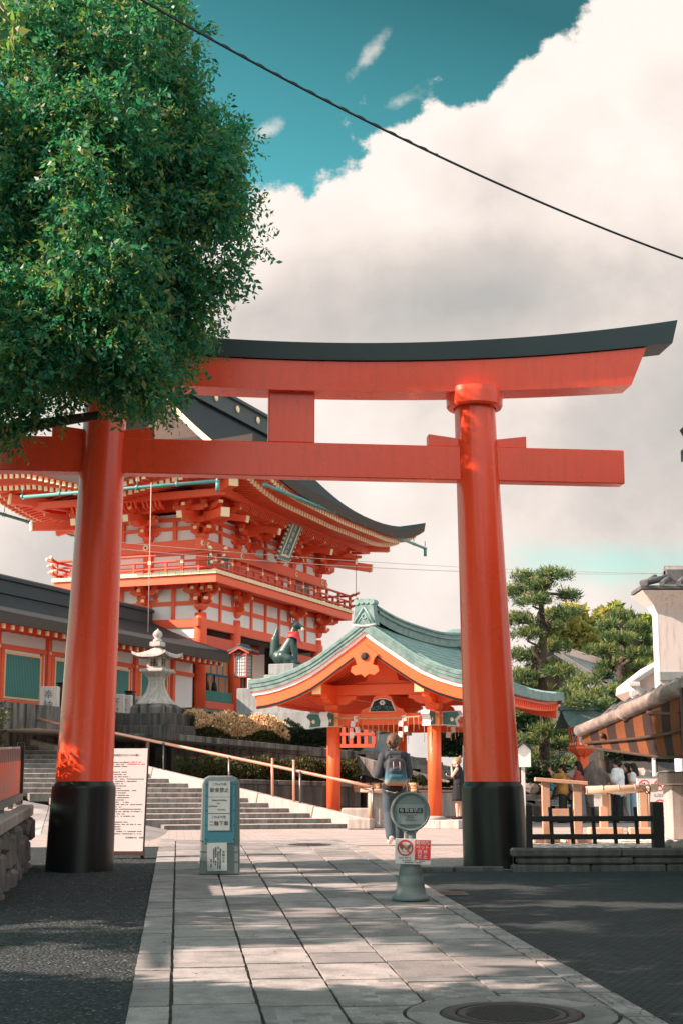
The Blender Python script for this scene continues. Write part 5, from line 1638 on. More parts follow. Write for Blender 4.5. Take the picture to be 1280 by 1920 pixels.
# stone platform with kerb
pf = thing('stone_platform', PV @ T(LN / 2, 0, -.2), 'low granite platform under the water pavilion', 'platform')
for x0, x1, y0, y1 in ((-1.0, LN + 1, -2.2, -1.75), (-1.0, LN + 1, 1.75, 2.2), (-1.0, -.55, -1.745, 1.745), (LN + .55, LN + 1, -1.745, 1.745)):
    n_ = max(3, int(max(x1 - x0, y1 - y0) / 1.1)); mb = MB().mat(M['step'])
    for i in range(n_):
        if x1 - x0 > y1 - y0: mb.box(x0 + (x1 - x0) * i / n_ - LN / 2 + .003, x0 + (x1 - x0) * (i + 1) / n_ - LN / 2 - .003, y0, y1, 0, .20, b=.012)
        else: mb.box(x0 - LN / 2, x1 - LN / 2, y0 + (y1 - y0) * i / n_ + .003, y0 + (y1 - y0) * (i + 1) / n_ - .003, 0, .20, b=.012)
    mb.out('kerb', pf)
mb = MB().mat(M['slab']); mb.box(-LN / 2 - .56, LN / 2 + .56, -1.75, 1.75, .02, .194); mb.out('paving', pf)

# stone basin with ladle rack
bs = thing('water_basin', PV @ T(LN / 2, 0, 0), 'long stone water basin inside the pavilion with bamboo ladle rack on its rim', 'basin')
mb = MB().mat(M['granite']); hx, hy = 1.95, .66
mb.box(-hx, hx, -hy, -hy + .16, 0, .62, b=.02); mb.box(-hx, hx, hy - .16, hy, 0, .62, b=.02); mb.box(-hx, -hx + .16, -hy + .161, hy - .161, 0, .62, b=.02); mb.box(hx - .16, hx, -hy + .161, hy - .161, 0, .62, b=.02); mb.box(-hx + .1, hx - .1, -hy + .1, hy - .1, 0, .2)
mb.out('trough', bs)
wm_, wt, wb = bsdf('basin_water'); wb.inputs['Base Color'].default_value = (.03, .06, .06, 1); wb.inputs['Roughness'].default_value = .06
mb = MB().mat(wm_); mb.box(-hx + .16, hx - .16, -hy + .16, hy - .16, .45, .55); mb.out('water', bs)
mb = MB().mat(M['bamboo'])
for y in (-.30, .30): mb.tube([(-hx - .25, y, .66), (hx + .25, y, .66)], .035, 8)
rk = mb.out('rack_pole', bs)
ld = MB().mat(M['bamboo']); ld.lathe([(.05, 0), (.055, .085)], 12); ld.lathe([(.045, .02), (.05, .085)], 12); ld.tube([(.05, 0, .05), (.46, 0, .10)], .011, 6); ld = ld.mesh('ladle')
lt = []
for i in range(22):
    o = link('ladle', ld, None, PV @ T(LN / 2 - 1.85 + i * .175, random.uniform(-.06, .06), .72) @ R(pi / 2 * (1 if i % 2 else -1) + random.uniform(-.25, .25), 'Z') @ R(.15, 'Y'))
    tag(o, 'bamboo ladle lying across the rack of the water basin', 'ladle', 'bamboo ladles on the basin rack')
# thick bundle of straw and bamboo on the rim facing us
bn = MB().mat(M['rope'])
for k in range(7):
    for r_ in range(3): bn.tube([(-hx - .12 + random.uniform(-.03, .03), -.72 + k * .24, .68 + r_ * .07), (-hx - .10, -.72 + k * .24 + .23, .68 + r_ * .07)], .045, 7)
bn.mat(M['brown'])
for k in range(8): bn.tube([(-hx - .17, -.74 + k * .24, .62), (-hx - .17, -.70 + k * .24, .86)], .02, 6)
tag(bn.out('straw_bundle', X=PV @ T(LN / 2, 0, 0)), 'tied straw bundle lying along the near rim of the water basin', 'bundle')
# side blocks left of the platform
for (px, py0, py1, Y, w_, lb) in ((676, 1515, 1537, 36.2, .95, 'low rectangular stone seat left of the walking man'), (672, 1534, 1551, 34.9, .55, 'rough stone block at the foot of the handrail end post')):
    mb = MB().mat(M['granite']); c = at(px, py1, Y); h_ = max(.2, zat(py0, Y) - .75)
    mb.box(-w_ / 2, w_ / 2, -.25, .25, 0, h_, b=.03); tag(mb.out('stone_block', X=frame((c.x + .05, Y, .75), -.2)), lb, 'stone')
# bamboo water pipe
mb = MB().mat(M['timber']); c = at(695, 1520, 35.9)
mb.tube([(c.x, 35.9, 1.0), (c.x, 35.9, 1.62)], .07, 10); mb.mat(M['bamboo']); mb.tube([(c.x - .25, 35.9, 1.64), (c.x + .45, 35.95, 1.60)], .055, 10)
tag(mb.out('bamboo_spout'), 'thick bamboo spout on a short pole left of the walking man', 'spout')

# sacred rope with straw strands and white paper streamers
zr_ = ZB - .05
rp = MB().mat(M['rope'])
path_ = []
for (a, b_) in (((-.30, HW + .3), (-.30, -HW - .3)), ):
    for i in range(25):
        k = i / 24; path_.append((-.26, HW + .2 - (2 * HW + .4) * k, zr_ - .03 - .05 * sin(pi * k) * 1.0))
rp.tube(path_, .022, 7)
path2 = [(-.26 + (LN + .5) * i / 24, -HW - .26, zr_ - .03 - .06 * sin(pi * i / 24)) for i in range(25)]
rp.tube(path2, .022, 7)
tag(rp.out('sacred_rope', X=PV), 'thin straw rope strung along the front beam of the water pavilion', 'rope')
def streamer(name):
    mb = MB().mat(M['paper'])
    for k in range(4):
        mb.box(-.055 + (k % 2) * .05, .055 + (k % 2) * .05, -.004 - k * .006, .004 - k * .006, -.13 * (k + 1) - .01, -.13 * k, R((-.10 if k % 2 else .12), 'Y'))
    return mb.mesh(name)
sm2 = streamer('paper_streamer')
ns = 0
for (x, y, a, lb) in ((-.27, .62, .5, 'white zigzag paper streamer on the rope, nearest the left pavilion post'), (-.27, -.62, .0, 'white zigzag paper streamer on the rope above the walking man'), (.55, -HW - .27, pi / 2, 'white zigzag paper streamer on the rope right of the nearer pavilion post'), (LN - .6, .9, .3, 'faint pale paper streamer hanging at the back beam, left one'), (LN - .6, .1, .3, 'faint pale paper streamer hanging at the back beam, right one')):
    o = link('paper_streamer', sm2, None, PV @ T(x, y, zr_ - .02) @ R(a + pi / 2 * (abs(x + .27) < .01), 'Z')); tag(o, lb, 'streamer', 'paper streamers on the rope')
st_ = MB().mat(M['rope']); st_.tube([(0, 0, 0), (.012, .004, -.28), (.0, .012, -.56)], .008, 5); st_ = st_.mesh('straw_strand')
for i in range(34):
    front_ = i < 20
    x, y = (-.275, HW - .1 - i * .13) if front_ else (.2 + (i - 20) * .3, -HW - .275)
    o = link('straw_strand', st_, None, PV @ T(x, y, zr_ - .04) @ R(random.uniform(0, 6), 'Z') @ Matrix.Diagonal((1, 1, random.uniform(.5, 1.15), 1)))
    tag(o, 'thin straw strand dangling from the rope of the water pavilion', 'straw', 'straw strands on the pavilion rope')

# ================================================================== SIGNS
def board_text(parent, lines, m, name='lettering'):
    mb = MB().mat(m)
    for body, size, x, z, al in lines: text(mb, body, size, T(x, 0, z) @ FACE, al)
    return mb.out(name, parent)

# blue box sign on the path
bY = 19.1; bx = xat(412.5, bY, 1640)
bsn = thing('sign_box', frame((bx, bY, gz(bY) + .024), .05), 'upright grey box sign with blue panel forbidding eating and cycling, on the path', 'sign')
bw, bh = .47, 1.205
mb = MB().mat(M['greysign'])
prof_ = [(-bw / 2 - .012, 0), (bw / 2 + .012, 0), (bw / 2 + .008, .42), (bw / 2 - .003, bh - .10), (bw / 2 - .03, bh - .03), (bw / 2 - .09, bh), (-bw / 2 + .09, bh), (-bw / 2 + .03, bh - .03), (-bw / 2 + .003, bh - .10), (-bw / 2 - .008, .42)]
mb.prism(prof_, -.14, .14); mb.out('body', bsn, bevel=.018)
mb = MB().mat(M['greysign'])
for z in (.16, .28, .41): mb.box(-bw / 2 - .013, bw / 2 + .013, -.145, .145, z, z + .006)
mb.out('seam', bsn)
mb = MB().mat(M['bluesign']); mb.box(-.195, .185, -.150, -.138, .375, 1.14, b=.004); bp = mb.out('blue_panel', bsn)
ys_ = -.1515
for z0, z1 in ((.945, 1.135), (.745, .940), (.535, .735)):
    mb = MB().mat(M['whitesign']); mb.box(-.150, .118, ys_ - .004, ys_, z0, z1); mb.out('white_plate', bp)
def onb(mb, body, size, x, z, al='CENTER', sx=1.0): text(mb, body, size, T(x, ys_ - .0045, z) @ FACE, al, sx=sx)
mb = MB().mat(M['ink'])
onb(mb, 'これより先', .036, -.018, 1.10); onb(mb, '飲食禁止', .062, -.016, 1.025, sx=.96)
onb(mb, 'Eating and drinking', .026, -.016, .905, sx=.9); onb(mb, 'are', .026, -.03, .868); onb(mb, 'prohibited', .026, -.145, .832, 'LEFT', .95); onb(mb, 'from here', .026, -.035, .790, 'LEFT', .9)
onb(mb, 'これより先', .036, -.022, .698); onb(mb, '二輪下車', .062, -.018, .618, sx=.96)
mb.out('lettering', bp)
mb = MB().mat(M['whitesign']); mb.box(-.150, .095, -.156, -.147, .045, .385, R(-.02, 'Y')); nt = mb.out('paper_notice', bsn)
mb = MB().mat(M['ink'])
for i, ch in enumerate('お知らせ'): text(mb, ch, .034, T(.045, -.1565, .275 - i * .038) @ FACE)
VX = R(0, 'X')
for k, (x, z0, z1) in enumerate(((.005, .07, .33), (-.022, .075, .345), (-.05, .11, .335), (-.075, .12, .32), (-.105, .09, .19))):
    illegible(mb, z0, z1, -x, .016, T(0, -.1565, 0) @ Matrix(((0, -1, 0, 0), (0, 0, -1, 0), (1, 0, 0, 0), (0, 0, 0, 1))), 20 + k)
mb.out('lettering', nt)
mb = MB().mat(M['ink'])
for x in (-.178, .168):
    for z in (.43, .60, .78, .96, 1.10): mb.lathe([(.008, 0), (.006, .005)], 8, T(x, -.150, z) @ R(pi / 2, 'X'))
mb.out('screws', bsn)

# round headed sign on a weighted base
rY = 15.95; rx = xat(769.5, rY, 1686)
rs = thing('round_sign', frame((rx, rY, gz(rY) + .022), .06), 'grey stand with a round no eating sign and a white and red no pets board', 'sign')
mb = MB().mat(M['greysign'])
mb.lathe([(.175, 0), (.192, .008), (.194, .035), (.176, .052), (.158, .06), (.152, .12), (.143, .155), (.145, .16), (.137, .235), (.122, .265), (.124, .27), (.113, .345), (.098, .365), (.10, .37), (.092, .40), (.06, .42), (.052, .60), (.05, .66)], 40)
mb.out('base', rs)
mb = MB().mat(M['greysign'])
mb.prism([(-.055, .57), (.055, .57), (.055, .68), (.12, .76), (-.12, .76), (-.055, .68)], -.045, .045); mb.out('neck', rs, bevel=.01)
hc = .905; hr_ = .205
mb = MB().mat(M['greysign'])
mb.lathe([(.001, .05), (hr_ - .045, .05), (hr_ - .028, .045), (hr_ - .022, .072), (hr_ - .004, .072), (hr_, .06), (hr_, -.055), (hr_ - .01, -.07), (.001, -.07)], 56, T(0, 0, hc) @ R(pi / 2, 'X')); hd = mb.out('head', rs)
mb = MB().mat(paint('faded_sign_face', (.21, .265, .26), .5, .15, 4)); mb.box(-.145, .145, -.060, -.052, hc - .135, hc + .072, b=.003); mb.out('face_plate', hd)
mb = MB().mat(M['ink']); mb.box(-.125, .125, -.0635, -.0605, hc - .015, hc + .035); mb.out('black_band', hd)
mb = MB().mat(M['whitesign']); 
text(mb, '飲食禁止', .046, T(.028, -.064, hc + .011) @ FACE, sx=.98)
mb.tube([(-.095 + .017 * cos(i * .393), -.0645, hc + .010 + .017 * sin(i * .393)) for i in range(17)], .0024, 5); mb.tube([(-.107, -.0645, hc + .022), (-.083, -.0645, hc - .002)], .0024, 5); mb.tube([(-.095, -.0645, hc + .02), (-.095, -.0645, hc)], .002, 5)
mb.out('white_lettering', hd)
mb = MB().mat(M['ink']); text(mb, 'Do not eat here', .021, T(0, -.0605, hc - .036) @ FACE); text(mb, '请勿饮食', .019, T(-.005, -.0605, hc - .060) @ FACE); text(mb, '먹지 마십시오', .019, T(0, -.0605, hc - .088) @ FACE)
mb.out('lettering', hd)
# no pets board
bz = .50
BX = T(.012, -.135, bz) @ R(.035, 'Y')
mb = MB().mat(paint('pets_board', (.62, .63, .61), .45, .05, 3)); mb.box(-.185, .185, -.006, .006, -.128, .128, BX, b=.003)
pb = mb.out('pets_board', rs)
mb = MB().mat(M['redink']); mb.box(.018, .178, -.0085, -.0065, -.082, .118, BX)
C0 = BX @ T(-.082, -.0085, .035)
rr2 = []
n_ = 40
mb.strip([[(.083 * cos(2 * pi * i / n_), 0, .083 * sin(2 * pi * i / n_)) for i in range(n_ + 1)], [(.066 * cos(2 * pi * i / n_), 0, .066 * sin(2 * pi * i / n_)) for i in range(n_ + 1)]], C0)
mb.bar((-.052, .001, .052), (.052, .001, -.052), .004, .014, C0)
mb.out('red_marking', pb)
mb = MB().mat(paint('dog_tan', (.50, .34, .17), .6, .05, 3)); 
mb.lathe([(.001, .0), (.045, .0)], 24, C0 @ T(0, .0008, -.005) @ R(pi / 2, 'X') @ Matrix.Diagonal((1, .9, 1, 1)), cap=False)
mb.mat(paint('dog_muzzle', (.70, .62, .50), .6, .05, 3)); mb.lathe([(.001, .0), (.022, .0)], 20, C0 @ T(0, .0004, -.018) @ R(pi / 2, 'X'), cap=False)
mb.mat(M['ink2']); 
for s_ in (-1, 1): mb.lathe([(.001, .0), (.017, .0)], 16, C0 @ T(s_ * .040, .0002, .012) @ R(s_ * .5, 'Y') @ R(pi / 2, 'X') @ Matrix.Diagonal((1, 1.7, 1, 1)), cap=False); mb.lathe([(.0005, .0), (.005, .0)], 8, C0 @ T(s_ * .016, .0001, .004) @ R(pi / 2, 'X'), cap=False)
mb.lathe([(.0005, .0), (.007, .0)], 10, C0 @ T(0, .0001, -.012) @ R(pi / 2, 'X'), cap=False)
mb.out('dog_picture', pb)
mb = MB().mat(M['paper'])
for body, x, z in (('敷地内', .098, .090), ('ペット', .098, .044), ('同 伴', .098, -.004), ('禁 止', .098, -.052)): text(mb, body, .046, BX @ T(x, -.0088, z) @ FACE)
mb.out('white_lettering', pb)
mb = MB().mat(M['ink']); text(mb, 'NO PETS', .032, BX @ T(-.082, -.0068, -.070) @ FACE)
for k, z in enumerate((-.094, -.111)): illegible(mb, -.12 + k * .03, .13 - k * .03, z, .011, BX @ T(0, -.0068, 0) @ FACE, 40 + k)
mb.out('lettering', pb)
mb = MB().mat(M['paper']); mb.tube([(-.05, -.05, .69), (-.05, -.05, .715)], .008, 6); mb.tube([(.05, -.05, .69), (.05, -.05, .715)], .008, 6); mb.out('cable_ties', rs)

# white notice board leaning on an easel behind the left pillar
nY = 21.9; nc = at(244, 1612, nY)
nb_ = thing('notice_board', frame((nc.x - .06, nY, gz(nY) + .01), -.10), 'tall white notice board of small print leaning on an easel behind the left pillar', 'notice board')
NW, NH = .58, 1.46; LB = R(-.12, 'X')
NBX = T(0, -.10, .10) @ LB
mb = MB().mat(M['paper']); mb.box(-NW / 2, NW / 2, -.015, .015, 0, NH, NBX @ T(-.02, 0, 0)); bd = mb.out('board', nb_)
mb = MB().mat(M['ink2']); text(mb, '伏見稲荷大社からのお願い', .036, NBX @ T(-.05, -.0155, NH - .10) @ FACE)
NL_ = NBX @ T(-.02, -.0155, 0) @ FACE
r_ = random.Random(3)
zs = NH - .17
for k in range(29):
    if k == 3: zs -= .05
    if k == 23: zs -= .05
    if k in (1, 2): zs -= .028; illegible(mb, -.28, -.05 if k == 1 else .0, zs, .016, NL_, 60 + k); continue
    zs -= .033
    illegible(mb, -.28 + (.03 if r_.random() < .3 else 0) + (.03 if k > 22 else 0), r_.choice((.05, .15, .25, .26, .0, -.05)), zs, .016, NL_, 60 + k)
text(mb, '伏見稲荷大社　社務所', .028, NBX @ T(.15, -.0155, zs - .055) @ FACE)
mb.out('lettering', bd)
mb = MB().mat(M['redink']); illegible(mb, -.05, .2, NH - .198, .016, NL_, 5); illegible(mb, .0, .26, NH - .226, .016, NL_, 6); mb.out('red_lettering', bd)
for x in (-.26, .26):
    mb = MB().mat(M['brown']); mb.bar((x, -.08, 0), (x, .10, 1.64), .045, .04); mb.out('easel_leg', nb_)
mb = MB().mat(M['brown']); mb.bar((-.3, -.13, .07), (.3, -.13, .07), .06, .05); mb.out('ledge', nb_)
mb = MB().mat(M['brown']); mb.bar((0, .12, 1.55), (0, .62, 0), .045, .04); mb.out('back_leg', nb_)

# ================================================================== RIGHT SIDE
def pxw(px, Y): return xat(px, Y, 1450)
# low stone kerb with raised pebble bed
kY = 19.75
KX = frame((pxw(958, kY), kY, gz(kY) - .02), PATH * .55)
ks = thing('stone_kerb', KX, 'low wall of long dark stones under the black fence beside the right pillar', 'kerb wall')
for row, (z0, z1) in enumerate(((0, .11), (.115, .20), (.205, .315))):
    x = -.02 if row != 1 else .05
    while x < 6.2:
        L = random.uniform(.65, 1.3) if row != 2 else random.uniform(1.0, 1.6)
        mb = MB().mat(M['kerb']); d = random.uniform(-.012, .012) + (.02 if row == 2 else 0)
        mb.box(x, min(x + L, 6.4) - .012, -.14 - d, .14, z0, z1, b=.022); mb.out('kerb_stone', ks); x += L
pbz = gz(kY) + .27
pb_ = MB().mat(PEBBLE)
pb_.add([KX @ Vector((.02, .12, 0)), KX @ Vector((9, .12, 0)), Vector((9.5, 27.0, 0)), Vector((2.9, 27.0, 0))], [(0, 1, 2, 3)])
for i in range(4): pb_.v[i] = (*pb_.v[i][:2], pbz)
pb_.add([(2.9, 27.0, pbz), (9.5, 27.0, pbz), (9.5, 27.0, .6), (2.9, 27.0, .6)], [(0, 1, 2, 3)])
pb_.add([tuple(KX @ Vector((.02, .12, pbz - KX.translation.z))), (2.9, 27.0, pbz), (2.9, 27.0, .6), tuple(KX @ Vector((.02, .12, 0)))], [(0, 1, 2, 3)])
tag(pb_.out('pebble_bed'), kind='structure')
for i in range(4):
    c = pxw((1262, 1250, 1275, 1240)[i], 20.4)
    mb = MB(); mb.ball((0, 0, .03), (.10 - .015 * i, .08, .07), n=9, m=6); mb.mats = [M['granite']]
    for q in range(len(mb.v)): v = Vector(mb.v[q]); mb.v[q] = tuple(v * (1 + .18 * sin(v.x * 60 + v.y * 47 + i)))
    tag(mb.out('rock', X=T(c, 20.3 + .12 * i, pbz)), ['pale angular rock at the foot of the thick black fence post', 'small rock touching the thick black fence post', 'rock at the right edge of the pebble bed', 'pebble sized rock left of the thick black post'][i], 'rock')
# black fence
FXm = KX @ T(0, .10, .30)
bf = thing('black_fence', FXm @ T(1.2, 0, 0), 'low black bamboo fence with a thick end post, on the kerb beside the torii', 'fence')
BF = T(-1.2, 0, 0)
BLK = paint('charred_black', (.012, .014, .014), .6, .3, 6.0)
fpx = lambda px: (pxw(px, 19.85) - KX.translation.x) / cos(PATH * .55)
for px, w_, h_ in ((990, .075, .56), (1232, .145, .60)):
    mb = MB().mat(BLK); mb.box(fpx(px) - w_ / 2, fpx(px) + w_ / 2, -w_ / 2, w_ / 2, -.02, h_, b=.01); mb.out('end_post', bf, X=BF)
for z in (.155, .385):
    mb = MB().mat(BLK); mb.box(fpx(990), fpx(1232), -.035, -.005, z - .035, z + .035, b=.006); mb.out('rail', bf, X=BF)
for i, px in enumerate((1032, 1071, 1112, 1152, 1193)):
    mb = MB().mat(BLK); mb.bar((fpx(px) + .012, .02, .06), (fpx(px) - .012, .02, .535), .045, .045, b=.006); mb.out('picket', bf, X=BF)

# fresh timber stand
tY = 22.7
def leg(mb, px, y, z0, z1, w_=.10, d=.05): mb.box(pxw(px, tY) - w_ / 2, pxw(px, tY) + w_ / 2, y - d / 2, y + d / 2, z0, z1, b=.006)
ts_ = thing('timber_stand', T(pxw(1050, tY), tY, pbz), 'pale fresh timber stand with two uprights behind the black fence', 'stand')
TSX = T(-pxw(1050, tY), -tY, -pbz)
zt1 = zat(1463, tY)
for px, w_ in ((1021, .115), (1080, .125)):
    mb = MB().mat(M['timber']); leg(mb, px, tY, pbz + .05, zt1 - .02, w_, .09); mb.out('upright', ts_, X=TSX)
mb = MB().mat(M['timber']); mb.bar((pxw(1001, tY), tY, zt1 + .015), (pxw(1099, tY), tY - .02, zt1 - .045), .16, .055, b=.006); mb.out('top_board', ts_, X=TSX)
mb = MB().mat(M['timber']); mb.box(pxw(1026, tY) + .03, pxw(1075, tY) - .03, tY - .04, tY + .02, zat(1528, tY) - .02, zat(1519, tY) + .02, b=.004); mb.out('cross_board', ts_, X=TSX)
for px in (1021, 1080):
    mb = MB().mat(M['timber']); mb.box(pxw(px, tY) - .20, pxw(px, tY) + .18, tY - .17, tY - .03, pbz, pbz + .10, b=.012); mb.box(pxw(px, tY) - .06, pxw(px, tY) + .06, tY - .35, tY + .35, pbz + .0, pbz + .05); mb.out('foot', ts_, X=TSX)

# bamboo rail on a timber frame
oY = 25.2
bs_ = thing('bamboo_rail', T(pxw(1165, oY), oY, pbz), 'thick grey bamboo pole tied across a timber trestle behind the black fence', 'trestle')
BSX = T(-pxw(1165, oY), -oY, -pbz)
zb1 = zat(1480, oY)
mb = MB().mat(M['bamboo']); pts = [(pxw(1096, oY), oY - .1, zb1 - .015), (pxw(1165, oY), oY, zb1), (pxw(1232, oY), oY + .1, zb1 + .025)]
mb.tube(pts, .068, 16); 
for k in (.22, .45, .68, .9): p = Vector(pts[0]).lerp(Vector(pts[2]), k); mb.tube([p + Vector((-.008, 0, 0)), p + Vector((.008, 0, 0))], .073, 16)
mb.mat(M['timber']); mb.tube([Vector(pts[0]) + Vector((-.012, 0, 0)), Vector(pts[0]) + Vector((.004, 0, 0))], .066, 16); mb.mat(M['dark']); mb.tube([Vector(pts[0]) + Vector((-.016, 0, 0)), Vector(pts[0]) + Vector((-.010, 0, 0))], .045, 14)
mb.out('bamboo_pole', bs_, X=BSX)
for px in (1130, 1204):
    mb = MB().mat(M['timber']); x = pxw(px, oY); mb.box(x - .08, x + .05, oY - .05, oY + .05, pbz, zb1 - .055, b=.006); mb.mat(M['bamboo']); mb.tube([(x + .075, oY - .02, pbz + .35), (x + .075, oY - .02, zb1 + .05)], .03, 10); mb.out('upright', bs_, X=BSX)
    mb = MB().mat(M['timber']); mb.box(x - .28, x + .28, oY - .12, oY + .12, pbz, pbz + .16, b=.02); mb.out('foot', bs_, X=BSX)
    mb = MB().mat(M['brown']); mb.tube([(x + .02 + .09 * cos(i * .6), oY + .085 * sin(i * .6), zb1 + .0 + .075 * cos(i * 1.1)) for i in range(24)], .010, 5); mb.out('binding', bs_, X=BSX)
mb = MB().mat(M['timber']); mb.bar((pxw(1212, oY), oY, pbz + .38), (pxw(1232, oY), oY - .05, pbz + .10), .06, .06); mb.out('brace', bs_, X=BSX)
mb = MB().mat(M['paper']); mb.box(pxw(1109, oY), pxw(1124, oY), oY - .12, oY - .11, zat(1512, oY), zat(1488, oY)); np_ = mb.out('hanging_paper', bs_, X=BSX)

# stone post at the far right
sY = 24.0
sp = thing('stone_post', T(pxw(1268, sY), sY, pbz), 'square granite gatepost with a wider capstone at the right edge under the awning', 'post')
mb = MB().mat(M['granite']); x0 = pxw(1248, sY) - pxw(1268, sY); mb.box(x0, x0 + .75, -.3, .3, 0, zat(1472, sY) - pbz, b=.02); mb.out('shaft', sp)
mb = MB().mat(M['granite']); mb.box(x0 - .07, x0 + .82, -.37, .37, zat(1472, sY) - pbz + .002, zat(1447, sY) - pbz, b=.025); mb.out('capstone', sp)
# prohibition board
pY = 33.5; pbx = pxw(1222, pY)
pz0, pz1 = zat(1532, pY), zat(1458, pY)
pbd = thing('prohibition_board', T(pbx, pY, .75), 'white board with four red prohibition circles behind the bamboo rail', 'sign')
mb = MB().mat(M['paper']); mb.box(-.36, .36, -.02, .02, pz0 - .75, pz1 - .75, b=.004); pbo = mb.out('board', pbd)
mb = MB().mat(M['greysign']); mb.box(-.37, .37, -.03, .03, pz1 - .75, pz1 - .72); mb.out('top_rail', pbd)
for s_ in (-.3, .3):
    mb = MB().mat(M['greysign']); mb.box(s_ - .03, s_ + .03, -.0, .04, 0, pz0 - .751); mb.out('foot', pbd)
mb = MB().mat(M['redink']); mk = MB().mat(M['ink'])
for ix, cx in enumerate((-.19, .14)):
    for iz, cz in enumerate((.80, .30)):
        z = (pz0 - .75) + (pz1 - pz0) * cz
        C0 = T(cx, -.022, z)
        mb.strip([[(.125 * cos(2 * pi * i / 24), 0, .125 * sin(2 * pi * i / 24)) for i in range(25)], [(.10 * cos(2 * pi * i / 24), 0, .10 * sin(2 * pi * i / 24)) for i in range(25)]], C0)
        mb.bar((-.078, 0, .078), (.078, 0, -.078), .006, .02, C0)
        k = ix * 2 + iz
        if k == 0: mk.ball((0, .001, .045), (.016, .003, .016), C0, 8, 5); mk.box(-.012, .012, 0, .002, -.05, .03, C0)
        elif k == 1: mk.tube([(-.05, .001, -.02), (.05, .001, .03)], .01, 6, C0); mk.ball((-.03, .001, -.04), (.02, .003, .014), C0, 8, 5)
        elif k == 2: mk.box(-.045, .045, 0, .002, -.02, .03, C0); mk.box(-.02, .02, 0, .002, .03, .05, C0)
        else: mk.ball((0, .001, -.04), (.05, .003, .02), C0, 10, 5); mk.ball((-.02, .001, .035), (.017, .003, .02), C0, 8, 5)
mb.out('red_circles', pbo); mk.out('pictograms', pbo)
mb = MB().mat(M['ink2'])
for k in range(5):
    for x0 in (-.32, .02): illegible(mb, x0, x0 + .26, (pz0 - .75) + (pz1 - pz0) * (.58 - k * .03) - (.38 if k > 2 else 0) * (pz1 - pz0), .016, T(0, -.021, 0) @ FACE, 80 + k)
mb.out('lettering', pbo)

# ---- standing red lantern with green roof
rlY = 43.5; rlx = pxw(1092, rlY)
rl = thing('red_lantern', frame((rlx, rlY, .75), .25), 'tall vermilion standing lantern with green shingled roof by the pine', 'lantern')
zz = lambda py: zat(py, rlY) - .75
mb = MB().mat(M['vermo']); mb.box(-.13, .13, -.13, .13, 0, zz(1418), b=.02); mb.out('post', rl)
mb = MB().mat(M['vermo']); mb.lathe([(.14 * 1.3, zz(1418)), (.36 * 1.3, zz(1404)), (.36 * 1.3, zz(1400))], 4, I4, False, pi / 4); 
for a in range(4): mb.prism([(.13, zz(1424)), (.30, zz(1406)), (.13, zz(1406))], -.02, .02, R(a * pi / 2, 'Z'))
mb.out('tray', rl)
mb = MB().mat(M['gilt'])
for a in range(4):
    for k in (-.18, 0, .18): mb.lathe([(.05, 0), (.03, .02)], 8, R(a * pi / 2, 'Z') @ T(k, -.285, zz(1395.5)) @ R(pi / 2, 'X'))
mb.mat(M['vermo']); mb.box(-.28, .28, -.28, .28, zz(1399), zz(1392)); mb.out('collar', rl)
mb = MB().mat(M['vermo'])
for sx in (-1, 1):
    for sy in (-1, 1): mb.bar((sx * .22, sy * .22, zz(1392)), (sx * .26, sy * .26, zz(1366)), .05, .05)
mb.box(-.30, .30, -.30, .30, zz(1366), zz(1361)); mb.out('frame', rl)
mb = MB().mat(M['paper']); mb.lathe([(.19 * 1.414, zz(1392)), (.24 * 1.414, zz(1366))], 4, I4, False, pi / 4); pnl = mb.out('paper_panel', rl)
mb = MB().mat(M['ink'])
for a in range(4):
    for k in (-.1, 0, .1): mb.bar((k * .9, -.198, zz(1392)), (k * 1.1, -.248, zz(1366)), .012, .012, R(a * pi / 2, 'Z'))
    mb.bar((-.2, -.222, zz(1379)), (.2, -.222, zz(1379)), .012, .012, R(a * pi / 2, 'Z'))
mb.out('lattice', pnl)
SHG = stone('green_shingle', (.055, .10, .10), (.10, .16, .15), None, scale=6, streak=(1, 1, 1), bmp=.6)
mb = MB().mat(SHG)
zr0, zr1 = zz(1364), zz(1330)
def rp_(t): return zr1 - (zr1 - zr0) * (1.45 * abs(t) - .45 * t * t)
for i in range(7):
    t0, t1 = i / 7, (i + 1) / 7 + .03
    for s_ in (-1, 1): mb.shell([[(x, s_ * t0 * .58, rp_(t0) - .0), (x, s_ * t1 * .58, rp_(min(1, t1)) + .015)][::s_] for x in (-.62, -.2, .2, .62)], .035, smooth=False)
mb.out('roof', rl)
mb = MB().mat(SHG); mb.box(-.66, .66, -.09, .09, zr1 - .03, zr1 + .09, b=.02)
for x in (-.64, .64): mb.box(x - .05, x + .05, -.12, .12, zr1 - .05, zr1 + .16, b=.02)
mb.out('ridge', rl)

# ---- big pointed rock and garden wall
rkY = 42.0; rc = at(1122, 1545, rkY)
mb = MB()
N_, L_ = 18, 14
rows = []
r_ = random.Random(4)
for j in range(L_ + 1):
    h_ = j / L_; w0 = .72 * (1 - h_ ** 2.2) * (1 + .05 * sin(h_ * 9))
    rows.append([((w0 + .02) * cos(2 * pi * i / N_) * (1 + .14 * sin(i * 2.3 + j * .7) + .06 * r_.uniform(-1, 1)) - .12 * h_, (w0 * .7 + .02) * sin(2 * pi * i / N_) * (1 + .12 * cos(i * 1.7 + j)), h_ * 1.72) for i in range(N_)])
for r in rows: r.append(r[0])
rows = [r[::-1] for r in rows]
mb.mats = [stone('brown_rock', (.085, .068, .056), (.22, .175, .145), (.04, .035, .03), .5, scale=3, bmp=.9)]; mb.cur = 0
mb.strip(rows)
tag(mb.out('standing_rock', X=T(rc.x, rkY, .73)), 'tall pointed brown rock standing between the red lantern and the man in a white shirt', 'rock')
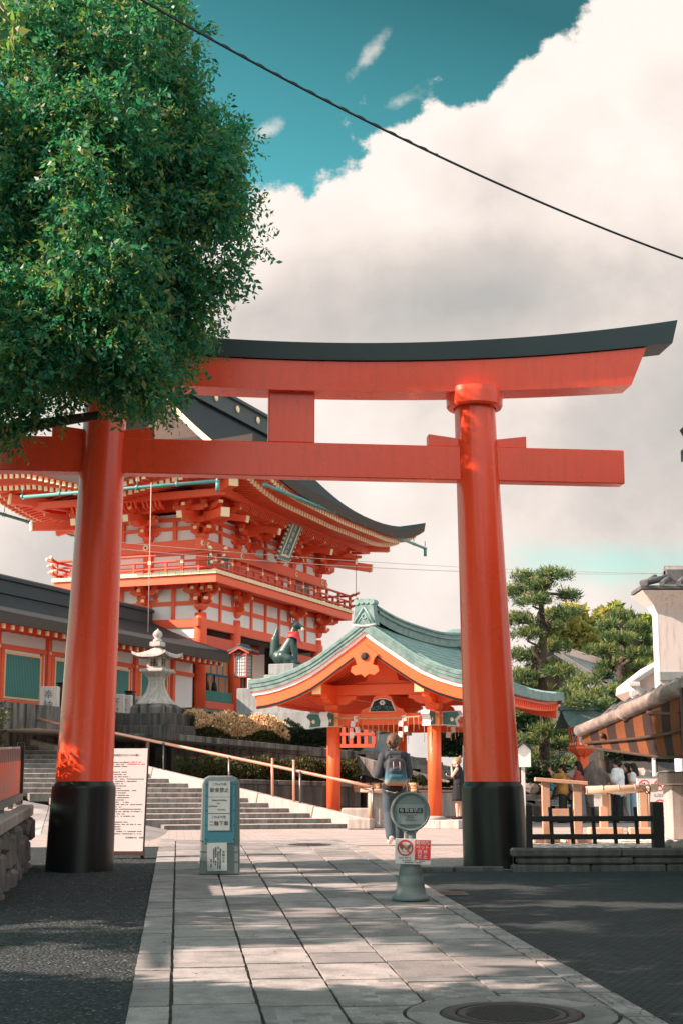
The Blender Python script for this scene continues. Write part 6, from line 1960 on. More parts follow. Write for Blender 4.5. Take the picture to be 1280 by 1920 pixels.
# rubble garden wall behind the visitors, concrete wall above it
RUB = stone('rubble_stone', (.15, .135, .12), (.40, .36, .32), None, scale=3, island=.45, bmp=.6)
gw = thing('rubble_wall', T(7, 47, .75), 'low rubble stone garden wall behind the visitors on the right', 'wall')
mb = MB().mat(RUB)
x = -1.6
while x < 12:
    z = 0; 
    w_ = random.uniform(.35, .7)
    while z < 1.15:
        h_ = random.uniform(.25, .45)
        o_ = len(mb.v); mb.ball((x + w_ / 2 + random.uniform(-.05, .05), 0, z + h_ / 2), (w_ * .56, .32, h_ * .58), n=8, m=6)
        for q in range(o_, len(mb.v)):
            v = Vector(mb.v[q]); mb.v[q] = (v.x + .04 * sin(v.z * 17 + x), v.y + .05 * sin(v.x * 13), v.z + .03 * sin(v.x * 15 + v.y * 9))
        z += h_ * .92
    x += w_ * .95
for i in range(len(mb.sm)): mb.sm[i] = False
mb.out('rubble', gw)
mb = MB().mat(EARTH); mb.box(-2, 14, .12, .8, 0, 1.12); mb.out('core', gw)
cw = thing('concrete_wall', T(7, 50, .75), 'grey dark panel wall with thin joints behind the pine trunks under the awning', 'wall')
for i in range(9):
    mb = MB().mat(paint('grey_wall_panel', (.14, .145, .14), .8, .2, 1.0) if i == 0 else bpy.data.materials['grey_wall_panel']); mb.box(-3 + i * 1.6, -3 + i * 1.6 + 1.57, -.08, .08, 0, 2.35); mb.out('panel', cw)
for px, t_, b_, Y, lb in ((1226, 1423, 1462, 36, 'thin pale post standing behind the prohibition board'), (1273, 1420, 1450, 34, 'thick white pipe rising behind the granite gatepost')):
    mb = MB().mat(M['paper']); c = at(px, b_, Y); mb.tube([(c.x, Y, .75), (c.x, Y, zat(t_, Y))], .045 if px < 1250 else .10, 10); mb.mat(M['greysign']); mb.ball((c.x, Y, zat(t_, Y)), (.06 if px < 1250 else .12, .06, .03), n=10, m=6); tag(mb.out('pipe' if px > 1250 else 'thin_post'), lb, 'post')
# small white box shrine on a post, right of the torii
wY = 33.0; wx = pxw(980, wY)
wb_ = thing('white_post_box', T(wx, wY, .75), 'small white wooden box with gabled roof on a post beside the torii pillar', 'box')
za, zb_ = zat(1438, wY) - .75, zat(1406, wY) - .75
mb = MB().mat(M['paper']); mb.box(-.035, .035, -.035, .035, 0, za); mb.out('post', wb_)
mb = MB().mat(M['white']); mb.prism([(-.15, za), (.15, za), (.15, zb_), (0, zb_ + .14), (-.15, zb_)], -.16, .16); mb.out('box', wb_)
mb = MB().mat(M['capblk'])
for s_ in (-1, 1): mb.bar((0, 0, zb_ + .165), (s_ * .22, 0, zb_ - .02), .42, .025, up=(0, 0, 1))
mb.out('roof', wb_)

# ---- awning shop on the right: eave pole, tiles, striped canvas
aw = thing('awning', T(5, 22.5, 2.5), 'tiled shop eave with a weathered gutter pole and brown striped canvas at the right edge', 'awning')
AX = T(-5, -22.5, -2.5)
eL, eR = at(1084, 1371, 24.4), at(1300, 1282, 21.4)
def along(k, dz=0, dy=0): p = eL.lerp(eR, k); return Vector((p.x, p.y + dy, p.z + dz))
WTH = stone('weathered_pipe', (.16, .135, .115), (.40, .34, .30), (.06, .05, .045), .7, scale=5, streak=(2, 2, 2))
mb = MB().mat(WTH); mb.tube([along(k) for k in (0, .15, .3, .42)], .095, 14); mb.tube([along(k, .01) for k in (.44, .6, .8, 1.0, 1.1)], .118, 14); mb.ball(along(.43), (.13, .13, .13), n=12, m=8); mb.out('gutter_pole', aw, X=AX)
# canvas: striped by its own weave
cm_, ct, cbs = bsdf('striped_canvas'); sepn = ct.new('ShaderNodeSeparateXYZ'); ct.link(coord(ct, 'UV'), sepn.inputs[0])
fr = ct.math('FRACT', ct.math('MULTIPLY', sepn.outputs[0], 6.2)); st2 = ct.math('GREATER_THAN', fr, .5)
kk = ct.mix(st2, (.165, .052, .014), (.030, .015, .011)); kk = ct.mix(1.0, kk, ct.ramp(ct.noise(coord(ct), 6, 5, .6), [(.2, .75), (.8, 1.2)]), 'MULTIPLY')
ct.link(kk, cbs.inputs['Base Color']); cbs.inputs['Roughness'].default_value = .9
tr_ = ct.new('ShaderNodeBsdfTranslucent'); ct.link(kk, tr_.inputs[0]); ms_ = ct.new('ShaderNodeMixShader', Fac=.1); ct.link(cbs.outputs[0], ms_.inputs[1]); ct.link(tr_.outputs[0], ms_.inputs[2])
ct.link(ms_.outputs[0], [x for x in ct.n if x.type == 'OUTPUT_MATERIAL'][0].inputs[0])
cv = MB().mat(cm_)
bl, bm_, br = at(1099, 1401, 24.3), at(1240, 1420, 22.3), at(1300, 1419, 21.5)
def low(k): return bl.lerp(bm_, k / .66) if k < .66 else bm_.lerp(br, (k - .66) / .34)
NC = 30
rows = []; uvs = []
for j in range(9):
    b_ = j / 8
    rows.append([])
    for i in range(NC + 1):
        k = i / NC; a = along(.03 + k * .97, -.08); c = low(k)
        p = a.lerp(c, b_); p.y += .10 * sin(pi * b_) ; rows[-1].append(tuple(p))
cv.strip(rows)
me = cv.mesh('canvas'); uvl = me.uv_layers.new(name='weave')
for poly in me.polygons:
    for li in poly.loop_indices:
        vi = me.loops[li].vertex_index; uvl.data[li].uv = ((vi % (NC + 1)) / NC, (vi // (NC + 1)) / 8)
co = link('striped_canvas', me, aw, AX); sol = co.modifiers.new('t', 'SOLIDIFY'); sol.thickness = .008
mb = MB().mat(M['brown'])
for b_ in (.55,): mb.tube([along(.03 + k * .97, -.08).lerp(low(k), b_ + (.1 - .1 * k)) + Vector((0, -.03, 0)) for k in (.0, .25, .5, .75, 1)], .022, 8)
mb.tube([along(.62, -.14) + Vector((0, -.03, 0)), at(1300, 1338, 21.6)], .03, 8); mb.ball(along(.22, -.22), .05); mb.out('awning_arm', aw, X=AX)
mb = MB().mat(M['brown']); mb.tube([low(k) for k in (0, .33, .66, 1)], .022, 8); mb.out('hem_bar', aw, X=AX)
TILE = stone('grey_roof_tile', (.085, .092, .095), (.17, .18, .18), (.05, .055, .055), .5, scale=5, rough=.6, island=.3)
mb = MB().mat(TILE)
dirn = (eR - eL).normalized(); upv = Vector((.45, .80, .30)).normalized()
for i in range(13):
    for j in range(2):
        p = along(.24 + i * .068, .06) + upv * (j * .30)
        mb.tube([p, p + upv * .31], .05, 8); mb.bar(p - dirn * .09 + Vector((0, 0, -.03)), p - dirn * .09 + upv * .31 + Vector((0, 0, -.015)), .14, .025)
mb.out('roof_tiles', aw, X=AX)
mb = MB().mat(M['brown']); p0, p1 = along(0.0, -.02, .1), along(1.1, -.02, .1); mb.add([p0, p1, p1 + upv * .9, p0 + upv * .9 + dirn * .5], [(0, 1, 2, 3)]); mb.out('under_boards', aw, X=AX)
# dark door post of the shop at the edge of the frame
mb = MB().mat(BLK); x = pxw(1281, 20.9); mb.box(x, x + .14, 20.8, 20.95, gz(20.8), zat(1290, 20.9)); mb.out('corner_post', aw, X=AX)
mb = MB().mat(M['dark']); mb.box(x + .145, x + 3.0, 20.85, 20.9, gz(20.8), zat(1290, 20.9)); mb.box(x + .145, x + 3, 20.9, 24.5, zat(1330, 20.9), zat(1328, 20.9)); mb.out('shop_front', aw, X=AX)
# the near shop on the right whose roof tip just enters the picture
sh_ = thing('near_shop', T(9.5, 11, .3), 'dark timber shop on the near right whose upper roof tip enters the frame', 'building')
SHX = T(-9.5, -11, -.3)
mb = MB().mat(M['brown']); mb.box(6.6, 12.5, 1.5, 19.0, .0, 6.4); mb.out('wall', sh_, X=SHX)
mb = MB().mat(M['capblk']); mb.shell([[(4.66, y, 6.22), (9.1, y, 8.4), (13.6, y, 6.2)] for y in (.6, 10, 20.05)], .16, smooth=False); mb.out('roof', sh_, X=SHX)
# dark roof tip at the right edge higher up
mb = MB().mat(M['capblk']); c = at(1283, 812, 20); mb.prism([(-.05, .06), (.5, .30), (.5, -.2), (.03, -.10)][::-1], -.1, .1, T(c.x, c.y, c.z)); mb.out('roof_tip', sh_, X=SHX)

# ---- white storehouse pier with tiled cap
hY = 27.0
wh = thing('white_storehouse', T(7.4, hY, .75), 'white plastered storehouse wall with flared tile cap above the awning', 'building')
WX = T(-7.4, -hY, -.75)
x0 = pxw(1243, hY); z0, z1 = zat(1262, hY), zat(1135, hY)
mb = MB().mat(M['white2']); mb.box(x0, x0 + 4, hY, hY + .45, zat(1335, hY), z1); 
o0 = .32
mb.strip([[(x0 + 4, hY, z1 - .15), (x0, hY, z1 - .15), (x0, hY + .45, z1 - .15)], [(x0 + 4, hY - .08, z1), (x0 - .08, hY - .08, z1), (x0 - .08, hY + .5, z1)], [(x0 + 4, hY - o0, z1 + .24), (x0 - o0, hY - o0, z1 + .24), (x0 - o0, hY + .8, z1 + .24)], [(x0 + 4, hY + .2, z1 + .26), (x0 + .1, hY + .2, z1 + .26), (x0 + .1, hY + .8, z1 + .26)]])
mb.out('wall', wh, X=WX)
mb = MB().mat(M['pedestal']); mb.box(x0 - .02, x0 + 4, hY - .10, hY - .002, z0 - .14, z0 + .02, b=.01); mb.out('ledge', wh, X=WX)
mb = MB().mat(TILE); zt2 = z1 + .26
mb.box(x0 - o0 - .03, x0 + 4, hY - o0 - .03, hY + .6, zt2, zt2 + .06)
for i in range(8): mb.tube([(x0 - .28 + i * .30, hY - o0 - .06, zt2 + .09), (x0 + .1 + i * .28, hY + .55, zt2 + .34)], .05, 8)
mb.tube([(x0 - o0, hY - o0, zt2 + .1), (x0 + .4, hY + .5, zt2 + .34)], .06, 8)
for z_, w_ in ((.30, .30), (.37, .25), (.44, .2)): mb.box(x0 + .28, x0 + 4, hY + .55 - w_, hY + .55 + w_, zt2 + z_ - .07, zt2 + z_ + .01)
mb.tube([(x0 + .28, hY + .55, zt2 + .46), (x0 + 4, hY + .55, zt2 + .46)], .09, 10); mb.out('tile_cap', wh, X=WX)
# cream gable wall behind it
gY = 31.0
gbw = thing('cream_gable', T(7, gY, .75), 'cream rendered gable end with grey coping left of the white storehouse', 'building')
GBX = T(-7, -gY, -.75)
def gq(px, py): p = at(px, py, gY); return (p.x, p.z)
poly = [gq(1194, 1290), gq(1222, 1312), gq(1330, 1330), gq(1330, 1190), gq(1243, 1238), gq(1196, 1275)]
mb = MB().mat(M['cream']); mb.prism(poly, gY, gY + 2.5); mb.out('gable_wall', gbw, X=GBX)
mb = MB().mat(M['pedestal']); a, b_ = gq(1186, 1280), gq(1335, 1182); mb.bar((a[0], gY - .05, a[1]), (b_[0], gY - .05, b_[1]), .3, .10, b=.01); a2 = gq(1218, 1314); mb.bar((a[0] + .02, gY - .05, a[1] - .02), (a2[0], gY - .05, a2[1]), .2, .08); mb.out('coping', gbw, X=GBX)
mb = MB().mat(M['paper']); c = at(1187, 1284, 29.5); mb.box(c.x - .11, c.x + .11, 29.4, 29.6, c.z - .03, c.z + .05, b=.01); mb.tube([(c.x, 29.5, c.z - .03), (c.x, 29.5, c.z - .55)], .05, 10); mb.box(c.x - .07, c.x + .07, 29.43, 29.57, c.z - .22, c.z - .12)
tag(mb.out('vent_pipe'), 'white square headed vent pipe rising above the awning tiles', 'pipe')
# tiled house roof behind the pines
hp_ = thing('tiled_house', frame((xat(1080, 62, 1280), 62, .75), 1.15), 'grey tiled house roof with pale ridges half hidden behind the pines', 'house')
zr_h, ze_h = zat(1236, 62) - .75, zat(1330, 62) - .75
mb = MB().mat(stone('pale_roof_tile', (.25, .25, .25), (.42, .41, .40), None, scale=4, rough=.5, island=.25)); 
for i in range(22):
    x = -3.6 + i * .34
    mb.tube([(x, -3.2, ze_h), (x * .96, 0, zr_h)], .10, 7); mb.tube([(x, 3.2, ze_h), (x * .96, 0, zr_h)], .10, 7)
mb.shell([[(-3.8, -3.3, ze_h - .05), (-3.5, 0, zr_h - .05), (-3.8, 3.3, ze_h - .05)], [(3.9, -3.3, ze_h - .05), (3.6, 0, zr_h - .05), (3.9, 3.3, ze_h - .05)]], .1, smooth=False); mb.out('tiled_roof', hp_)
mb = MB().mat(M['cream']); mb.box(-3.6, 3.6, -.2, .2, zr_h - .02, zr_h + .32, b=.04)
for x in (-3.62, 3.62): mb.bar((x, -3.2, ze_h + .08), (x, 0, zr_h + .08), .3, .16)
mb.out('ridge', hp_)
mb = MB().mat(M['white2']); mb.box(-3.3, 3.3, -2.6, 2.6, 0, ze_h + .1); mb.out('wall', hp_)

# ================================================================== LEFT: stone wall with red fence
lwY = 20.6
LWX = frame((xat(53, lwY, 1500), lwY, gz(lwY)), pi / 2 + PATH + .02)      # local x goes away along the path
lwt = thing('rough_stone_wall', LWX @ T(-3, 0, -.05), 'rough field stone wall with a flat coping at the left edge', 'wall')
LX0 = T(3, 0, .05)
FST = stone('field_stone', (.115, .105, .098), (.24, .22, .20), (.05, .05, .047), .6, scale=3, island=.35, bmp=1.0)
mb = MB().mat(FST); r_ = random.Random(11)
x = -5.5
while x < -.05:
    w_ = min(r_.uniform(.35, .65), -x); z = -.2
    while z < .60:
        h_ = r_.uniform(.25, .42); o_ = len(mb.v)
        mb.box(x, x + w_, -.05 - r_.uniform(0, .07), .5, z + SLOPE * x, min(z + h_, .66) + SLOPE * x, b=.05)
        for q in range(o_, len(mb.v)):
            v = Vector(mb.v[q]); mb.v[q] = (v.x + .015 * sin(v.z * 21 + x * 5), v.y + .02 * sin(v.x * 17 + v.z * 11), v.z + .014 * sin(v.x * 19))
        z += h_
    x += w_
mb.out('field_stones', lwt, X=LX0)
mb = MB().mat(M['granite']); mb.bar((-5.5, .18, .74 - .17), (.02, .18, .74), .52, .15, b=.02); mb.out('coping', lwt, X=LX0)
rf_ = thing('red_fence', LWX @ T(-3, 0, .81), 'vermilion picket fence with black top rail on the rough stone wall at left', 'fence')
RX0 = T(3, 0, -.81)
zf = .82
mb = MB().mat(M['greysign']); mb.bar((-5.5, .12, zf + .10 - .17), (-.02, .12, zf + .10), .10, .09); mb.out('bottom_rail', rf_, X=RX0)
mb = MB().mat(M['steel']);
for i in range(5): mb.box(-5 + i * 1.2, -4.94 + i * 1.2, .08, .14, zf - .01 - .031 * (5 - i * 1.2), zf + .07 - .031 * (5 - i * 1.2))
mb.out('bracket_foot', rf_, X=RX0)
PF_ = MB().mat(M['vermo']); PF_.box(-.118, .118, -.012, .012, 0, .44); PF_.mat(M['black']); PF_.box(-.118, .118, -.013, .013, .442, .60); PF_ = PF_.mesh('red_board')
WB_ = MB().mat(M['wire']); WB_.box(-.022, .022, -.0155, .012, 0, .62); WB_ = WB_.mesh('pale_bar')
for i in range(20):
    x = -.18 - i * .25
    link('red_board', PF_, rf_, RX0 @ T(x, .12, zf + .145 + .031 * x)); link('pale_bar', WB_, rf_, RX0 @ T(x - .125, .121, zf + .145 + .031 * x))
mb = MB().mat(M['black']); mb.box(-.05, .05, .07, .17, zf, zf + .83, b=.01); mb.out('end_post', rf_, X=RX0)
mb = MB().mat(M['black']); mb.bar((-5.5, .15, zf + .69 - .17), (-.05, .15, zf + .69), .04, .10); mb.bar((-5.5, .15, zf + .25 - .17), (-.05, .15, zf + .25), .04, .06); mb.out('black_rail', rf_, X=RX0)

# ================================================================== WIRES
def sag(p, q, s_, n=40): return [Vector(p).lerp(Vector(q), i / n) - Vector((0, 0, s_ * 4 * (i / n) * (1 - i / n))) for i in range(n + 1)]
p, q = at(215, -30, 13.2), at(1330, 503, 16.5)
d_ = (q - p); q2 = q + d_ * .9 + Vector((0, 0, 1.1)); p2_ = p - d_ * .6 + Vector((0, 0, .9))
mb = MB().mat(M['cable']); mb.tube([p2_] + sag(p, q, .20) + [q2], .0125, 8)
pts = sag(p, q, .20, 220); mb.tube([v + Vector(((.008 * sin(i * 1.1)), .008 * cos(i * 1.1), .012 + .008 * sin(i * 1.1 + 1))) for i, v in enumerate(pts[:110])], .0055, 5)
tag(mb.out('overhead_cable'), 'thick black twisted cable crossing the sky above the torii', 'cable')
for (a, b_, Y0, Y1, s_, r_, m, lb) in (((150, 1010), (1310, 1076), 47, 60, .25, .009, 'wire', 'thin pale wire crossing in front of the gate, the upper of two'), ((150, 1022), (1310, 1074), 46.8, 61, .35, .011, 'wire', 'thin pale wire crossing in front of the gate, the lower of two')):
    mb = MB().mat(M[m]); mb.tube(sag(at(*a, Y0), at(*b_, Y1), s_), r_, 5); tag(mb.out('thin_wire'), lb, 'wire')
for (px, t_, b_, Y, lb) in ((284, 905, 1185, 47.5, 'thin pale lightning wire hanging from the gutter down behind the stone lantern'), (667, 1040, 1120, 62, 'thin dark wire hanging from the right eave end of the gate')):
    mb = MB().mat(M['wire' if px < 400 else 'cable']); mb.tube([at(px, t_, Y), at(px - (6 if px < 400 else 0), b_, Y)], .012, 5); tag(mb.out('hanging_wire'), lb, 'wire')

# ================================================================== PEOPLE
SKIN = paint('skin', (.56, .33, .235), .5, .06, 6.0, spec=.3)
SKIN2 = paint('fair_skin', (.64, .40, .30), .5, .06, 6.0, spec=.3)
def fabric(name, c, rough=.9, var=.18): return paint(name, c, rough, var, 9.0, spec=.2, bmp=.12)
def hand(b, wrist, d, side, palm_n, curl=.5, sc=1.0):
    """palm, four bent fingers of unequal length and a thumb from the side of the palm"""
    wv, d, nn = Vector(wrist), Vector(d).normalized(), Vector(palm_n)
    nn = (nn - d * nn.dot(d)).normalized(); s_ = d.cross(nn) * side
    for k in (-.026, -.009, .009, .026): cap_(b, wv + s_ * k * .55 * sc, wv + d * .085 * sc + s_ * k * sc, .014 * sc, .012 * sc, 8)
    for k, L in ((-.030, .062), (-.010, .078), (.010, .084), (.030, .074)):
        p0 = wv + d * .088 * sc + s_ * k * sc
        a1 = curl * .8; d1 = d * cos(a1) + nn * sin(a1); p1 = p0 + d1 * L * .5 * sc
        a2 = curl * 1.7; d2 = d * cos(a2) + nn * sin(a2); p2 = p1 + d2 * L * .5 * sc
        cap_(b, p0, p1, .0098 * sc, .009 * sc, 8); cap_(b, p1, p2, .009 * sc, .0075 * sc, 8)
    t0 = wv + d * .030 * sc + s_ * .028 * sc; t1 = t0 + (d * .6 + s_ * .55 + nn * .35).normalized() * .042 * sc; t2 = t1 + (d * .9 + nn * .4).normalized() * .03 * sc
    cap_(b, t0, t1, .012 * sc, .0105 * sc, 8); cap_(b, t1, t2, .0105 * sc, .008 * sc, 8)

def person(X, label, cfg, group=None):
    """one continuous skinned body with clothes as children. Local: facing +y, x to the figure's right, z up. 1.7 m."""
    H = cfg.get('h', 1.70) / 1.70
    X = X @ Matrix.Scale(H, 4)
    sk = cfg.get('skin', SKIN); vx = cfg.get('voxel', .010)
    arms, legs = cfg['arms'], cfg['legs']        # [(shoulder, elbow, wrist)], [(hip, knee, ankle)]
    hd = Vector(cfg.get('head', (0, .02, 1.575))); ht = cfg.get('turn', 0.0); nod = cfg.get('nod', 0.0)
    HX = T(*hd) @ R(-ht, 'Z') @ R(-nod, 'X')
    b = MB()
    cap_(b, (0, 0, .93), (0, .0, 1.02), .135, .125); cap_(b, (-.06, 0, .92), (.06, 0, .92), .12, .12)
    cap_(b, (0, 0, 1.02), (0, .0, 1.16), .118, .125); cap_(b, (-.055, 0, 1.22), (.055, 0, 1.22), .115, .115); cap_(b, (-.10, -.005, 1.36), (.10, -.005, 1.36), .07, .07)
    cap_(b, (0, 0, 1.38), tuple(hd + Vector((0, -.01, -.07))), .062, .052)
    # head
    b.ball((0, -.008, .02), (.078, .096, .105), HX, 18, 12); b.ball((0, .022, -.045), (.060, .070, .072), HX, 16, 10); b.ball((0, .058, -.088), (.030, .028, .024), HX, 10, 8)
    cap_tip = [((0, .086, .012), (0, .105, -.022), .010, .015)]
    for p, q, r0, r1 in cap_tip: cap_(b, HX @ Vector(p), HX @ Vector(q), r0, r1, 8)
    for s_ in (-1, 1): b.ball((s_ * .080, -.012, -.010), (.014, .024, .034), HX, 8, 6); b.ball((s_ * .018, .082, -.055), (.02, .012, .008), HX, 8, 6)
    for i, (sh, el, wr) in enumerate(arms):
        cap_(b, sh, el, .048, .040); cap_(b, el, wr, .040, .027)
        d = (Vector(wr) - Vector(el)).normalized(); hn = cfg.get('palm', (None, None))[i] or (Vector((1, 0, 0)) * (1 if i == 0 else -1))
        hand(b, Vector(wr) + d * .01, cfg.get('hdir', (None, None))[i] or d, -1 if i == 0 else 1, hn, cfg.get('curl', (.5, .5))[i])
    for i, (hp_, kn, an) in enumerate(legs):
        cap_(b, hp_, kn, .082, .056); km = Vector(kn).lerp(Vector(an), .35); cap_(b, kn, km, .054, .055); cap_(b, km, an, .055, .036)
        fd = Vector(cfg.get('foot', ((0, 1, 0), (0, 1, 0)))[i]).normalized()
        cap_(b, Vector(an) + fd * -.03 + Vector((0, 0, -.035)), Vector(an) + fd * .13 + Vector((0, 0, -.05)), .036, .028)
    body = fuse('person', b, None, sk, vx, 3, fac=.4)
    body.matrix_world = X
    tag(body, label, 'person', group)
    # eyes, brows, mouth
    for s_ in (-1, 1):
        e = MB().mat(M['ink']); e.ball((s_ * .030, .081, .002), (.011, .007, .007), HX, 8, 6); e.out('eye', body)
        e = MB().mat(cfg.get('hairm', M['ink'])); cap_(e, HX @ Vector((s_ * .016, .090, .024)), HX @ Vector((s_ * .044, .082, .026)), .005, .004, 6); e.out('eyebrow', body)
    e = MB().mat(paint('lips', (.42, .12, .10), .5, .05, 4) if 'lips' not in bpy.data.materials else bpy.data.materials['lips']); e.ball((0, .091, -.055), (.022, .008, .007), HX, 10, 6); e.out('mouth', body)
    # hair
    hm = cfg.get('hairm'); kind = cfg.get('hair', 'short'); hb = MB()
    hb.ball((0, -.022, .035), (.092, .102, .105), HX, 18, 12)
    if kind == 'short':
        fl_k = cfg.get('fluff', 1.0)
        hb.ball((0, -.03, .03), (.100 * fl_k, .108 * fl_k, .108 * fl_k), HX, 16, 12); hb.ball((0, -.062, -.015), (.088 * fl_k, .068, .088), HX, 14, 10); hb.ball((0, .050, .085), (.072, .046, .036), HX, 12, 8)
        r_ = random.Random(2)
        for k in range(90):
            a = r_.uniform(0, 2 * pi); u_ = r_.uniform(.0, 1); 
            p = HX @ Vector((.094 * fl_k * cos(a) * sqrt(1 - u_ * .7), -.03 + .102 * fl_k * sin(a) * sqrt(1 - u_ * .7), .0 + .12 * u_))
            if (p - HX @ Vector((0, .1, -.02))).length < .085: continue
            q = p + HX.to_3x3() @ Vector((.02 * cos(a), .02 * sin(a) - .01, -.055 + .02 * r_.random()))
            cap_(hb, p, q, .017, .006, 6)
    elif kind == 'long':
        for k in range(11):
            a = pi + pi * (k / 10) if True else 0
            p = HX @ Vector((.082 * cos(a), -.02 + .085 * sin(a), .02)); q = p + Vector((.03 * cos(a), -.03 + .02 * sin(a), -.32 - .06 * sin(k * 1.7)))
            cap_(hb, p, p.lerp(q, .5) + Vector((.01 * cos(a), -.01, 0)), .034, .036, 8); cap_(hb, p.lerp(q, .5) + Vector((.01 * cos(a), -.01, 0)), q, .036, .014, 8)
        hb.ball((0, .045, .088), (.072, .045, .03), HX, 12, 8)
    elif kind == 'bun':
        hb.ball((0, -.05, .0), (.080, .06, .07), HX, 14, 10); hb.ball((0, -.05, .155), (.045, .045, .042), HX, 12, 8); cap_(hb, HX @ Vector((0, -.04, .10)), HX @ Vector((0, -.05, .15)), .035, .03, 8)
    elif kind == 'tied':
        hb.ball((0, -.06, .0), (.082, .06, .075), HX, 14, 10); cap_(hb, HX @ Vector((0, -.10, .02)), HX @ Vector((0, -.15, -.12)), .034, .018, 8)
    fuse('hair', hb, body, hm, .008, 2)
    # top
    if 'top' in cfg:
        m, grow, sl, hem = cfg['top']
        t = MB()
        cap_(t, (0, 0, hem + .06), (0, 0, 1.05), .145 + grow, .135 + grow); cap_(t, (-.055, 0, hem + .06), (.055, 0, hem + .06), .125 + grow, .125 + grow); cap_(t, (-.058, 0, 1.22), (.058, 0, 1.22), .122 + grow, .122 + grow); cap_(t, (0, 0, 1.05), (0, 0, 1.25), .133 + grow, .13 + grow)
        cap_(t, (-.105, -.005, 1.355), (.105, -.005, 1.355), .078 + grow * .6, .078 + grow * .6); cap_(t, (0, -.005, 1.39), (0, 0, 1.43), .08, .066)
        if sl > 0:
            for sh, el, wr in arms:
                sh, el, wr = Vector(sh), Vector(el), Vector(wr)
                cap_(t, sh, sh.lerp(el, min(1, sl)), .062 + grow * .8, .058 + grow)
                if sl > 1: cap_(t, el, el.lerp(wr, sl - 1), .056 + grow, .050 + grow)
        if cfg.get('hood'):
            cap_(t, (-.09, -.10, 1.40), (.09, -.10, 1.40), .055, .055); cap_(t, (-.06, -.135, 1.33), (.06, -.135, 1.33), .05, .05); cap_(t, (-.10, .0, 1.43), (-.05, .07, 1.40), .04, .03); cap_(t, (.10, .0, 1.43), (.05, .07, 1.40), .04, .03)
        fuse(cfg.get('topname', 'shirt'), t, body, m, vx * 1.1, 4)
    if 'bottom' in cfg:
        m, grow, L = cfg['bottom']          # L: 1 thigh to knee, 2 to the ankle
        t = MB(); cap_(t, (0, 0, .93), (0, 0, 1.03), .142 + grow * .4, .130 + grow * .3); cap_(t, (-.055, 0, .91), (.055, 0, .91), .124 + grow * .4, .124 + grow * .4)
        for hp_, kn, an in legs:
            hp_, kn, an = Vector(hp_), Vector(kn), Vector(an)
            cap_(t, hp_, hp_.lerp(kn, min(1, L)), .090 + grow * .6, (.068 if L > .9 else .08) + grow)
            if L > 1: cap_(t, kn, kn.lerp(an, L - 1), .066 + grow, .056 + grow * 1.1)
        fuse(cfg.get('bottomname', 'trousers'), t, body, m, vx * 1.1, 4)
    if 'skirt' in cfg:
        m, z0, r0 = cfg['skirt']
        t = MB().mat(m); rows = []
        for j in range(9):
            z = 1.06 + (z0 - 1.06) * j / 8; rr = .135 + (r0 - .135) * (j / 8) ** .7
            rows.append([(rr * 1.05 * cos(a) * (1 + .03 * sin(a * 9) * j / 8), rr * .86 * sin(a) * (1 + .03 * sin(a * 9) * j / 8), z) for a in [2 * pi * i / 40 for i in range(41)]])
        t.shell([r[::-1] for r in rows], .006) if False else t.strip([r[::-1] for r in rows], None, True)
        o = t.out('skirt', body); s2 = o.modifiers.new('t', 'SOLIDIFY'); s2.thickness = .006
    if 'shoe' in cfg:
        for i, (hp_, kn, an) in enumerate(legs):
            an = Vector(an); fd = Vector(cfg.get('foot', ((0, 1, 0), (0, 1, 0)))[i]).normalized(); t = MB()
            cap_(t, an + fd * -.045 + Vector((0, 0, -.035)), an + fd * .06 + Vector((0, 0, -.04)), .044, .044); cap_(t, an + fd * .06 + Vector((0, 0, -.04)), an + fd * .15 + Vector((0, 0, -.05)), .044, .033)
            fuse('shoe', t, body, cfg['shoe'], .010, 2)
    if 'cap' in cfg:
        t = MB().mat(cfg['cap']); t.lathe([(.100, .045), (.098, .085), (.078, .125), (.03, .145), (.001, .147)], 24, HX @ T(0, -.018, 0) @ Matrix.Diagonal((.98, 1.10, 1, 1)))
        t.shell([[(x, .075 + .10 * sqrt(max(0, 1 - (x / .075) ** 2)) * k, .058 - .02 * k) for x in (-.074, -.05, -.025, 0, .025, .05, .074)] for k in (0, .5, 1)], .006, HX, True)
        t.mat(M['paper']); t.lathe([(.018, 0), (.018, .006)], 10, HX @ T(0, .088, .085) @ R(-pi / 2, 'X')); t.out('cap', body)
    if cfg.get('shades'):
        t = MB().mat(M['ink'])
        for s_ in (-1, 1): t.ball((s_ * .032, .088, .004), (.026, .010, .019), HX, 10, 8); cap_(t, HX @ Vector((s_ * .055, .085, .008)), HX @ Vector((s_ * .082, -.01, .006)), .004, .004, 6)
        t.out('sunglasses', body)
    return body

def stand(lx=.085, ax=.19, up=0):
    return dict(arms=[((.19, 0, 1.37), (.225, -.01, 1.11), (.215, .06, .88)), ((-.19, 0, 1.37), (-.225, -.01, 1.11), (-.215, .06, .88))],
                legs=[((lx, 0, .90), (lx, .01, .49), (lx, -.01, .09)), ((-lx, 0, .90), (-lx, .01, .49), (-lx, -.01, .09))])
BLACKH = fabric('dark_hair', (.016, .013, .012), .6); BROWNH = paint('ash_brown_hair', (.115, .068, .046), .6, .5, 26.0, spec=.3); BLONDE = fabric('light_brown_hair', (.26, .16, .09), .6)

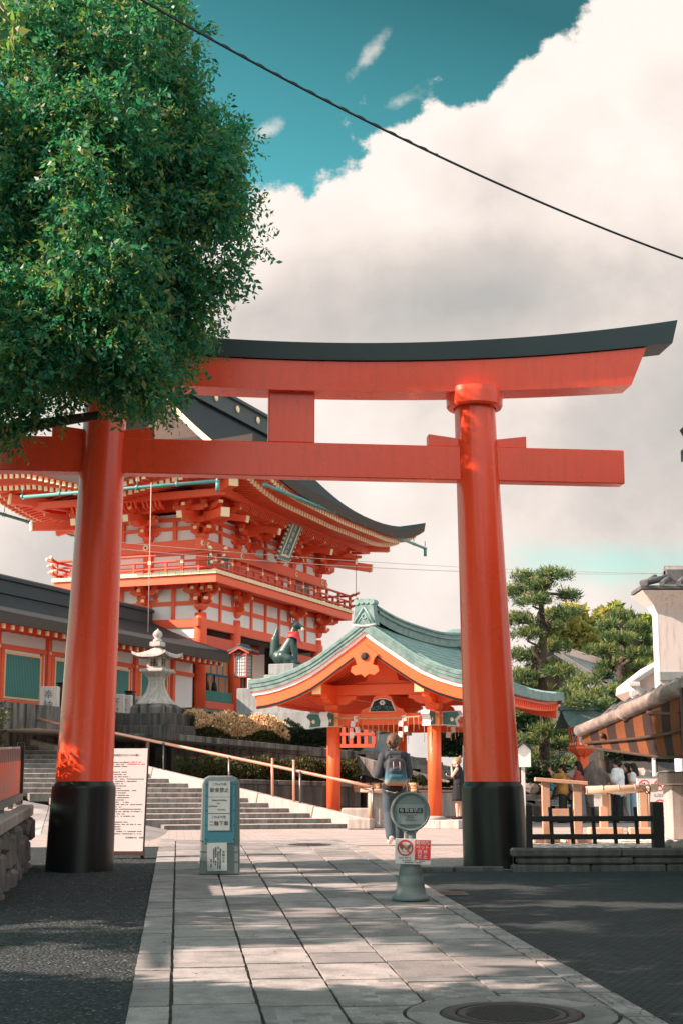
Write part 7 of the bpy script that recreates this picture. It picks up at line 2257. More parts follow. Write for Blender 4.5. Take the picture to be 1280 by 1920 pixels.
# man in dark jacket with backpack, walking away
mY = 24.9; mx = xat(739, mY, 1583)
MPX = frame((mx, mY, gz(mY) + .012), radians(6))
c = dict(h=1.76, skin=SKIN2, voxel=.009, fluff=1.12, hair='short', hairm=BROWNH, turn=.62, nod=.12, head=(.012, .035, 1.585),
         arms=[((.175, 0, 1.36), (.222, -.03, 1.10), (.17, .16, 1.00)), ((-.175, 0, 1.36), (-.245, -.02, 1.10), (-.12, .14, .985))],
         palm=((-1, 0, .2), (1, 0, .2)), curl=(.8, .9),
         legs=[((.09, 0, .91), (.10, .13, .52), (.09, .16, .10)), ((-.09, 0, .91), (-.085, .02, .50), (-.075, -.13, .135))],
         foot=((.1, 1, .0), (-.05, 1, -.35)),
         top=(fabric('charcoal_jacket', (.050, .060, .070)), .022, 1.12, .80), topname='jacket', hood=True,
         bottom=(fabric('blue_grey_jeans', (.055, .080, .098)), .024, 1.97), shoe=paint('white_shoe', (.66, .60, .56), .6, .08, 6))
man = person(MPX, 'person in a charcoal hooded jacket and wide jeans walking away with a backpack', c)
# backpack (worn: a thing of its own)
bkm, bt, bb = bsdf('gradient_backpack'); s3 = bt.new('ShaderNodeSeparateXYZ'); bt.link(coord(bt), s3.inputs[0])
mr = bt.new('ShaderNodeMapRange'); bt.link(s3.outputs[2], mr.inputs[0]); mr.inputs[1].default_value = .90; mr.inputs[2].default_value = 1.36
nzz = bt.noise(bt.mapping(coord(bt), (22, 22, 2)), 1.5, 3, .5)
bt.link(bt.ramp(bt.math('ADD', mr.outputs[0], bt.math('MULTIPLY', bt.math('SUBTRACT', nzz, .5), .14)), [(.0, (.36, .11, .05)), (.08, (.40, .24, .14)), (.16, (.20, .28, .27)), (.28, (.022, .125, .18)), (.52, (.030, .06, .085)), (.7, (.034, .042, .05))]), bb.inputs['Base Color']); bb.inputs['Roughness'].default_value = .7
t = MB()
for i in range(7):
    x = -.105 + .035 * i
    cap_(t, (x, -.205, .985 + .0 * abs(x)), (x * .86, -.20, 1.30 - .25 * abs(x)), .082, .060)
cap_(t, (-.07, -.25, 1.04), (.07, -.25, 1.04), .06, .06); cap_(t, (-.06, -.245, 1.14), (.06, -.245, 1.14), .058, .058)
bk = fuse('backpack', t, None, bkm, .012, 4); bk.matrix_world = MPX @ Matrix.Scale(1.76 / 1.7, 4); tag(bk, 'dark backpack fading through teal to orange worn by the walking man', 'backpack')
for s_ in (-1, 1):
    mb = MB().mat(M['ink']); mb.tube([(s_ * .075, -.19, 1.33), (s_ * .10, -.07, 1.455), (s_ * .11, .06, 1.43), (s_ * .13, .15, 1.25), (s_ * .15, .04, 1.05), (s_ * .10, -.16, 1.0)], .018, 8); mb.out('strap', bk)
    mb = MB().mat(M['wire']); mb.tube([(s_ * .05, -.285, 1.28), (s_ * .052, -.305, 1.17)], .006, 5); mb.out('zip_cord', bk)
t = MB(); cap_(t, (-.12, -.165, .885), (.06, -.19, .865), .055, .055); cap_(t, (-.155, -.05, .90), (-.12, -.15, .885), .048, .052)
wb2 = fuse('waist_bag', t, None, fabric('black_nylon', (.018, .018, .02)), .012, 3); wb2.matrix_world = MPX @ Matrix.Scale(1.76 / 1.7, 4); tag(wb2, 'black waist bag slung below the backpack of the walking man', 'bag')
mb = MB().mat(M['wire']); mb.tube([(-.15, -.16, .84), (-.02, -.20, .80), (.10, -.19, .86), (.18, -.10, .98)], .010, 6); mb.out('pale_strap', wb2)

# woman in black looking at her phone
wY_ = 38.6; wxx = xat(858, wY_, 1536)
FP = PV @ Vector((0, 0, .2)); 
WPX = frame((wxx, 36.0, .955), 1.25)
wxx = xat(860, 36.0, 1536); WPX = frame((wxx, 36.0, .952), 1.25)
c = dict(h=1.47, skin=SKIN2, voxel=.010, hair='bun', hairm=BLONDE, nod=-.38, head=(0, .045, 1.56),
         arms=[((.18, 0, 1.36), (.20, .02, 1.10), (.05, .25, 1.16)), ((-.18, 0, 1.36), (-.17, .13, 1.17), (-.02, .19, 1.40))],
         palm=((-.3, 0, 1), (0, -1, 0)), curl=(.8, 1.1),
         legs=[((.075, 0, .90), (.075, .02, .49), (.07, -.01, .09)), ((-.075, 0, .90), (-.07, .03, .49), (-.065, .03, .09))],
         top=(fabric('black_tank_top', (.020, .024, .027)), .008, 0, .90), topname='tank_top', skirt=(fabric('black_skirt', (.018, .021, .022)), .50, .225), shoe=fabric('black_shoe', (.02, .02, .022)))
wo_ = person(WPX, 'person in a black tank top and skirt looking down at a phone under the pavilion', c)
mb = MB().mat(M['ink']); mb.box(-.035, .035, -.004, .004, -.07, .07, T(.03, .34, 1.24) @ R(-.9, 'X'), b=.003)
tag(mb.out('phone', X=WPX @ Matrix.Scale(1.47 / 1.7, 4)), 'black phone held up by the person in a black skirt', 'phone')

# visitors on the right
vY = 41.5
def vis(px, py_foot, ang, label, cfg): 
    Y = cfg.pop('Y', vY)
    return person(frame((xat(px, Y, py_foot), Y, .752), ang), label, cfg, 'visitors standing on the plaza at right')
LG = stand()['legs']
# taking a picture, arms raised (facing left/away)
vis(1056, 1545, radians(65), 'person in a mustard top and dark trousers raising a camera beside the timber stand', dict(h=1.58, hair='tied', hairm=BLACKH, voxel=.012,
    arms=[((.18, 0, 1.37), (.20, .22, 1.33), (.07, .36, 1.50)), ((-.18, 0, 1.37), (-.20, .22, 1.33), (-.07, .36, 1.50))], curl=(1.2, 1.2), palm=((-1, 0, 0), (1, 0, 0)), legs=LG,
    top=(fabric('mustard_top', (.42, .22, .06)), .03, .9, .86), bottom=(fabric('dark_trousers', (.035, .032, .035)), .03, 1.95), shoe=fabric('dark_shoe', (.03, .03, .03))))
mb = MB().mat(M['ink']); cX = frame((xat(1056, vY, 1545), vY, .752), radians(65)); mb.box(-.07, .07, .41, .46, 1.44, 1.53, b=.01); mb.lathe([(.035, 0), (.035, .07)], 14, T(0, .46, 1.485) @ R(-pi / 2, 'X')); tag(mb.out('camera', X=cX), 'small black camera held up by the person in mustard', 'camera')
bg_ = MB(); cap_(bg_, (-.22, -.06, .93), (-.22, .07, .93), .075, .075); cap_(bg_, (-.22, -.05, 1.03), (-.22, .06, 1.03), .06, .06)
bo = fuse('shoulder_bag', bg_, None, fabric('teal_bag', (.03, .20, .26)), .014, 3); bo.matrix_world = frame((xat(1048, vY, 1545), vY - .15, .752), radians(0)); tag(bo, 'small teal shoulder bag carried by the person in mustard', 'bag')
mb = MB().mat(M['ink']); mb.tube([(-.22, -.06, 1.05), (-.12, -.03, 1.42), (-.05, .06, 1.42), (-.21, .07, 1.05)], .008, 6); mb.out('strap', bo)
vis(1086, 1545, radians(75), 'person with long black hair, red patterned top and grey skirt before the red lantern', dict(h=1.66, hair='long', hairm=BLACKH, voxel=.012, shades=True,
    arms=[((.18, 0, 1.37), (.21, .10, 1.14), (.08, .25, 1.27)), ((-.18, 0, 1.37), (-.21, .06, 1.13), (-.13, .25, 1.10))], curl=(1.0, .8), legs=LG,
    top=(paint('red_print_top', (.36, .055, .045), .9, .75, 28.0), .022, .75, .92), skirt=(fabric('grey_long_skirt', (.16, .17, .18)), .16, .24), shoe=fabric('grey_shoe', (.12, .12, .12))))
vis(1160, 1541, radians(58), 'person in a loose white shirt, black trousers and black cap beside the rock', dict(h=1.72, hair='short', hairm=BLACKH, voxel=.012, cap=fabric('black_cap', (.015, .016, .018)), shades=True, turn=-.3,
    arms=[((.19, 0, 1.37), (.24, .02, 1.12), (.10, .20, 1.05)), ((-.19, 0, 1.37), (-.24, .02, 1.12), (-.08, .20, 1.03))], curl=(.9, .9), legs=LG,
    top=(fabric('white_shirt', (.66, .68, .68)), .045, .85, .80), bottom=(fabric('black_trousers', (.018, .019, .021)), .03, 1.96), shoe=paint('pale_shoe', (.45, .42, .40), .6, .1, 6)))
vis(1178, 1541, radians(95), 'person in a black vest with long dark hair just behind the white shirt', dict(h=1.62, Y=42.1, hair='long', hairm=BLACKH, voxel=.012,
    arms=[((.18, 0, 1.37), (.21, -.02, 1.12), (.19, .08, .90)), ((-.18, 0, 1.37), (-.21, -.02, 1.12), (-.19, .08, .90))], legs=LG,
    top=(fabric('black_vest', (.03, .03, .032)), .008, 0, .95), bottom=(fabric('pale_jeans', (.42, .46, .49)), .05, 1.97), shoe=paint('beige_shoe', (.40, .36, .33), .6, .1, 6)))
vis(1190, 1541, radians(70), 'person with long black hair, white tee and pale jeans beside the board', dict(h=1.62, Y=42.0, hair='long', hairm=BLACKH, voxel=.012, shades=True,
    arms=[((.18, 0, 1.37), (.22, .02, 1.12), (.10, .18, 1.06)), ((-.18, 0, 1.37), (-.22, .02, 1.12), (-.12, .18, 1.05))], curl=(.8, .8), legs=LG,
    top=(fabric('white_tee', (.62, .62, .61)), .025, .6, .92), bottom=(fabric('light_jeans', (.26, .36, .42)), .045, 1.97), shoe=paint('grey_sneaker', (.35, .34, .33), .6, .1, 6)))
# little potted shrub glimpsed between them handled with the plants

# ================================================================== TREES AND PLANTS
def in_poly(x, y, P):
    c = False; j = len(P) - 1
    for i in range(len(P)):
        if (P[i][1] > y) != (P[j][1] > y) and x < (P[j][0] - P[i][0]) * (y - P[i][1]) / (P[j][1] - P[i][1]) + P[i][0]: c = not c
        j = i
    return c
def pdist(x, y, P):
    d = 1e9
    for i in range(len(P)):
        a, b_ = P[i], P[(i + 1) % len(P)]
        vx, vy = b_[0] - a[0], b_[1] - a[1]; L2 = vx * vx + vy * vy
        t = max(0, min(1, ((x - a[0]) * vx + (y - a[1]) * vy) / L2)) if L2 else 0
        d = min(d, math.hypot(x - a[0] - t * vx, y - a[1] - t * vy))
    return d
def crown_mesh(name, clumps, mats, size, aspect=.5, droop=.25, weights=None):
    """clumps: (centre, radii, count) -> one mesh of leaves"""
    Vs = []; mi = []
    for ci, (c, r, n) in enumerate(clumps):
        P, d = ellipsoid_pts(n, c, r)
        D = d * .8 + RNG.normal(size=(n, 3)) * .55 + np.array([0, 0, -droop])
        Vs.append(leaf_quads(P, D, size, aspect))
        mi.append(np.full(n, ci % len(mats) if weights is None else RNG.choice(len(mats), p=weights)))
    return quads_mesh(name, np.concatenate(Vs), mats, np.concatenate(mi))

def twig_crown(name, clumps, mats, size, aspect=.46, weights=None, spray=None):
    """leaves set along short twigs that fan out of each clump; pale flower sprays among them"""
    Vs = []; mi = []
    for c, r, n in clumps:
        nt = max(4, n // 9); P, d = ellipsoid_pts(nt, c, r, .35)
        D = unit(d * .55 + RNG.normal(size=(nt, 3)) * .75 + np.array([0, 0, -.35])); L = RNG.uniform(.18, .36, (nt, 1))
        A = unit(np.cross(D, RNG.normal(size=(nt, 3))))
        tone = RNG.choice(len(mats), nt, p=weights)
        for j in range(9):
            k = (j + 1) / 9; pos = P + D * L * k + np.array([0, 0, -.10]) * (k * k) * L
            sd = (1 if j % 2 else -1); ld = D * .55 + A * sd * .8 + RNG.normal(size=(nt, 3)) * .35 + np.array([0, 0, -.25])
            Vs.append(leaf_quads(pos, ld, size * RNG.uniform(.7, 1.15), aspect)); mi.append(np.where(RNG.uniform(size=nt) < .8, tone, RNG.choice(len(mats), nt, p=weights)))
        if spray is not None and RNG.uniform() < .6:
            m_ = max(3, nt // 5); ix = RNG.integers(0, nt, m_)
            for q in range(4):
                Vs.append(leaf_quads(P[ix] + D[ix] * L[ix], D[ix] + RNG.normal(size=(m_, 3)) * .45, size * 1.25, .07, .3, .3)); mi.append(np.full(m_, len(mats)))
    return quads_mesh(name, np.concatenate(Vs), mats + ([spray] if spray is not None else []), np.concatenate(mi))

# ---- the big evergreen overhanging the path from the left
LF1 = leafmat('evergreen_leaf', [(.014, .120, .084), (.026, .180, .118), (.046, .230, .138), (.075, .250, .132)], .48, .42, .4)
LF2 = leafmat('evergreen_leaf_light', [(.09, .22, .085), (.17, .27, .085), (.30, .31, .105), (.045, .16, .075)], .46, .45, .35)
OUT = [(-60, -60), (335, -60), (330, 30), (362, 110), (366, 150), (402, 205), (432, 240), (450, 290), (462, 340), (470, 395), (484, 445), (470, 480), (448, 515), (410, 545), (378, 590), (366, 630), (346, 665), (328, 700), (326, 735), (314, 768), (285, 792), (245, 772), (205, 755), (165, 750), (130, 765), (80, 772), (30, 800), (5, 845), (-60, 870)]
tree = thing('evergreen_tree', T(-8.5, 16.8, gz(16.8)), 'huge dense evergreen tree hanging over the left pillar of the torii', 'tree')
TRX = T(8.5, -16.8, -gz(16.8))
clumps = []
r_ = random.Random(21)
cnt = 0
while cnt < 400:
    px, py = r_.uniform(-60, 520), r_.uniform(-60, 890)
    wob = 20 * sin(py * .033) + 13 * sin(py * .081 + 1)
    if not in_poly(px - (wob if px > 230 else 0), py, OUT): continue
    dd = pdist(px, py, OUT)
    edge_ = min(dd, 400)
    rad = r_.uniform(.20, .44) if dd > 34 else r_.uniform(.10, .22)
    if dd < rad * 60 * r_.uniform(0, 1): continue
    # crown depth grows inward from its outline
    half = .25 + 2.2 * sqrt(min(1, edge_ * (.30 if px > 270 else 1.0) / 260))
    if sin(px * .047 + 1.3) * sin(py * .041 + .6) + .55 * sin(px * .019 - py * .027) > (.62 if px > 250 else .85): continue
    Y = 16.9 + r_.choice((-1, 1, -1)) * half * r_.uniform(.25, 1.0)
    c = at(px, py, Y)
    if Y > 19.0: continue
    fill = .55 if (py > 690 and px < 200) else 1.0
    if r_.random() > fill: continue
    n = int(930 * rad * rad / .10 * (.55 if dd < 110 and px > 250 else 1))
    clumps.append((tuple(c), (rad, rad, rad * .82), max(45, min(n, 760)))); cnt += 1
SPR = leafmat('flower_spray', [(.22, .20, .085), (.30, .24, .11), (.14, .16, .07)], .3, .6)
me = twig_crown('crown', clumps, [LF1, LF2], .078, .46, [.70, .30], SPR)
link('crown', me, tree, TRX)
# unseen canopy: crown known by its shadow, plus clumps added to block light
clumps = []
def gpt(px, py): Y = 1.63 * 2848 / (py - 1395); return Vector((xat(px, Y, py), Y))
LIT = [(gpt(425, 1790), 1.35, .55), (gpt(380, 1668), 1.5, .55), (gpt(560, 1662), 1.0, .4), (gpt(690, 1780), .8, .35), (gpt(245, 1812), .45, .7), (gpt(940, 1692), .6, .45), (gpt(1040, 1728), .8, .3), (gpt(650, 1850), .5, .2), (gpt(150, 1640), .5, .3), (gpt(820, 1765), .5, .3), (gpt(1080, 1790), .5, .25), (gpt(1180, 1690), 1.0, .3), (gpt(1230, 1850), .7, .3), (gpt(890, 1655), .8, .35), (gpt(950, 1800), .4, .2), (gpt(200, 1720), .35, .3), (gpt(420, 1630), 1.6, .5), (gpt(700, 1640), 1.2, .5)]
def sunny(p):
    k = (p[2] - gz(p[1])) / TOSUN.z; x, y = p[0] - TOSUN.x * k, p[1] - TOSUN.y * k
    return any(((x - c.x) / (a + .35)) ** 2 + ((y - c.y) / (b_ + .25)) ** 2 < 1 for c, a, b_ in LIT)
def far_blob(cx, cy, cz, rx, ry, rz_, n_, hole=0.0):
    for i in range(n_):
        d = Vector((r_.gauss(0, 1), r_.gauss(0, 1), r_.gauss(0, 1))).normalized() * r_.uniform(.55, 1.0)
        p = (cx + d.x * rx, cy + d.y * ry, cz + d.z * rz_)
        q = r_.uniform(.35, .7)
        if sunny(p): continue
        # keep it out of the photograph's view
        if p[1] > -.5 and p[0] > -.30 * p[1] - 1.0 and p[0] < .30 * p[1] + 1.0 and p[2] - EYE < .56 * p[1] + 1.4: continue
        if p[2] < gz(p[1]) + 2.0: continue
        clumps.append((p, (q, q, q * .7), int(190 * q * q / .4)))
far_blob(-9.5, 16.2, 8.2, 4.6, 3.4, 4.6, 170)
far_blob(-7.8, 18.5, 9.0, 1.9, .9, 3.4, 80)
far_blob(-9.5, 8.8, 6.6, 4.2, 2.6, 3.4, 95)
far_blob(-8.6, 13.2, 6.0, 3.4, 1.6, 2.4, 30)
far_blob(-14, 12.5, 9.2, 4.0, 6.0, 3.6, 120)
far_blob(-8.0, 4.2, 5.4, 3.6, 2.6, 2.6, 45)
far_blob(-5.5, -1.5, 6.6, 5.0, 3.6, 1.8, 130)  # clumps added overhead and behind the camera to cut sky light
far_blob(-7.5, 6.5, 4.6, 2.6, 3.0, 1.6, 60)
far_blob(1.5, -3.2, 6.8, 5.5, 3.6, 1.6, 120)
far_blob(7.0, .5, 8.2, 3.5, 4.0, 1.6, 70)
me = crown_mesh('unseen_shade_crown', clumps, [LF1, LF2], .23, .6, .3, [.6, .4])
link('unseen_shade_crown', me, tree, TRX)
mb = MB().mat(M['bark'])
base = Vector((-8.5, 16.8, gz(16.8) - .1))
mb.tube([base, base + Vector((.1, 0, 1.0)), base + Vector((.2, 0, 2.6)), base + Vector((.5, 0, 4.2)), base + Vector((.6, 0, 7))], [.62, .46, .40, .34, .22], 14)
mb.out('trunk', tree, X=TRX)
def limb(p, q, r0, r1, sagz=.4, n=7):
    p, q = Vector(p), Vector(q); pts = []; rr = []
    for i in range(n + 1):
        k = i / n; v = p.lerp(q, k) + Vector((.12 * sin(i * 2.1), .10 * cos(i * 1.7), sagz * 4 * k * (1 - k) * .5)); pts.append(v); rr.append(r0 + (r1 - r0) * k)
    return pts, rr
mb = MB().mat(M['bark'])
for (p, q, r0, r1) in ((base + Vector((.4, 0, 3.6)), at(170, 775, 16.6), .20, .05), (base + Vector((.4, 0, 3.9)), at(300, 560, 16.8), .20, .04), (base + Vector((.5, 0, 4.6)), at(430, 400, 17), .18, .03), (base + Vector((.5, 0, 5.2)), at(330, 250, 17), .16, .03), (base + Vector((.5, 0, 6)), at(240, 80, 16.8), .14, .03), (base + Vector((.5, 0, 3.4)), at(60, 700, 16), .14, .04), (base + Vector((-.1, 0, 4)), (-11, 9, 6.5), .22, .05), (base + Vector((-.1, 0, 4.6)), (-13, 13, 9), .2, .05)):
    a, b_ = limb(p, q, r0, r1); mb.tube(a, b_, 9)
    for k in range(5):
        s_ = a[2 + k % 6]; e = s_ + Vector((random.uniform(-.5, 1.1), random.uniform(-.7, .7), random.uniform(-.3, .9))); c_, d_ = limb(s_, e, b_[2 + k % 6] * .5, .008, .1, 4); mb.tube(c_, d_, 6)
mb.out('limbs', tree, X=TRX)
# blurred spray of a nearer twig at the top left corner belongs to the same tree
tw_ = []
for i in range(9):
    c = at(r_.uniform(-10, 60), r_.uniform(-10, 90), 7.0); tw_.append((tuple(c), (.05, .05, .05), 4))
link('near_twig', crown_mesh('near_twig', tw_, [LF2], .085, .42, .6), tree, TRX)

# ---- red fence shrub at the left edge
def shrub(name, label, cat, parts_, mats, size, aspect=.5, group=None, core=True, w_=None):
    c0 = parts_[0][0]
    t = thing(name, T(c0[0], c0[1], c0[2] - parts_[0][1][2]), label, cat, group)
    X = t.matrix_world.inverted()
    link('foliage', crown_mesh('foliage', parts_, mats, size, aspect, -.2, w_), t, X)
    if core:
        mb = MB().mat(M['bark'])
        for c, r, n in parts_[:8]:
            b0 = Vector((c0[0], c0[1], c0[2] - parts_[0][1][2])); 
            mb.tube([b0, b0.lerp(Vector(c), .6) + Vector((.05, 0, 0)), Vector(c)], [.03, .02, .008], 6)
        mb.out('stems', t, X=X)
    return t
SH1 = leafmat('shrub_leaf', [(.020, .050, .022), (.045, .085, .030), (.095, .120, .040), (.17, .15, .06)], .3, .5)
c = at(2, 1365, 19.5)
shrub('leafy_shrub', 'leafy green shrub rising behind the red fence at the left edge', 'shrub', [((c.x - .35 + .3 * random.uniform(-1, 1), c.y + .3 * random.uniform(-1, 1), c.z - .15 + .32 * random.uniform(-1, 1)), (.24, .24, .2), 230) for i in range(9)], [SH1], .055)

# ---- hedges: leaf skin over a bushy body
def hedge(name, label, pts, h, depth, mats, size, dens, topmat=None, seed=0):
    """pts: base line (Vector with z); a leafy wall of height h"""
    r2 = np.random.default_rng(seed)
    t = thing(name, T(*pts[0]), label, 'hedge')
    X = t.matrix_world.inverted()
    P, D, mi = [], [], []
    core = MB().mat(HEDGECORE)
    for a, b_ in zip(pts[:-1], pts[1:]):
        d = (b_ - a); L = math.hypot(d.x, d.y); n = int(dens * L * (h + depth)); s_ = Vector((d.y, -d.x, 0)).normalized()
        k = r2.uniform(0, 1, n); ang = r2.uniform(-.25, pi + .25, n)
        wob = 1 + .16 * np.sin(k * L * 5.1 + seed) + .10 * np.sin(k * L * 12.7 + ang * 2) + r2.normal(0, .05, n)
        oy = np.cos(ang) * depth / 2 * wob; oz = h * .40 + np.sin(ang) * h * .58 * wob; low = ang < .0
        oz = np.where(r2.uniform(0, 1, n) < .42, r2.uniform(0, 1, n) * h * .7, oz); oy = np.where(oz < h * .4, depth / 2 * r2.uniform(.8, 1.08, n) * np.where(r2.uniform(0, 1, n) < .75, 1, -1), oy)
        base_ = np.array(a)[None] + np.array(d)[None] * k[:, None]
        p = base_ + np.array(s_)[None] * oy[:, None] + np.array([[0, 0, 1]]) * oz[:, None]
        P.append(p); D.append(np.array(s_)[None] * (oy / depth)[:, None] + np.array([[0, 0, 1]]) * (.35 + oz / h)[:, None] + r2.normal(size=(n, 3)) * .5)
        mi.append(((oz > h * (.34 + .16 * np.sin(k * L * 3.3))) & (r2.uniform(0, 1, n) < .92)).astype(int) if topmat else np.zeros(n, int))
        core.bar(a + Vector((0, 0, h * .40)), b_ + Vector((0, 0, h * .40)), depth * .72, h * .8)
    ms = list(mats) + ([topmat] if topmat else [])
    me = quads_mesh('foliage', leaf_quads(np.concatenate(P), np.concatenate(D), size, .5), ms, np.concatenate(mi))
    link('foliage', me, t, X); core.out('branches', t, X=X)
    return t
HEDGECORE = paint('hedge_inside', (.014, .018, .011), .95, .4, 8.0)
HG = leafmat('azalea_leaf', [(.022, .040, .018), (.045, .062, .024), (.085, .085, .030), (.13, .085, .036)], .25, .6)
HGT = leafmat('azalea_tip_pale', [(.74, .45, .27), (.84, .56, .36), (.88, .64, .45), (.48, .28, .14)], .2, .7)
HGD = leafmat('azalea_leaf_dark', [(.012, .026, .014), (.018, .038, .019), (.03, .05, .022)], .25, .6)
def lerpw(px0, py0, Y0, px1, py1, Y1): return at(px0, py0, Y0), at(px1, py1, Y1)
a, b_ = lerpw(352, 1388, 43.3, 528, 1400, 45.2); hedge('flowering_hedge', 'clipped hedge with pale peach coloured tips behind the coping right of the stone lantern', [a, b_], .78, .8, [HG], .085, 2600, HGT, 1)
a, b_ = lerpw(536, 1400, 45.3, 668, 1408, 46.4); hedge('dark_hedge', 'dark green clipped hedge continuing the flowering one towards the pavilion post', [a, b_], .72, .8, [HGD], .085, 2400, None, 2)
a, b_ = lerpw(330, 1466, 38.9, 620, 1472, 40.0); hedge('brown_green_hedge', 'long low brown green hedge above the handrail on the lower garden wall', [a, b_], .60, .8, [HG, HG], .075, 2600, None, 3)
a, b_ = lerpw(624, 1474, 40.2, 668, 1476, 40.4); hedge('short_hedge', 'short end of dark hedge seen between the pavilion post and the walking man', [a, b_], .66, .7, [HG], .075, 2400, None, 4)
a, b_ = lerpw(36, 1398, 41.0, 214, 1402, 40.6); hedge('reddish_hedge', 'brown reddish hedge behind the left torii pillar at the top of the stairs', [a, b_], .85, .6, [HG], .075, 2400, None, 5)
a, b_ = lerpw(806, 1418, 52, 900, 1420, 52); hedge('far_dark_hedge', 'dark shrubbery beyond the main stairs right of the pavilion post', [a, b_], 1.3, 1.2, [HGD], .11, 1500, None, 6)
a, b_ = lerpw(770, 1496, 43.2, 862, 1512, 42.4); hedge('stairside_hedge', 'low dark hedge at the foot of the main stairs edge behind the water basin', [a, b_], .55, .6, [HGD], .08, 2200, None, 7)
a, b_ = lerpw(960, 1466, 45.5, 1036, 1470, 46); hedge('garden_shrubbery', 'low dark garden shrubs under the pine right of the torii pillar', [a, b_], .55, 1.4, [HGD], .10, 1500, None, 8)
a, b_ = lerpw(1128, 1425, 48.6, 1290, 1430, 48.6); hedge('wall_top_hedge', 'long trimmed dark hedge along the top of the rubble wall behind the visitors', [a, b_], .8, 1.1, [HGD], .11, 1300, None, 9)

# ---- pines: bent trunks with flat cloud pads of needles
PN = leafmat('pine_needle', [(.030, .080, .050), (.055, .120, .060), (.105, .165, .075), (.20, .23, .10)], .35, .5)
PNT = leafmat('pine_needle_sunny', [(.22, .25, .10), (.34, .33, .13), (.11, .17, .07)], .4, .5)
def pine(label, Y, trunk, pads, width=.16, size=.16):
    """trunk: [(px,py)], pads: [(px,py,rx_px,ry_px)]"""
    b0 = at(*trunk[0], Y)
    t = thing('pine_tree', T(b0.x, Y, b0.z), label, 'tree', 'pruned pines right of the torii'); X = t.matrix_world.inverted()
    tp = [at(*p, Y + .25 * sin(i * 1.3)) for i, p in enumerate(trunk)]
    mb = MB().mat(M['bark']); mb.tube(tp, [width * (1 - .72 * i / (len(tp) - 1)) for i in range(len(tp))], 9)
    mb.out('trunk', t, X=X)
    mb = MB().mat(M['bark']); Vs = []; mi = []
    for (px, py, rx, ry) in pads:
        dy_ = random.uniform(-1.1, 1.1); c = at(px, py, Y + dy_); rx_, rz_ = rx * Y / 2848, ry * Y / 2848
        s_ = min(tp, key=lambda p: abs(p.z - c.z + .5) + .15 * abs(p.x - c.x)); a, r_l = limb(s_, c + Vector((0, 0, -rz_ * .5)), width * .38, .02, .25, 6); mb.tube(a, r_l, 6)
        # tufts: upward fans of needles over the pad
        nt = int(16 + 72 * rx_ * .75)
        for k in range(nt):
            d = Vector((random.gauss(0, .45), random.gauss(0, .45), 0)); 
            if d.length > 1: d.normalize()
            h_ = (1 - d.length_squared) * random.uniform(-.15, 1.0)
            p = c + Vector((d.x * rx_, d.y * rx_ * .8, h_ * rz_ + random.uniform(-.08, .08)))
            m_ = 26; dirs = RNG.normal(size=(m_, 3)) * .75 + np.array([d.x * .6, d.y * .6, .75])
            P = np.repeat(np.array(p)[None], m_, 0) + RNG.normal(size=(m_, 3)) * .06
            Vs.append(leaf_quads(P, dirs, size, .16, .3, .1)); mi.append(np.full(m_, 1 if (h_ > .25 and random.random() < .7) else 0))
    mb.out('branches', t, X=X)
    link('needles', quads_mesh('needles', np.concatenate(Vs), [PN, PNT], np.concatenate(mi)), t, X)
pine('tall pruned pine rising just right of the torii pillar', 47, [(1024, 1482), (1019, 1400), (1021, 1330), (1013, 1250), (1018, 1180), (1012, 1120), (1030, 1085)],
     [(1040, 1080, 30, 9), (985, 1086, 30, 10), (1010, 1100, 32, 11), (1066, 1118, 22, 7), (965, 1112, 24, 10), (1000, 1128, 36, 11), (1052, 1152, 34, 8), (970, 1165, 36, 13), (1025, 1178, 30, 8), (990, 1192, 34, 12), (1040, 1215, 34, 10), (985, 1232, 36, 12), (1015, 1252, 32, 10), (1050, 1262, 30, 9), (975, 1272, 34, 13), (1010, 1298, 38, 12), (1050, 1318, 34, 10), (985, 1332, 30, 12), (1030, 1372, 40, 13), (985, 1392, 34, 13), (1050, 1402, 36, 12), (1010, 1424, 42, 13), (1058, 1436, 26, 9), (970, 1430, 26, 10)], .20, .17)
pine('second pruned pine with dark flat pads left of the white storehouse', 54, [(1166, 1400), (1166, 1320), (1163, 1260), (1169, 1215), (1164, 1192)],
     [(1163, 1158, 26, 9), (1140, 1178, 28, 9), (1188, 1180, 28, 9), (1160, 1198, 36, 9), (1205, 1205, 22, 8), (1130, 1222, 32, 10), (1190, 1230, 34, 9), (1150, 1250, 32, 8), (1205, 1258, 26, 8), (1128, 1270, 24, 8), (1180, 1284, 30, 9), (1140, 1300, 34, 10), (1190, 1312, 30, 10), (1120, 1318, 26, 9), (1150, 1335, 36, 11)], .24, .19)
pine('small bushy pine in front of the tiled house roof', 44, [(1090, 1420), (1092, 1370), (1098, 1320), (1090, 1290)],
     [(1090, 1284, 30, 11), (1070, 1302, 26, 12), (1112, 1306, 28, 12), (1088, 1318, 34, 12), (1130, 1328, 24, 11), (1068, 1330, 24, 10), (1105, 1342, 34, 12)], .12, .16)

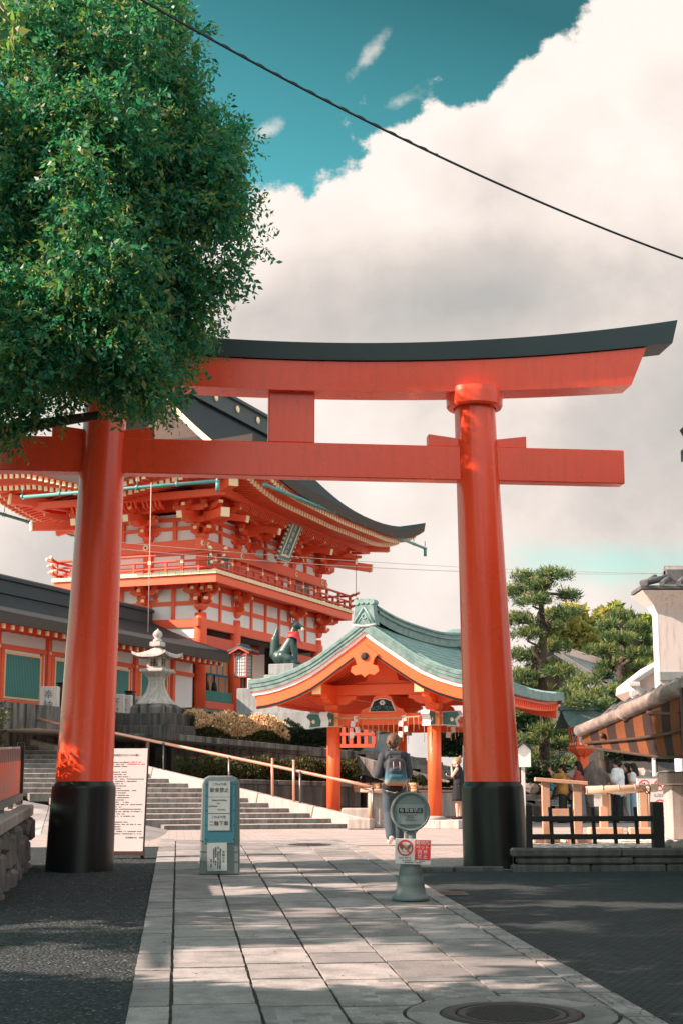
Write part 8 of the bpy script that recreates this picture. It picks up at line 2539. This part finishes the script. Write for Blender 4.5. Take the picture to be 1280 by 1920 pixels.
# ---- broadleaf trees farther back
YG = leafmat('yellow_green_leaf', [(.36, .31, .10), (.48, .39, .14), (.58, .47, .20), (.24, .25, .08)], .45, .6)
GG = leafmat('mid_green_leaf', [(.09, .19, .06), (.16, .26, .07), (.28, .31, .09), (.40, .35, .11)], .5, .6)
DG = leafmat('deep_green_leaf', [(.030, .080, .040), (.055, .115, .050), (.10, .16, .065)], .35, .6)
def bigtree(label, Y, base_px, blobs, mats, n_, size=.30, w_=None):
    b0 = at(base_px[0], base_px[1], Y); b0.z = .7
    t = thing('broadleaf_tree', T(b0.x, Y, .7), label, 'tree', 'broadleaf trees behind the pines'); X = t.matrix_world.inverted()
    cl_ = []; mb = MB().mat(M['bark'])
    top = at(base_px[0], blobs[0][1], Y); mb.tube([b0, b0.lerp(top, .4) + Vector((.2, 0, 0)), b0.lerp(top, .85)], [.30, .22, .08], 9)
    for (px, py, r_px) in blobs:
        R0 = r_px * Y / 2848; c0 = at(px, py, Y + random.uniform(-1, 1) * R0)
        a, q = limb(b0.lerp(top, random.uniform(.4, .75)), c0, .09, .02, .2, 5); mb.tube(a, q, 6)
        for k in range(13):
            d = Vector((random.gauss(0, 1), random.gauss(0, 1), random.gauss(0, 1))).normalized() * R0 * random.uniform(.35, 1.0)
            s_ = R0 * random.uniform(.22, .40); cl_.append((tuple(c0 + d), (s_, s_, s_ * .75), n_))
    mb.out('trunk', t, X=X)
    link('crown', crown_mesh('crown', cl_, mats, size, .6, .1, w_), t, X)
bigtree('yellow leaved tree glowing in the sun behind the tall pine', 66, (1085, 1330), [(1070, 1165, 34), (1040, 1180, 30), (1095, 1180, 26), (1050, 1215, 34), (1085, 1215, 32), (1030, 1240, 30), (1110, 1210, 20), (1065, 1265, 26)], [YG], 120)
bigtree('rounded yellow green tree between the two pines', 70, (1145, 1330), [(1140, 1155, 24), (1125, 1180, 24), (1160, 1170, 22), (1140, 1205, 30), (1110, 1235, 28), (1150, 1245, 30)], [GG, YG], 110, w_=[.7, .3])
bigtree('fresh green tree right of the second pine beside the white storehouse', 64, (1215, 1330), [(1205, 1180, 22), (1230, 1192, 24), (1190, 1200, 18), (1225, 1225, 28), (1245, 1215, 24), (1210, 1255, 26), (1235, 1265, 24)], [GG, YG], 110, w_=[.65, .35])
bigtree('yellow bush like tree low between the small pine and the awning', 50, (1120, 1420), [(1085, 1340, 16), (1118, 1345, 18), (1150, 1352, 18), (1185, 1340, 18), (1100, 1330, 14)], [YG, DG], 90, .2, w_=[.45, .55])
# darker mass low behind everything on the right
bigtree('dark green tree low behind the red lantern', 58, (1050, 1440), [(960, 1380, 30), (1000, 1375, 30), (1040, 1385, 28), (1080, 1380, 28), (1120, 1385, 28), (970, 1330, 26), (1160, 1390, 28), (1200, 1385, 28), (1240, 1370, 28), (1275, 1350, 28)], [DG], 90, .3)
# small round golden shrub behind the man in white
c = at(1148, 1515, 43.5)
shrub('golden_shrub', 'small golden brown shrub behind the man in the white shirt', 'shrub', [((c.x + .22 * random.uniform(-1, 1), c.y + .2 * random.uniform(-1, 1), c.z - .1 + .35 * random.uniform(-1, 1)), (.25, .25, .22), 160) for i in range(8)], [leafmat('golden_leaf', [(.16, .10, .025), (.26, .17, .04), (.10, .08, .03)], .3, .6)], .07)
# trees beyond the gate roof on the far left are hidden; fallen leaves on the paving
fl_ = []
for i in range(240):
    q_ = random.choice((random.uniform(RE - .25, RE + .12), random.uniform(LE, RE))) if i % 3 else random.uniform(RE - .2, RE + .1)
    x, y = pw(q_, random.uniform(7.5, 16)); a = random.uniform(0, 6.28); s_ = random.uniform(.007, .016)
    z = gz(y) + .031
    fl_.append([(x, y, z), (x + s_ * cos(a + .6), y + s_ * sin(a + .6), z + .004), (x + s_ * 2 * cos(a), y + s_ * 2 * sin(a), z + .002), (x + s_ * cos(a - .6), y + s_ * sin(a - .6), z + .005)])
me = quads_mesh('fallen_leaves', np.array(fl_), [leafmat('dry_leaf', [(.05, .035, .02), (.09, .05, .03), (.03, .035, .02)], .1, .8)])
tag(link('fallen_leaves', me), 'small dry leaves scattered along the right kerb of the path', 'leaves', kind='stuff')

bpy.data.objects.remove(_to); bpy.data.curves.remove(_tc)
